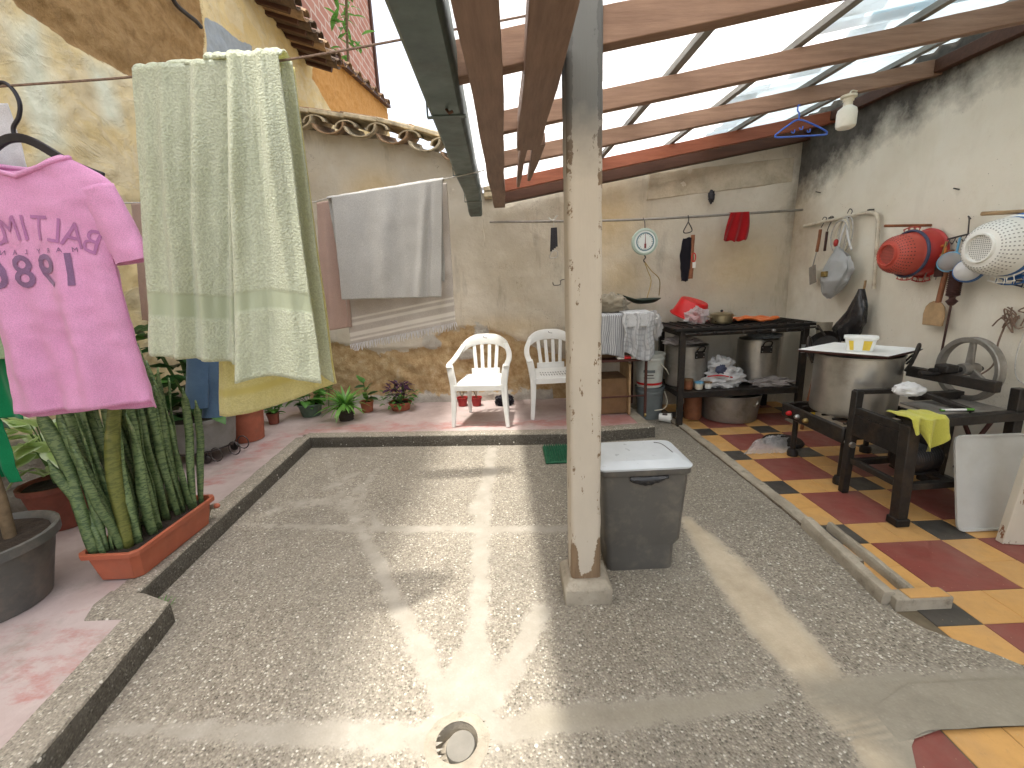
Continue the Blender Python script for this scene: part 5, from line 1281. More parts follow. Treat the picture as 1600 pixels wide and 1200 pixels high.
stockpot('tall aluminium stockpot on the griddle shelf, left one', (1.87, 4.58), .21, .43, .374, 'aluminium_dull', hd=(.25, -.97))
stockpot('tall shiny stockpot on the griddle shelf, right one', (2.62, 4.57), .195, .46, .374, 'aluminium', hd=(-.1, -.99))
lump('crumpled_paper', 'film_pinkish', (1.80, 4.55, .84), (.17, .13, .045), 8, 'crumpled paper and wrapping heaped on the left stockpot', 'paper', .5, 4)
lump('folded_film', 'film_grey', (2.68, 4.56, .862), (.16, .13, .03), 5, 'folded plastic lying over the right stockpot', 'plastic', .4, 5)
bsn = thing('wash_basin', 'wide shallow aluminium basin on the tiles under the griddle table', 'basin', (2.32, 4.50, 0)); vessel('body', 'aluminium_dull', (2.32, 4.50), .30, .285, bsn, .004, .010, 48, .27)
rod('handle', 'aluminium', [V(2.42, 4.205, .20), V(2.425, 4.18, .215), V(2.44, 4.18, .24), V(2.45, 4.20, .25)], .006, bsn)
can = thing('metal_can', 'brownish tin can on the floor under the griddle table', 'can', (1.93, 4.5, 0)); vessel('body', 'wood_red', (1.93, 4.50), .09, .26, can, .004, .004, 24); rod('rim', 'steel', [V(1.93 + .093 * math.cos(a), 4.5 + .093 * math.sin(a), .265) for a in [i * math.pi / 8 for i in range(16)]], .005, can, 6, 2, True)
bagw = thing('shopping_bag', 'bulging white shopping bag with red stripe on the griddle shelf', 'bag', (2.2, 4.38, .374))
lump('bag', 'film_white', (2.20, 4.40, .455), (.20, .12, .10), 13, None, None, .45, 2.6, parent=bagw, n=50, m=30)
lump('bag_top', 'film_white', (2.17, 4.42, .58), (.13, .09, .09), 17, None, None, .6, 2.2, parent=bagw, flat=False)
lump('contents', 'navy_strap', (2.13, 4.335, .565), (.055, .03, .05), 3, None, None, .3, 3, parent=bagw, flat=False)
g = MB(); g.tube(catmull([V(1.99, 4.325, .50), V(2.1, 4.282, .515), V(2.22, 4.275, .49)], 6), .006, 6); g.build('red_stripe', 'bright_red', bagw)
lump('plastic_wrap', 'film_pinkish', (2.66, 4.36, .405), (.19, .10, .045), 23, 'thin pinkish plastic wrap spread at the right of the griddle shelf', 'plastic', .6, 3)
for i, (x, y, r_, h, mt, lab) in enumerate(((1.80, 4.33, .045, .10, 'wood_red', 'small brown jar on the griddle shelf by the left leg'), (1.90, 4.31, .04, .07, 'cream_plastic', 'short cream jar on the griddle shelf'), (2.00, 4.32, .035, .065, 'white_plastic', 'little white cup on the griddle shelf beside the bag'))):
    t = thing('jar', lab, 'jar', (x, y, .374)); vessel('body', mt, (x, y), r_, h, t, .373, .003, 20)
    g = MB(); g.lathe([(1e-5, .012), (r_ + .003, .010), (r_ + .003, -.008)], 20, Matrix.Translation((x, y, .373 + h))); g.build('lid', 'sky_plastic' if i == 1 else 'cardboard', t)
lump('dark_bag', 'film_black', (1.99, 4.50, .47), (.08, .08, .12), 31, 'dark bag standing between the stockpots on the griddle shelf', 'bag', .35, 3)

rb_ = thing('red_basin', 'bright red plastic basin tipped against the wall on the griddle table', 'basin', (2.03, 4.78, 1.02))
M_ = Matrix.Translation((2.00, 4.74, 1.245)) @ Matrix.Rotation(R(180 + 14), 4, 'X') @ Matrix.Rotation(R(-14), 4, 'Y')
g = MB(); g.lathe([(1e-5, 0), (.135, 0), (.145, .01), (.185, .17), (.205, .172), (.205, .18), (.18, .182), (.14, .016), (1e-5, .012)], 36, M_); g.v = [(x, min(y, yb(x) - .02), max(z, 1.025)) for x, y, z in g.v]; g.build('bowl', 'bright_red', rb_, ang=40)
rod('rim_handle', 'bright_red', [V(2.17, 4.66, 1.07), V(2.23, 4.62, 1.075), V(2.27, 4.63, 1.10), V(2.26, 4.68, 1.12)], .010, rb_)
lump('plastic_bag', 'film_clear', (1.95, 4.55, 1.085), (.10, .08, .085), 37, 'thin clear plastic bag in front of the red basin', 'bag', .6, 2.5)
sp2 = thing('small_pot', 'small brassy saucepan on the griddle table', 'pot', (2.14, 4.42, 1.025)); vessel('body', 'brass_pot', (2.14, 4.42), .105, .085, sp2, 1.025, .006, 32)
g = MB(); g.lathe([(.11, 0), (.112, .006), (.06, .022), (1e-5, .026)], 32, Matrix.Translation((2.14, 4.42, 1.112))); g.build('lid', 'brass_pot', sp2); g = MB(); g.ball((2.14, 4.42, 1.148), .014, n=10, m=6); g.build('knob', 'black_plastic', sp2)
for e in (-1, 1): rod('handle', 'brass_pot', [V(2.14 + e * .105, 4.40, 1.09), V(2.14 + e * .135, 4.41, 1.095), V(2.14 + e * .135, 4.44, 1.095), V(2.14 + e * .105, 4.44, 1.09)], .005, sp2)
g = MB(); g.grid(lambda u, v: V(2.30 + .42 * u + .01 * nz(v * 4, u * 3), 4.40 + .26 * v, 1.026 + .020 + .018 * math.sin(u * 7 + v * 3) * math.sin(v * 6 + 1) + .018 * nz(u * 5, v * 5, 2)), 36, 26)
tag(g.build('orange_towel', 'orange_cloth', None, ang=80, solid=.014), 'crumpled orange cloth lying on the griddle table', 'cloth')

# ------------------------------------------------------------------ narrow rack with cloths, buckets
T2 = thing('metal_rack', 'narrow rusty metal rack with shelves between the post and the griddle', 'rack', (1.05, 4.5, .11))
for (x, y) in ((1.345, 4.30), (.72, 4.30), (1.345, 4.80), (.72, 4.80)):
    boxp('leg', 'rust_steel', x, x + .025, y, y + .025, .115, 1.15, T2)
boxp('top_board', 'wood_dark', .70, 1.385, 4.28, 4.84, 1.1505, 1.17, T2); boxp('middle_shelf', 'rust_steel', .70, 1.39, 4.275, 4.845, .70, .725, T2)
rod('lower_bar', 'rust_steel', [V(.74, 4.31, .33), V(1.35, 4.31, .335)], .009, T2); rod('lower_bar', 'rust_steel', [V(.74, 4.81, .33), V(1.35, 4.81, .335)], .009, T2)
for x in (1.357,):
    g = MB(); g.lathe([(.010, -.010), (.022, -.008), (.022, .008), (.010, .010)], 14, Matrix.Translation((x, 4.31, .128)) @ Matrix.Rotation(R(90), 4, 'Y')); g.build('castor', 'brass', T2)
boxp('carton', 'cardboard', .78, 1.14, 4.42, 4.78, .725, .98, T2, .004)
cb = tag(boxp('cardboard_box', 'cardboard', .78, 1.20, 4.42, 4.80, .122, .50, None, .005), 'brown cardboard box under the metal rack', 'box')
bd = tag(boxp('plank', 'wood_light', 1.20, 1.222, 4.36, 4.74, .122, .66, None, .003), 'upright tan board standing beside the box under the rack', 'board')
pk3 = thing('food_packet', 'red and white packet lying on the edge of the rack shelf', 'packet', (1.17, 4.31, .725))
boxp('wrapper', 'white_plastic', 1.06, 1.30, 4.272, 4.36, .7255, .752, pk3, .01); boxp('red_band', 'bright_red', 1.12, 1.20, 4.269, 4.363, .7262, .7535, pk3, .01)
sc_ = thing('striped_cloth', 'grey and white striped cloth draped over the front of the rack', 'cloth', (.98, 4.26, .75)); g = MB(); at = []
def f1(u, v):
    x = .66 + .46 * u; at.append(1.0 if math.sin(u * 150) > .35 else 0.0); L_ = .44 - .06 * math.sin(u * 3)
    if v < .3: t = v / .3; return V(x, 4.56 - .30 * t, 1.176 + .006 * nz(u * 9, v * 5))
    t = (v - .3) / .7; return V(x + .02 * nz(u * 4, t * 3), 4.262 - .012 * math.sin(u * 26) * t - .01, 1.17 - L_ * t)
g.grid(f1, 150, 36); g.a = {'band': at}; g.build('cloth', 'stripe_cloth', sc_, ang=85, solid=.003)
sc2 = thing('checked_cloth', 'white cloth with grey lines bunched on the right end of the rack', 'cloth', (1.3, 4.25, .75)); g = MB(); at = []
def f2(u, v):
    x = 1.10 + (.27 + .05 * v) * u; at.append(.55 if (math.sin(u * 60 + 5 * v) > .75 or math.sin(v * 80 + u * 4) > .8) else 0.0)
    if v < .3: t = v / .3; return V(x, 4.50 - .25 * t, 1.185 + .012 * nz(u * 6, v * 5))
    t = (v - .3) / .7; return V(x + .03 * nz(u * 4, t * 3, 2), 4.235 - .03 * math.sin(u * 16 + 2 * t) * (.3 + t) - .015, 1.18 - (.42 - .05 * math.cos(u * 5)) * t)
g.grid(f2, 80, 50); g.a = {'band': at}; g.build('cloth', 'stripe_cloth', sc2, ang=85, solid=.003)
g = MB(); g.grid(lambda u, v: V(1.10 + .27 * u, 4.225 - .004 * math.sin(u * 11) - .012 * v, 1.19 - .14 * v) if v > 0 else V(1.10 + .27 * u, 4.42, 1.196), 30, 14); n_ = len(g.v); g.a = {'band': [0.0] * n_}; g.build('top_fold', 'stripe_cloth', sc2, ang=85, solid=.004)
lump('plastic_bag', 'film_clear', (1.43, 4.36, 1.03), (.08, .09, .13), 43, 'clear plastic bag bulging at the corner of the rack', 'bag', .5, 2.5, flat=False)
lump('khaki_cap', 'khaki_cloth', (1.02, 4.52, 1.255), (.19, .15, .105), 47, 'crumpled khaki cloth hat on top of the metal rack', 'hat', .3, 3)
def bucket(label, c, z0, rt_, rb, h, mat, band):
    t = thing('bucket', label, 'bucket', (c[0], c[1], z0)); g = MB()
    g.lathe([(1e-5, 0), (rb - .006, 0), (rb, .006), (rt_, h - .075), (rt_ + .008, h - .07), (rt_ + .008, h - .045), (rt_ + .002, h - .04), (rt_ + .010, h - .02), (rt_ + .012, h), (rt_ - .004, h), (rb - .004, .012), (1e-5, .012)], 36, Matrix.Translation((c[0], c[1], z0))); g.build('body', mat, t, ang=30)
    g = MB(); k = (rt_ - rb) / (h - .075); za, zb = .03, .055; g.lathe([(rb + k * za + .0015, za), (rb + k * zb + .0015, zb)], 36, Matrix.Translation((c[0], c[1], z0)), cap=False); g.build('stripe', band, t)
    return t
bk1 = bucket('dark grey bucket at the bottom of the two stacked by the rack', (1.50, 4.62), .0, .145, .125, .36, 'bucket_grey', 'bucket_grey')
rod('bail_handle', 'cream_plastic', [V(1.64, 4.56, .30), V(1.655, 4.50, .20), V(1.60, 4.455, .14), V(1.50, 4.44, .13)], .005, bk1)
bk2 = bucket('pale white bucket with red stripe, on top of the dark bucket', (1.49, 4.61), .362, .148, .13, .36, 'bucket_white', 'bright_red')
for i, (z0, z1, w_) in enumerate(((.50, .51, .09), (.53, .56, .12), (.47, .48, .11))):
    g = MB(); g.grid(lambda u, v: V(1.49 + .1437 * math.cos(-1.9 + w_ * 7 * (u - .5)), 4.61 + .1437 * math.sin(-1.9 + w_ * 7 * (u - .5)), z0 + (z1 - z0) * v), 10, 1); g.build('label_mark', 'slot_dark' if i == 0 else 'bucket_grey', bk2)
rod('bail_handle', 'cream_plastic', [V(1.57, 4.49, .62), V(1.62, 4.47, .56), V(1.66, 4.50, .50)], .005, bk2)
cp = thing('plastic_cup', 'white printed cup lying on its side by the griddle leg', 'cup', (1.60, 4.38, .03)); M_ = Matrix.Translation((1.545, 4.42, .062)) @ Matrix.Rotation(R(-28), 4, 'Z') @ Matrix.Rotation(R(90), 4, 'Y') 
g = MB(); g.lathe([(1e-5, 0), (.040, 0), (.052, .12), (.055, .122), (.050, .122), (.038, .006), (1e-5, .006)], 28, M_); g.build('body', 'white_plastic', cp, ang=40)
g = MB(); 
for k in range(3): 
    g = MB(); g.grid(lambda u, v, k=k: M_ @ V((.0465 + .001 * k) * math.cos(2.2 + .5 * u + .62 * k), (.0465 + .001 * k) * math.sin(2.2 + .5 * u + .62 * k), .035 + .05 * v), 5, 2); g.build('print', 'slot_dark', cp)

# ------------------------------------------------------------------ pipe on the back wall and what hangs from it
RY = 4.87
rail = tag(rod('wall_pipe', 'cast_grey', [ony(765, 347, RY), ony(1000, 343, RY), V(XW + .01, RY, 2.13)], .012, None, 10), 'thin grey pipe running across the back wall above the stove', 'pipe')
def rz_(x): return interp([(ony(765, 347, RY).x, ony(765, 347, RY).z), (ony(1000, 343, RY).x, ony(1000, 343, RY).z), (XW, 2.13)], x)
t = thing('knife_bundle', 'bundle of dark knives tied to the back pipe left of the post', 'knives', (.52, RY - .03, 1.75)); p = V(.515, RY - .03, rz_(.515))
rod('knot', 'rope_pale', [p + V(-.05, 0, .03), p + V(-.02, -.015, .0), p + V(.01, 0, .015), p + V(.04, -.01, .05)], .008, t); rod('string', 'rope_pale', [p, p + V(0, 0, -.08)], .004, t)
for k in range(4):
    g = MB(); g.bar(p + V(-.02 + .014 * k, -.004 * k, -.07), p + V(-.035 + .02 * k, -.004 * k, -.31 + .015 * k), .006, .022, (1, 0, 0)); g.build('blade', 'black_plastic', t, bevel=.002)
rod('loop', 'steel', [p + V(-.05, 0, -.37), p + V(0, 0, -.375), p + V(.03, 0, -.36), p + V(.03, 0, -.31), p + V(-.02, 0, -.31)], .004, t, closed=True)
for (x_, dz, lab) in ((.60, -.64, 'small wire hook on the back wall next to the post'),): 
    tag(rod('wire_hook', 'wire_metal', [V(.52, 5.12, 1.50), V(.53, 5.08, 1.47), V(.60, 5.08, 1.475), V(.61, 5.1, 1.52), V(.66, 5.1, 1.53)], .005, None), lab, 'hook')
sca = thing('hanging_scale', 'round white dial scale with a green pan hanging from the back pipe', 'scale', (1.46, 4.80, 1.28)); c_ = V(1.465, 4.80, 1.875); Mx = Matrix.Translation(c_) @ Matrix.Rotation(R(90), 4, 'X')
g = MB(); g.lathe([(1e-5, -.045), (.118, -.045), (.134, -.035), (.138, .0), (.134, .016), (.116, .020), (.112, .012), (1e-5, .012)], 40, Mx); g.build('case', 'dial_green', sca, ang=35)
g = MB(); g.lathe([(1e-5, .0135), (.111, .0135)], 40, Mx, cap=False); dial = g.build('dial', 'dial_face', sca)
g = MB(); g.lathe([(.082, .0145), (.094, .0145), (.094, .0155), (.082, .0155)], 40, Mx, True); g.build('ring', 'dial_blue', dial)
for k in range(24):
    a = k * math.pi / 12; L_ = .016 if k % 3 == 0 else .008; d = V(math.sin(a), 0, math.cos(a)); g = MB(); g.bar(c_ + d * .080 + V(0, -.016, 0), c_ + d * (.080 - L_) + V(0, -.016, 0), .004, .002, (0, 1, 0)); g.build('tick', 'slot_dark', dial)
g = MB(); g.bar(c_ + V(0, -.020, -.06), c_ + V(0, -.020, .075), .012, .003, (0, 1, 0), .003, .003); g.bar(c_ + V(0, -.0205, -.065), c_ + V(0, -.0205, -.02), .02, .003, (0, 1, 0)); g.build('needle', 'needle', dial)
rod('top_hook', 'wire_metal', [V(1.465, RY, rz_(1.465) + .014), V(1.465, RY - .03, rz_(1.465) - .01), c_ + V(0, .01, .19), c_ + V(0, 0, .135)], .005, sca)
rod('bottom_hook', 'wire_metal', [c_ + V(0, 0, -.135), c_ + V(.012, 0, -.16), c_ + V(-.006, 0, -.185), c_ + V(.004, 0, -.21)], .007, sca)
pc = V(1.47, 4.79, 1.285)
rod('pan_bail', 'brass', [c_ + V(.002, 0, -.20), V(1.50, 4.79, 1.58), V(1.53, 4.76, 1.47), V(1.47, 4.69, 1.30)], .005, sca); rod('pan_bail', 'brass', [c_ + V(.004, 0, -.20), V(1.54, 4.80, 1.58), V(1.64, 4.82, 1.48), V(1.66, 4.88, 1.31)], .005, sca)
g = MB()
def pan(u, v):
    a = 2 * math.pi * u; x, y = .175 * math.cos(a) * v, .16 * math.sin(a) * v; tip = sstep(-.09, -.175, x)
    return pc + V(x - .12 * tip, y * (1 - .75 * tip), -.05 + .05 * (v ** 3) + .07 * tip + .02 * x)
g.grid(pan, 40, 10, True); g.build('pan', 'pan_green', sca, ang=60, solid=.004)
t = thing('glove_bundle', 'dark bundle of rags and gloves on a wire loop from the back pipe', 'rags', (1.94, 4.83, 1.4)); p = V(1.935, RY - .01, rz_(1.935))
rod('loop', 'wire_metal', [p + V(0, 0, .012), p + V(.002, -.01, -.05), p + V(-.045, -.01, -.15), p + V(0, -.01, -.165), p + V(.045, -.01, -.14), p + V(.004, -.01, -.06)], .006, t)
g = MB(); g.grid(lambda u, v: p + V((.035 + .035 * math.sin(math.pi * min(1, .15 + v * .9)) + .012 * nz(u * 4, v * 6)) * math.cos(2 * math.pi * u) - .015 * v, -.02 + .03 * math.sin(2 * math.pi * u), -.22 - .44 * v - .02 * nz(u * 6, v, 3)), 30, 30, True); g.build('black_rag', 'black_cloth', t, ang=70)
g = MB(); g.grid(lambda u, v: p + V(.045 + .022 * math.cos(2 * math.pi * u) + .01 * nz(v * 6, u * 3), -.03 + .02 * math.sin(2 * math.pi * u), -.19 - .45 * v), 16, 24, True); g.build('maroon_rag', 'wood_red', t, ang=70)
rod('red_ring', 'bright_red', [p + V(.06 + .022 * math.cos(a), -.045, -.42 + .045 * math.sin(a)) for a in [i * math.pi / 5 for i in range(10)]], .006, t, 6, 2, True); boxp('white_tag', 'white_plastic', p.x + .05, p.x + .085, p.y - .05, p.y - .046, p.z - .53, p.z - .47, t, .001)
p = V(2.46, RY, rz_(2.46)); g = MB(); at = []
def redf(u, v):
    at.append(0.); x = -.085 + .19 * u + .03 * v * (u - .5); 
    if v < .12: a = math.pi * v / .12 * .5; return p + V(x, .012 - .03 * math.sin(a), .016 + .0 * u - .004 * math.sin(a))
    t_ = (v - .12) / .88; return p + V(x * (1 + .25 * math.sin(2.2 * t_)) - .03 * t_, -.03 - .016 * math.sin(u * 15 + 2 * t_) * (.3 + t_), .012 - (.30 + .025 * nz(u * 5, 3) - .05 * abs(u - .45)) * t_)
g.grid(redf, 50, 40); g.a = {'band': at}; tag(g.build('red_rag', 'red_cloth', None, ang=85, solid=.004), 'deep red rag hanging over the back pipe', 'cloth')
t = tag(lump('wall_bracket', 'black_plastic', (2.22, 4.97, 2.32), (.03, .03, .06), 3, None, None, .4, 4, flat=False), 'small black bracket stuck high on the back wall', 'bracket')

# ------------------------------------------------------------------ hanger and bulb under the roof
bh = thing('clothes_hanger', 'blue plastic hanger hooked on a rafter under the roof', 'hanger', (2.12, 3.45, 2.44)); c_ = ony(1248, 187, 3.46); e1 = ony(1211, 213, 3.46); e2 = ony(1292, 209, 3.46)
rod('frame', 'hanger_blue', [c_ + V(0, 0, .0), c_.lerp(e2, .5) + V(0, 0, .015), e2 + V(-.012, 0, .02), e2 + V(-.002, 0, .004), e2 + V(-.02, 0, -.006), (e1 + e2) / 2 + V(0, 0, -.008), e1 + V(.02, 0, -.008), e1 + V(.002, 0, .004), e1 + V(.012, 0, .016), c_.lerp(e1, .5) + V(0, 0, .012)], .006, bh, 8, 4, True)
rod('hook', 'hanger_blue', [c_, c_ + V(.0, 0, .04), c_ + V(-.014, 0, .06), c_ + V(-.006, 0.01, .095), c_ + V(.012, .02, .10)], .005, bh)
for k in (.35, .5, .65): q = e1.lerp(e2, k) + V(0, 0, .03 + .02 * (k == .5)); rod('notch_hook', 'hanger_blue', [q + V(-.015, 0, .0), q + V(-.008, 0, -.014), q + V(.006, 0, -.010), q + V(.008, 0, .008)], .004, bh)
bl = thing('light_bulb', 'big unlit white bulb hanging under the rafter by the sooty wall', 'lamp', (2.40, 3.42, 2.6)); c_ = ony(1323, 180, 3.42)
g = MB(); g.lathe([(1e-5, -.090), (.045, -.088), (.058, -.078), (.062, -.062), (.062, .012), (.056, .036), (.036, .052), (.028, .06)], 32, Matrix.Translation(c_)); g.build('globe', 'bulb_glass', bl, ang=30)
g = MB(); g.lathe([(.028, .06), (.028, .085), (.034, .088), (.034, .105), (.05, .11), (.05, .125), (1e-5, .126)], 24, Matrix.Translation(c_)); g.build('socket', 'cream_plastic', bl, ang=30)
rod('cable', 'cream_plastic', [c_ + V(0, 0, .12), c_ + V(.03, .02, .16), c_ + V(.10, .06, .17)], .005, bl)
# ------------------------------------------------------------------ right wall: bent pipe and its load
WX = XW - .035
bpz = thing('bent_pipe_rail', 'bent cream pipe fixed to the right wall, carrying tools and bags', 'pipe rail', (WX, 4.2, 1.95))
rod('pipe', 'pipe_cream', [V(WX - .01, 4.75, 1.955), V(WX - .01, 4.3, 1.96), V(WX - .01, 3.98, 1.965), V(WX - .01, 3.86, 1.945), V(WX - .01, 3.81, 1.87), V(WX - .005, 3.79, 1.6), V(WX, 3.775, 1.33)], .015, bpz, 12)
for y in (3.93, 4.4): g = MB(); g.bar(V(WX - .012, y, 1.985), V(XW, y, 1.985), .02, .012); g.build('bracket', 'wire_metal', bpz)
def shook(y, z, parent, up_=.035, dn=.06): rod('hook', 'wire_metal', [V(WX - .03, y + .01, z + up_ * .4), V(WX - .02, y, z + up_), V(WX, y - .006, z + up_ * .6), V(WX - .025, y, z - dn * .5), V(WX - .04, y, z - dn)], .004, parent)
spa = thing('spatula', 'long spatula with wooden handle and flat steel blade on the bent pipe', 'spatula', (WX - .03, 4.45, 1.4)); shook(4.45, 1.965, spa)
g = MB(); g.sweep([V(WX - .04, 4.455, 1.89), V(WX - .04, 4.46, 1.80), V(WX - .04, 4.475, 1.68)], [(-.013, -.010), (.013, -.010), (.013, .010), (-.013, .010)], (0, 1, 0)); g.build('handle', 'wood_red', spa, bevel=.004)
rod('shaft', 'steel', [V(WX - .04, 4.475, 1.69), V(WX - .05, 4.50, 1.53)], .006, spa); g = MB(); g.bar(V(WX - .052, 4.50, 1.545), V(WX - .06, 4.45, 1.375), .10, .004, (-1, 0, 0)); g.build('blade', 'cast_grey', spa, bevel=.001)
sp4 = thing('bottle_opener', 'small dark tool hanging next to the spatula', 'tool', (WX - .02, 4.36, 1.75)); shook(4.36, 1.965, sp4, .03, .1); g = MB(); g.bar(V(WX - .04, 4.36, 1.86), V(WX - .04, 4.365, 1.68), .028, .012, (-1, 0, 0)); g.build('body', 'wood_dark', sp4, bevel=.004)
crd = thing('coiled_cord', 'coil of pale electric cord on the bent pipe', 'cord', (WX - .03, 4.15, 1.75)); shook(4.13, 1.965, crd, .06, .04)
for k in range(6):
    cy, cz, a_, b_ = 4.15 + rnd.uniform(-.03, .03), 1.80 + rnd.uniform(-.03, .02), rnd.uniform(.07, .11), rnd.uniform(.12, .17); ph = rnd.uniform(-.4, .4)
    g = MB(); g.tube([V(WX - .03 - .006 * k, cy + a_ * math.cos(t) + .05 * math.sin(t) * ph, cz + b_ * math.sin(t)) for t in [2 * math.pi * i / 26 for i in range(26)]], .0055, 6, True); g.build('loop', 'rope_pale' if k % 2 else 'cream_plastic', crd)
g = MB(); g.ball((WX - .08, 4.17, 1.74), .022, .018, .035, 10, 7); g.build('plug', 'red_plastic', crd)
rod('cord_tail', 'rope_pale', [V(WX - .05, 4.10, 1.80), V(WX - .06, 4.11, 1.66), V(WX - .085, 4.13, 1.52)], .004, crd)
g = MB(); g.bx(WX - .20, WX - .17, 4.10, 4.16, 1.44, 1.49); g.build('adaptor', 'brass', crd, bevel=.006)
pbg = thing('plastic_bag', 'grey carrier bag hanging by its handles from the bent pipe', 'bag', (WX - .08, 4.08, 1.25)); g = MB()
def bagf(u, v):
    a = 2 * math.pi * u; wy = interp([(0, .085), (.12, .11), (.35, .155), (.6, .15), (.85, .09), (1, .02)], v); wx = interp([(0, .015), (.2, .05), (.6, .085), (.9, .05), (1, .01)], v)
    k = 1 + .22 * nz(math.cos(a) * 2.4, math.sin(a) * 2.4, v * 4) + .10 * abs(nz(math.cos(a) * 7, math.sin(a) * 7, v * 9)); wy *= k; wx *= k
    c_ = V(WX - .095, 4.05 + .11 * v, 1.66 - .42 * v + .05 * (1 - v) ** 4 * math.cos(a)); return c_ + V(wx * math.sin(a), wy * math.cos(a), .012 * nz(u * 9, v * 7, 5))
g.grid(bagf, 56, 40, True); g.build('bag', 'film_grey', pbg, ang=50)
for e in (-1, 1): rod('handle', 'film_white', [V(WX - .085, 4.05 + e * .085, 1.665), V(WX - .07, 4.09 + e * .035, 1.80), V(WX - .04, 4.12, 1.93)], .008, pbg)
blk_ = thing('black_bag', 'black plastic bag twisted and hung at the low end of the bent pipe', 'bag', (WX - .1, 3.85, .9)); g = MB()
def bb(u, v):
    a = 2 * math.pi * u; wy = interp([(0, .025), (.12, .04), (.4, .085), (.62, .14), (.8, .125), (1, .08)], v); wx = interp([(0, .02), (.4, .055), (.8, .08), (1, .05)], v)
    k = 1 + .25 * nz(math.cos(a) * 2.2, math.sin(a) * 2.2 + 3, v * 3) + .13 * abs(nz(math.cos(a) * 6, math.sin(a) * 6, v * 6)); return V(WX - .075 + wx * k * math.sin(a), 3.81 + .10 * sstep(.3, .8, v) + wy * k * math.cos(a), 1.33 - .46 * v)
g.grid(bb, 50, 36, True); g.build('bag', 'film_black', blk_, ang=45); barp('peg', 'wood_light', V(WX - .03, 3.835, 1.40), V(WX - .03, 3.84, 1.31), .016, .012, blk_)

# colanders
def colander(t, c, r, depth, rb, mat, slots, ring=None, nslot=26, seed=0, holes=True):
    M_ = Matrix.Translation(c) @ Matrix.Rotation(R(-90), 4, 'Y') @ Matrix.Rotation(R(0), 4, 'Z')   # axis points to -X
    prof = [(r + .012, 0), (r + .014, .008), (r + .004, .014), (r, .02)]
    for i in range(1, 11): a = i / 10 * math.pi / 2; prof.append((rb + (r - rb) * math.cos(a) ** .75, .02 + (depth - .02) * math.sin(a)))
    prof += [(rb * .98, depth + .016), (rb * .88, depth + .016), (rb * .86, depth - .002), (1e-5, depth - .002)]
    g = MB(); g.lathe(prof, 48, M_); b = g.build('bowl', mat, t, ang=35)
    g = MB()
    for i in range(nslot):
        an = 2 * math.pi * i / nslot
        for k in range(6):
            a = (.30 + .105 * k) * math.pi / 2; rr = rb + (r - rb) * math.cos(a) ** .75; z = .02 + (depth - .02) * math.sin(a)
            a2 = a + .075; rr2 = rb + (r - rb) * math.cos(a2) ** .75; z2 = .02 + (depth - .02) * math.sin(a2)
            q = []
            for (ra, za, s_) in ((rr, z, -1), (rr, z, 1), (rr2, z2, 1), (rr2, z2, -1)):
                th = an + s_ * .0035 / ra; q.append(M_ @ V((ra + .0012) * math.cos(th), (ra + .0012) * math.sin(th), za + .0012))
            g.add(q, [(0, 1, 2, 3)])
    for i in range(-6, 7):
        for k in range(-6, 7):
            x, y = i * rb * .13, k * rb * .13
            if x * x + y * y < (rb * .8) ** 2: q = [M_ @ V(x + dx * rb * .038, y + dy * rb * .038, depth - .0008) for dx, dy in ((-1, -1), (1, -1), (1, 1), (-1, 1))]; g.add(q, [(0, 1, 2, 3)])
    if holes: kind(g.build('perforations', slots, b, smooth=False), 'stuff')
    return M_
def ringloop(t, M_, r, z, th, mat, name='rim_ring', n=48):
    g = MB(); g.tube([M_ @ V(r * math.cos(a), r * math.sin(a), z) for a in [2 * math.pi * i / n for i in range(n)]], th, 8, True); g.build(name, mat, t)
def handles(t, M_, r, mat, a0):
    for s_ in range(3):
        a = a0 + (s_ - 1) * .26; pts = [M_ @ V((r + .005 + o) * math.cos(a + d), (r + .005 + o) * math.sin(a + d), .012) for d, o in ((-.1, 0), (-.1, .03), (.1, .03), (.1, 0))]; g = MB(); g.tube(pts, .006, 6, True); g.build('handle_loop', mat, t)
rc = thing('red_colander', 'red plastic colander hanging base outwards on the right wall, in front', 'colander', (2.95, 3.35, 1.45))
Mr = colander(rc, V(3.00, 3.35, 1.592), .148, .165, .080, 'salmon_plastic', 'slot_dark', nslot=34); handles(rc, Mr, .155, 'salmon_plastic', math.pi); handles(rc, Mr, .155, 'salmon_plastic', 0.0)
rc2 = thing('red_colander', 'red plastic colander nested behind the front red one, against the wall', 'colander', (3.05, 3.40, 1.45))
Mr2 = colander(rc2, V(XW - .03, 3.345, 1.592), .162, .12, .12, 'red_plastic', 'slot_dark', holes=False); handles(rc2, Mr2, .172, 'red_plastic', math.pi)
tag(rod('navy_strap', 'navy_strap', [Mr @ V(.163 * math.cos(a), .163 * math.sin(a), .012) for a in [2 * math.pi * i / 24 for i in range(24)]], .010, None, 8, 2, True), 'dark blue band round the rim between the red colanders', 'strap')
tag(rod('wall_peg', 'wood_red', [V(XW, 3.37, 1.79), V(2.84, 3.42, 1.805)], .010, None), 'reddish wooden peg on which the red colanders hang', 'peg')
wc = thing('white_colander', 'big white plastic colander hanging base outwards at the right edge', 'colander', (2.9, 2.80, 1.4))
Mw = colander(wc, V(2.975, 2.665, 1.590), .165, .175, .086, 'white_plastic', 'slot_grey', nslot=40); handles(wc, Mw, .172, 'white_plastic', math.pi)
wb = thing('blue_bowl', 'blue-rimmed bowl nested behind the white colander', 'bowl', (3.0, 2.79, 1.4)); Mb = colander(wb, V(3.02, 2.66, 1.590), .174, .10, .12, 'blue_plastic', 'slot_dark', holes=False); handles(wb, Mb, .185, 'blue_plastic', math.pi)
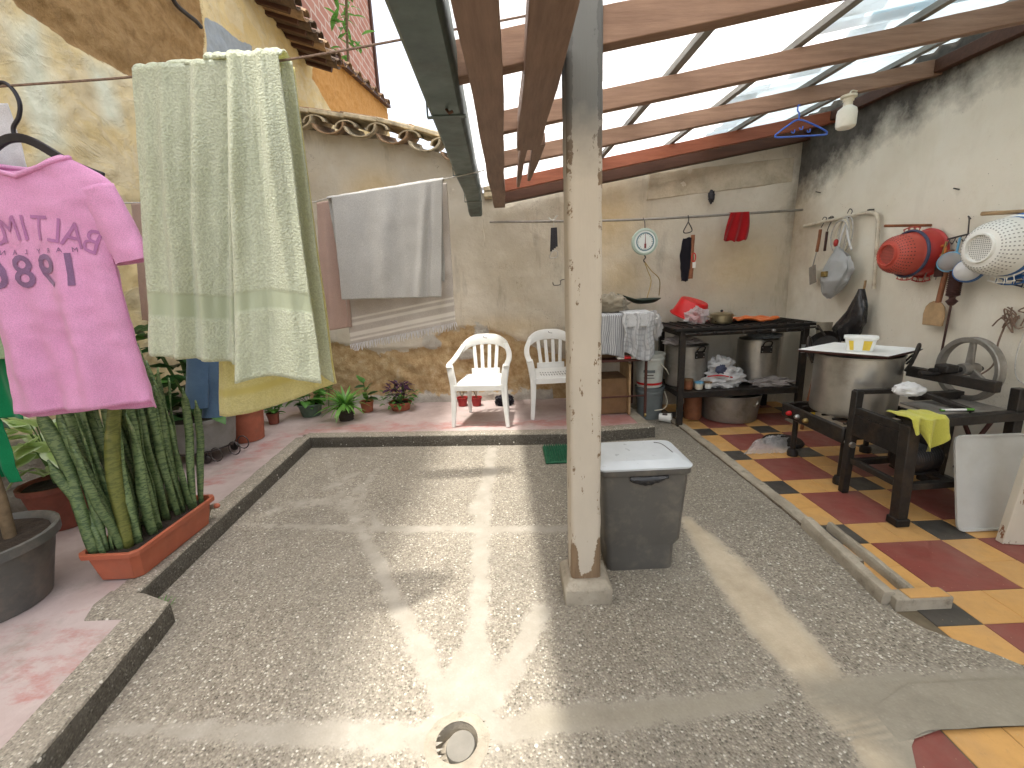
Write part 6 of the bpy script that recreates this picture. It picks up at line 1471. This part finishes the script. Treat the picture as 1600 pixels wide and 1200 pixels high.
wb2 = thing('cream_bowl', 'cream bowl nested between the blue bowls on the right wall', 'bowl', (3.05, 2.78, 1.4)); Mc = colander(wb2, V(3.065, 2.655, 1.590), .182, .09, .13, 'cream_plastic', 'slot_dark', holes=False)
wb3 = thing('navy_bowl', 'dark blue bowl closest to the wall behind the cream one', 'bowl', (3.1, 2.77, 1.4)); Md = colander(wb3, V(XW - .02, 2.645, 1.585), .190, .07, .14, 'navy_strap', 'slot_dark', holes=False); handles(wb3, Md, .20, 'navy_strap', math.pi)
tag(rod('wall_peg', 'wood_light', [V(XW, 2.67, 1.785), V(2.85, 2.74, 1.79)], .012, None), 'pale wooden peg above the big white colander', 'peg')

# hook rail with utensils
hr = thing('hook_rail', 'thin slanted wire rail of small hooks between the colanders', 'rail', (WX, 3.1, 1.68)); ra, rb2 = V(WX, 3.27, 1.665), V(WX, 2.93, 1.715)
rod('rail', 'wire_metal', [ra, rb2], .006, hr)
for k in range(9): q = ra.lerp(rb2, (k + .5) / 9); rod('hook', 'wire_metal', [q, q + V(-.012, 0, -.03), q + V(-.022, 0, -.045), q + V(-.034, 0, -.03)], .003, hr)
rod('nail_hook', 'wire_metal', [V(WX, 3.06, 1.70), V(WX - .01, 3.06, 1.79), V(WX - .03, 3.05, 1.81), V(WX - .03, 3.03, 1.79)], .004, hr)
scs = thing('scissors', 'scissors with orange handles hanging on the hook rail', 'scissors', (WX - .03, 3.22, 1.45))
for e in (-1, 1):
    c_ = V(WX - .04, 3.21 + e * .03, 1.60); g = MB(); g.tube([c_ + V(0, .024 * math.cos(t), .034 * math.sin(t)) for t in [2 * math.pi * i / 16 for i in range(16)]], .008, 8, True); g.build('handle', 'orange_label' if e < 0 else 'brass', scs)
    g = MB(); g.bar(c_ + V(0, 0, -.03), V(WX - .04, 3.22 + e * .045 + .02, 1.40), .020, .004, (-1, 0, 0), .006); g.build('blade', 'cast_grey', scs)
ldl = thing('ladle', 'dark metal scoop hanging beside the scissors', 'ladle', (WX - .03, 3.17, 1.4)); g = MB(); g.bar(V(WX - .05, 3.17, 1.53), V(WX - .05, 3.165, 1.42), .055, .02, (-1, 0, 0), .065); g.build('scoop', 'wood_dark', ldl, bevel=.006); rod('handle', 'brass', [V(WX - .04, 3.16, 1.66), V(WX - .05, 3.168, 1.53)], .007, ldl)
pad = thing('wooden_paddle', 'long wooden stirring paddle with a round blade on the right wall', 'paddle', (WX - .03, 3.16, 1.1)); rod('handle', 'wood_red', [V(WX - .03, 3.125, 1.60), V(WX - .035, 3.15, 1.24)], .017, pad, 10)
g = MB(); pl = [(-.075, -.10), (.075, -.10), (.082, -.02), (.07, .035), (.045, .062), (.018, .075), (-.018, .075), (-.045, .062), (-.07, .035), (-.082, -.02)]
g.prism(pl, .012, Matrix.Translation((WX - .03, 3.165, 1.175)) @ Matrix.Rotation(R(-90), 4, 'Z') @ Matrix.Rotation(R(90), 4, 'X')); g.build('blade', 'wood_light', pad, bevel=.004)
for (y, z, r_, mt, mt2, lab) in ((3.08, 1.515, .062, 'sky_plastic', 'film_clear', 'small sky blue strainer hanging above the wooden paddle'), (2.945, 1.455, .072, 'blue_plastic', 'film_white', 'dark blue rimmed strainer under the big white colander')):
    t = thing('strainer', lab, 'strainer', (WX - .08, y, z)); Ms = Matrix.Translation((WX - .06, y, z)) @ Matrix.Rotation(R(-75), 4, 'Y') @ Matrix.Rotation(R(25), 4, 'X')
    g = MB(); g.lathe([(r_, 0), (r_ + .006, .004), (r_ + .006, .03), (r_, .032)], 30, Ms, cap=False); g.build('rim', mt, t, ang=30)
    g = MB(); g.lathe([(r_ * math.cos(a), .03 + r_ * .75 * math.sin(a)) for a in [i * math.pi / 16 for i in range(8)]] + [(1e-5, .03 + r_ * .75)], 30, Ms, cap=False); g.build('mesh_bowl', mt2, t, ang=60)
    rod('handle', mt, [V(WX - .045, y - .01, z + r_), V(WX - .03, y, z + r_ + .10)], .007, t)
wk = thing('chocolate_whisk', 'dark ringed wooden whisk on a long thin stick against the right wall', 'whisk', (WX - .05, 3.0, .9)); g = MB(); prof = []
for k in range(26): prof.append((.034 + .006 * (k % 2), .16 - k * .0065))
g.lathe([(1e-5, .165)] + prof + [(.030, -.01), (.018, -.016), (.018, -.03), (.034, -.045), (.02, -.065), (.012, -.075)], 24, Matrix.Translation((WX - .055, 3.035, 1.30))); g.build('head', 'wood_dark', wk, ang=30)
rod('stick', 'wood_dark', [V(WX - .055, 3.035, 1.23), V(WX - .05, 3.05, .80)], .007, wk); rod('hanger_loop', 'rope_pale', [V(WX - .055, 3.035, 1.46), V(WX - .03, 3.03, 1.60)], .004, wk)
wr = thing('wire_bundle', 'tangle of brown electric wire on the right wall by the frame edge', 'wire', (WX, 2.68, 1.1))
for k in range(7):
    y = 2.70 + rnd.uniform(-.05, .05); z = 1.18 + rnd.uniform(-.03, .04); rod('strand', 'rope', [V(WX, y + rnd.uniform(-.1, .1), z + rnd.uniform(-.06, .06)), V(WX - .02, y, z), V(WX - .01, y + rnd.uniform(-.07, .03), z - rnd.uniform(.02, .1)), V(WX, y + rnd.uniform(-.1, .02), z + rnd.uniform(-.1, .08))], .004, wr)
rod('drop', 'rope', [V(WX, 2.72, 1.15), V(WX, 2.745, 1.0), V(WX + .01, 2.755, .86), V(WX - .02, 2.80, .78), V(WX - .05, 2.86, .72)], .005, wr); rod('drop', 'rope_pale', [V(WX, 2.60, 1.17), V(WX, 2.63, .95), V(WX + .01, 2.61, .80), V(WX, 2.50, .76)], .003, wr)
for k, (y, z) in enumerate(((4.62, 2.25), (3.2, 2.0))):
    rod_ = tag(rod('wall_nail', 'wire_metal', [V(XW + .005, y, z), V(XW - .05, y, z + .012)], .005, None), ('rusty nail high on the right wall near the corner', 'rusty nail in the right wall above the hook rail')[k], 'nail')

# ------------------------------------------------------------------ gas burner stand with the big pot
gs = thing('gas_burner', 'low black gas burner stand on round feet carrying the big pot', 'stove', (2.58, 3.12, 0)); GX0, GX1, GY0, GY1 = 2.26, 2.98, 2.82, 3.46
for (x, y) in ((GX0 + .06, GY0 + .06), (GX0 + .06, GY1 - .05), (GX1 - .05, GY0 + .06), (GX1 - .05, GY1 - .05)):
    g = MB(); g.lathe([(1e-5, 0), (.040, 0), (.042, .03), (.034, .055), (.020, .06), (.020, .34)], 18, Matrix.Translation((x, y, .003))); g.build('leg', 'black_steel', gs, ang=40)
for (a, b) in (((GX0, GY0), (GX1, GY0)), ((GX0, GY1), (GX1, GY1)), ((GX1, GY0), (GX1, GY1))): barp('frame_rail', 'black_steel', V(a[0], a[1], .405), V(b[0], b[1], .405), .035, .09, gs)
g = MB(); g.bar(V(GX0 - .01, GY0 - .02, .395), V(GX0 - .01, GY1 + .02, .395), .03, .115); fp = g.build('control_panel', 'black_steel', gs, bevel=.012)
for k, (y, mt) in enumerate(((3.36, 'bright_red'), (3.26, 'steel'), (3.16, 'brass'))):
    g = MB(); g.lathe([(.02, 0), (.02, .015), (.012, .03), (1e-5, .03)], 16, Matrix.Translation((GX0 - .026, y, .39)) @ Matrix.Rotation(R(-90), 4, 'Y')); g.build('knob', mt, fp)
g = MB(); g.lathe([(.012, 0), (.012, .05), (.02, .055), (.02, .07), (1e-5, .07)], 12, Matrix.Translation((GX0 - .01, GY0 - .035, .36)) @ Matrix.Rotation(R(90), 4, 'X')); g.build('gas_inlet', 'steel', gs)
for k in range(6): barp('grate_bar', 'sooty_steel', V(GX0 + .03, GY0 + .05 + k * .108, .458), V(GX1 - .02, GY0 + .05 + k * .108, .458), .018, .014, gs)
for k in range(2): barp('cross_bar', 'sooty_steel', V(GX0 + .16 + k * .4, GY0 + .01, .443), V(GX0 + .16 + k * .4, GY1 - .01, .443), .018, .014, gs)
g = MB(); g.lathe([(.10, .0), (.11, .02), (.10, .03), (.05, .035), (.04, .0)], 28, Matrix.Translation((2.55, 3.13, .385)), True); g.build('burner', 'cast_grey', gs)
bpot = stockpot('huge battered aluminium stockpot on the gas burner stand', (2.535, 3.13), .262, .435, .467, 'aluminium', False, hd=(.82, -.57))
for e in (-1, 1):
    b = V(2.535, 3.13, .83) + V(-.57, -.82, 0) * .0
    pass
rod('tall_handle', 'black_steel', [V(2.72, 2.935, .80), V(2.735, 2.91, .86), V(2.745, 2.90, .95), V(2.775, 2.92, .985), V(2.80, 2.945, .95), V(2.79, 2.965, .86), V(2.775, 2.985, .80)], .010, bpot); rod('tall_handle', 'black_steel', [V(2.35, 3.33, .80), V(2.32, 3.36, .90), V(2.33, 3.38, .985), V(2.36, 3.40, .99), V(2.38, 3.395, .90), V(2.40, 3.37, .80)], .009, bpot)
tr = thing('white_tray', 'flat white tray turned as a lid on the big pot', 'tray', (2.53, 3.13, .905)); A = [ony(1262, 549, 3.20), ony(1347, 562, 2.90), ony(1424, 551, 3.05), ony(1340, 541, 3.42)]
zt_ = .912; A = [V(2.15, 3.22, zt_), V(2.47, 2.80, zt_), V(2.90, 3.02, zt_), V(2.60, 3.46, zt_)]
def inset(P, k, z): c_ = sum(P, V(0, 0, 0)) / len(P); return [V(c_.x + (p.x - c_.x) * k, c_.y + (p.y - c_.y) * k, z) for p in P]
loft([inset(A, .90, zt_), inset(A, .94, zt_ + .002), inset(A, 1.0, zt_ + .020), inset(A, 1.0, zt_ + .026), inset(A, .93, zt_ + .018)]).build('tray', 'tub_white', tr, bevel=.004)
loft([inset(A, .955, zt_ + .001), inset(A, 1.004, zt_ + .018), inset(A, 1.004, zt_ + .0215), inset(A, .95, zt_ + .002)], False, False).build('stained_edge', 'wood_dark', tr)
tb = thing('margarine_tub', 'white and yellow plastic tub on the white tray', 'tub', (2.50, 3.08, .93)); tc_ = V(2.50, 3.08, 0); az = R(-38)
def rrr(hx, hy, z, c=.03): 
    M2 = Matrix.Translation((tc_.x, tc_.y, 0)) @ Matrix.Rotation(az, 4, 'Z'); return [M2 @ p for p in rr4(-hx, hx, -hy, hy, z, c)]
loft([rrr(.075, .055, .932), rrr(.090, .068, 1.018), rrr(.098, .076, 1.02), rrr(.098, .076, 1.034), rrr(.092, .070, 1.036)]).build('body', 'tub_white', tb, ang=35)
for (ta, tb_) in ((-.92, -.55), (.25, .92)):
    M2 = Matrix.Translation((tc_.x, tc_.y, 0)) @ Matrix.Rotation(az, 4, 'Z'); g = MB(); g.grid(lambda u, v, ta=ta, tb_=tb_: M2 @ V((.060 + .012 * v) * (ta + (tb_ - ta) * u), -.0575 - .0115 * v, .940 + .068 * v), 4, 3); g.build('label', 'yellow_label', tb)
for k in range(2): g = MB(); g.grid(lambda u, v, k=k: M2 @ V(.02 + .03 * u, -.0605 - .004 * (1 - k) , .965 + .016 * (1 - k) + .004 * v), 2, 1); g.build('label_line', 'slot_dark', tb)
# things leaning in the corner behind the burner
rg = tag(panel('white_rag', 'khaki_cloth', V(2.93, 4.16, 1.02), V(3.06, 4.12, 1.02), V(2.93, 4.15, .80), V(3.05, 4.12, .80), [(.4, .2, .02)], None, 0, .02, .004, nu=20, nv=24, seed=60), 'grubby pale rag on the right end of the griddle bar', 'rag')
pn = thing('frying_pan', 'black frying pan hanging from the griddle bar by the corner', 'pan', (2.98, 4.0, .8)); Mp = Matrix.Translation((2.92, 4.0, .80)) @ Matrix.Rotation(R(-62), 4, 'Y') @ Matrix.Rotation(R(20), 4, 'X'); g = MB(); g.lathe([(1e-5, 0), (.12, 0), (.15, .04), (.153, .04), (.122, -.005), (1e-5, -.005)], 32, Mp); g.build('pan', 'sooty_steel', pn); rod('handle', 'sooty_steel', [V(2.93, 4.02, .90), V(2.90, 4.10, 1.0)], .010, pn)
for k, (xa, xb, mt, lab) in enumerate(((2.80, 2.93, 'wood_red', 'reddish broom handle leaning in the corner by the griddle'), (2.86, 2.95, 'yellow_label', 'yellow stick leaning beside the reddish broom handle'))): tag(rod('broom_handle', mt, [V(xa, 4.02 - .05 * k, .0 + .14 * k), V(xb, 4.06, .78 + .03 * k)], .016, None, 10), lab, 'stick')
g = MB(); g.lathe([(1e-5, 0), (.16, 0), (.165, .012), (.15, .03), (.03, .045), (.02, .06), (1e-5, .062)], 36, Matrix.Translation((2.42, 3.70, .003))); tag(g.build('pot_lid', 'sooty_steel', None, ang=35), 'black round lid lying on the tiles by the gas burner', 'lid')
g = MB(); g.grid(lambda u, v: onz(1162, 711, 0).lerp(onz(1236, 709, 0), u).lerp(onz(1180, 690, 0).lerp(onz(1238, 682, 0), u), v) + V(0, 0, .006 + .07 * (math.sin(math.pi * u) ** .7) * (math.sin(math.pi * v) ** .8) * (1 + .5 * nz(u * 6, v * 6)) + .02 * abs(nz(u * 13, v * 13, 2))), 44, 34)
tag(g.build('plastic_bag', 'film_clear', None, ang=50), 'empty clear plastic bag lying on the chequered tiles', 'bag')

# ------------------------------------------------------------------ grain mill bench
ml = thing('mill_bench', 'black steel mill bench with a grey flywheel and motor', 'mill', (2.65, 2.55, 0))
LA, LB, LC, LD = V(2.27, 2.34, 0), V(2.26, 2.76, 0), V(2.93, 2.40, 0), V(2.90, 2.76, 0)
def leg_(p, q, w_): g = MB(); g.bar(p + V(0, 0, .002), q, w_ * .9, w_ * .9, (0, 1, 0), w_, w_); g.build('leg', 'black_steel', ml, bevel=.005)
leg_(LA + V(.0, 0, 0), V(2.27, 2.36, .62), .068); leg_(LB, V(2.26, 2.75, .725), .05); leg_(LC, V(2.93, 2.42, .79), .055); leg_(LD, V(2.90, 2.75, .70), .05)
g = MB(); g.bx(2.23, 2.31, 2.30, 2.38, .002, .05); g.build('foot', 'sooty_steel', ml, bevel=.006)
barp('frame_bar', 'black_steel', V(2.26, 2.345, .595), V(2.26, 2.75, .595), .04, .045, ml); barp('frame_bar', 'black_steel', V(2.24, 2.75, .72), V(2.62, 2.74, .715), .035, .03, ml); barp('frame_bar', 'black_steel', V(2.62, 2.74, .715), V(2.70, 2.44, .655), .035, .03, ml)
barp('side_plate', 'sooty_steel', V(2.245, 2.345, .50), V(2.245, 2.74, .50), .012, .14, ml)
barp('top_rail', 'black_steel', V(2.25, 2.36, .625), V(2.95, 2.40, .635), .06, .05, ml); barp('top_rail', 'black_steel', V(2.60, 2.73, .675), V(2.93, 2.74, .675), .05, .045, ml)
boxp('bench_plate', 'cast_grey', 2.50, 2.93, 2.44, 2.70, .640, .652, ml)
for z, y in ((.235, 2.36), (.235, 2.73)): barp('lower_rail', 'black_steel', V(2.27, y, z), V(2.93, y + .03, z), .04, .04, ml)
barp('lower_rail', 'black_steel', V(2.27, 2.36, .245), V(2.27, 2.74, .245), .035, .035, ml); barp('lower_rail', 'black_steel', V(2.58, 2.38, .240), V(2.58, 2.74, .240), .06, .02, ml)
barp('brace', 'rust_steel', V(2.66, 2.45, .61), V(2.80, 2.45, .36), .018, .018, ml); barp('brace', 'rust_steel', V(2.84, 2.44, .61), V(2.66, 2.44, .30), .018, .018, ml)
mo = MB(); Mm = Matrix.Translation((2.50, 2.53, .345)) @ Matrix.Rotation(R(12), 4, 'Z') @ Matrix.Rotation(R(90), 4, 'Y'); prof = [(1e-5, -.13), (.05, -.128), (.085, -.11)]
for k in range(22): prof.append((.092 - .006 * (k % 2), -.10 + .0092 * k))
mo.lathe(prof + [(.08, .115), (.03, .125), (.018, .13), (.018, .17), (1e-5, .17)], 30, Mm); mot = mo.build('motor', 'sooty_steel', ml, ang=30)
boxp('terminal_box', 'sooty_steel', 2.52, 2.60, 2.49, 2.57, .43, .475, mot, .006); boxp('motor_foot', 'sooty_steel', 2.40, 2.60, 2.46, 2.60, .253, .268, mot)
FC = V(2.93, 2.72, .845); fn_ = Vector((-1, .03, 0)).normalized(); Mf = Matrix.Translation(FC) @ fn_.to_track_quat('Z', 'Y').to_matrix().to_4x4(); FR = .205
g = MB(); g.lathe([(FR - .030, -.022), (FR - .004, -.026), (FR, -.020), (FR - .006, 0), (FR, .020), (FR - .004, .026), (FR - .030, .022), (FR - .036, 0)], 64, Mf, True); fl = g.build('flywheel', 'cast_grey', ml, ang=35)
g = MB(); g.lathe([(1e-5, -.05), (.036, -.05), (.040, -.03), (.040, .03), (.036, .05), (1e-5, .05)], 24, Mf); g.build('hub', 'cast_grey', fl, ang=35)
for k in range(3):
    a = R(90 + 120 * k); g = MB(); g.bar(Mf @ V(.03 * math.cos(a), .03 * math.sin(a), 0), Mf @ V((FR - .028) * math.cos(a), (FR - .028) * math.sin(a), 0), .018, .05, tuple((Mf.to_3x3() @ V(-math.sin(a), math.cos(a), 0))), .018, .036); g.build('spoke', 'cast_grey', fl, bevel=.006)
rod('axle', 'sooty_steel', [FC - fn_ * .08, FC + fn_ * .24], .016, ml, 12)
bm_ = [V(2.745, 2.93, .80), V(2.80, 2.42, .80)]
barp('bearing_beam', 'black_steel', bm_[0], bm_[1], .05, .065, ml); boxp('bearing_block', 'black_steel', 2.73, 2.81, 2.66, 2.75, .834, .885, ml, .01)
barp('upright', 'black_steel', V(2.745, 2.90, .48), V(2.745, 2.90, .77), .05, .04, ml); barp('upright', 'black_steel', V(2.80, 2.46, .655), V(2.80, 2.46, .77), .09, .06, ml)
rod('crank_arm', 'sooty_steel', [FC + fn_ * .14, FC + fn_ * .15 + V(-.06, 0, -.02), FC + fn_ * .16 + V(-.13, .02, -.02)], .018, ml); rod('end_bolt', 'sooty_steel', [V(2.93, 2.39, .765), V(3.03, 2.37, .765)], .02, ml, 10)
yc = thing('yellow_cloth', 'yellow duster draped over the front corner of the mill bench', 'cloth', (2.30, 2.33, .6)); g = MB(); at = []
def ycf(u, v):
    at.append(0.0); x = 2.215 + .20 * u; top = .672 + .010 * nz(u * 5, v * 5)
    if v < .35: t = v / .35; return V(x + .012 * nz(v * 6, u * 3), 2.47 - .155 * t, top + .016 * math.sin(u * 8) * t)
    t = (v - .35) / .65; L_ = interp([(0, .085), (.25, .06), (.45, .17), (.65, .21), (.85, .13), (1, .09)], u)
    return V(x + .03 * (t - .3) * nz(u * 5, 2) + .015 * t, 2.312 - .025 * math.sin(u * 15 + t) * (.25 + t) - .012, top - L_ * t)
g.grid(ycf, 56, 46); g.a = {'band': at}; g.build('cloth', 'yellow_cloth', yc, ang=85, solid=.004)
lump('white_bag', 'film_white', (2.45, 2.60, .715 + .045), (.085, .06, .042), 71, 'small knotted white bag on the mill bench beside the pot', 'bag', .25, 2.5)
pen = thing('marker_pen', 'green and white pen lying on the mill bench', 'pen', (2.65, 2.46, .66)); rod('barrel', 'white_plastic', [V(2.55, 2.475, .661), V(2.68, 2.44, .668)], .007, pen); rod('cap', 'leaf_spider', [V(2.665, 2.444, .668), V(2.70, 2.435, .669)], .008, pen); rod('tip', 'leaf_spider', [V(2.545, 2.477, .660), V(2.565, 2.471, .661)], .0078, pen)

# leaning tray and painted board at the right edge
wt = thing('leaning_tray', 'large grey-white plastic tray leaning upright at the right edge', 'tray', (2.72, 2.26, 0)); g = MB()
P0, P1, P2, P3 = V(2.515, 2.235, .004), V(2.93, 2.235, .004), V(2.93, 2.335, .55), V(2.50, 2.335, .555)
def rect4(k, d): 
    c_ = (P0 + P1 + P2 + P3) / 4; nrm = (P1 - P0).cross(P3 - P0).normalized(); out = []
    Q = [P0, P1, P2, P3]
    for i in range(4):
        p, a, b = Q[i], Q[i - 1], Q[(i + 1) % 4]; r_ = .05
        for t in range(6): 
            e = t / 5; s1 = p + (a - p).normalized() * r_; s2 = p + (b - p).normalized() * r_; out.append((s1.lerp(p, e)).lerp(p.lerp(s2, e), e))
    return [c_ + (q - c_) * k + nrm * d for q in out]
simple('tray_grey', (.52, .52, .49), .45, 0, .1, 5, .04, dirt=(.40, .38, .33), dscale=4, damt=.4)
loft([rect4(1.0, 0), rect4(1.0, .012), rect4(.965, .012), rect4(.945, -.012)], True, True).build('tray', 'tray_grey', wt, ang=30)
pbx = thing('painted_board', 'chipped cream painted timber standing at the right picture edge', 'board', (2.78, 2.05, 0)); woodmat('board_paint', (.16, .07, .035), (.26, .12, .06), (14, 14, 1), (.62, .57, .47), .60, .6)
g = MB(); n = 24; wear = []
q0 = onz(1566, 851, 0)
for j in range(n + 1):
    z = .003 + .62 * j / n
    for (x, y) in ((q0.x, q0.y), (q0.x + .06, q0.y - .01), (q0.x + .12, q0.y - .02), (q0.x + .12, q0.y + .02), (q0.x + .06, q0.y + .03), (q0.x + .005, q0.y + .042)):
        g.v.append((x + .095 * z / .62 * .6, y, z)); wear.append(.38 if x < q0.x + .01 else .0)
for j in range(n):
    for i in range(6): g.f.append((j * 6 + i, j * 6 + (i + 1) % 6, (j + 1) * 6 + (i + 1) % 6, (j + 1) * 6 + i))
g.f += [tuple(reversed(range(6))), tuple(n * 6 + i for i in range(6))]; g.a = {'wear': wear}; g.build('board', 'board_paint', pbx, bevel=.003)
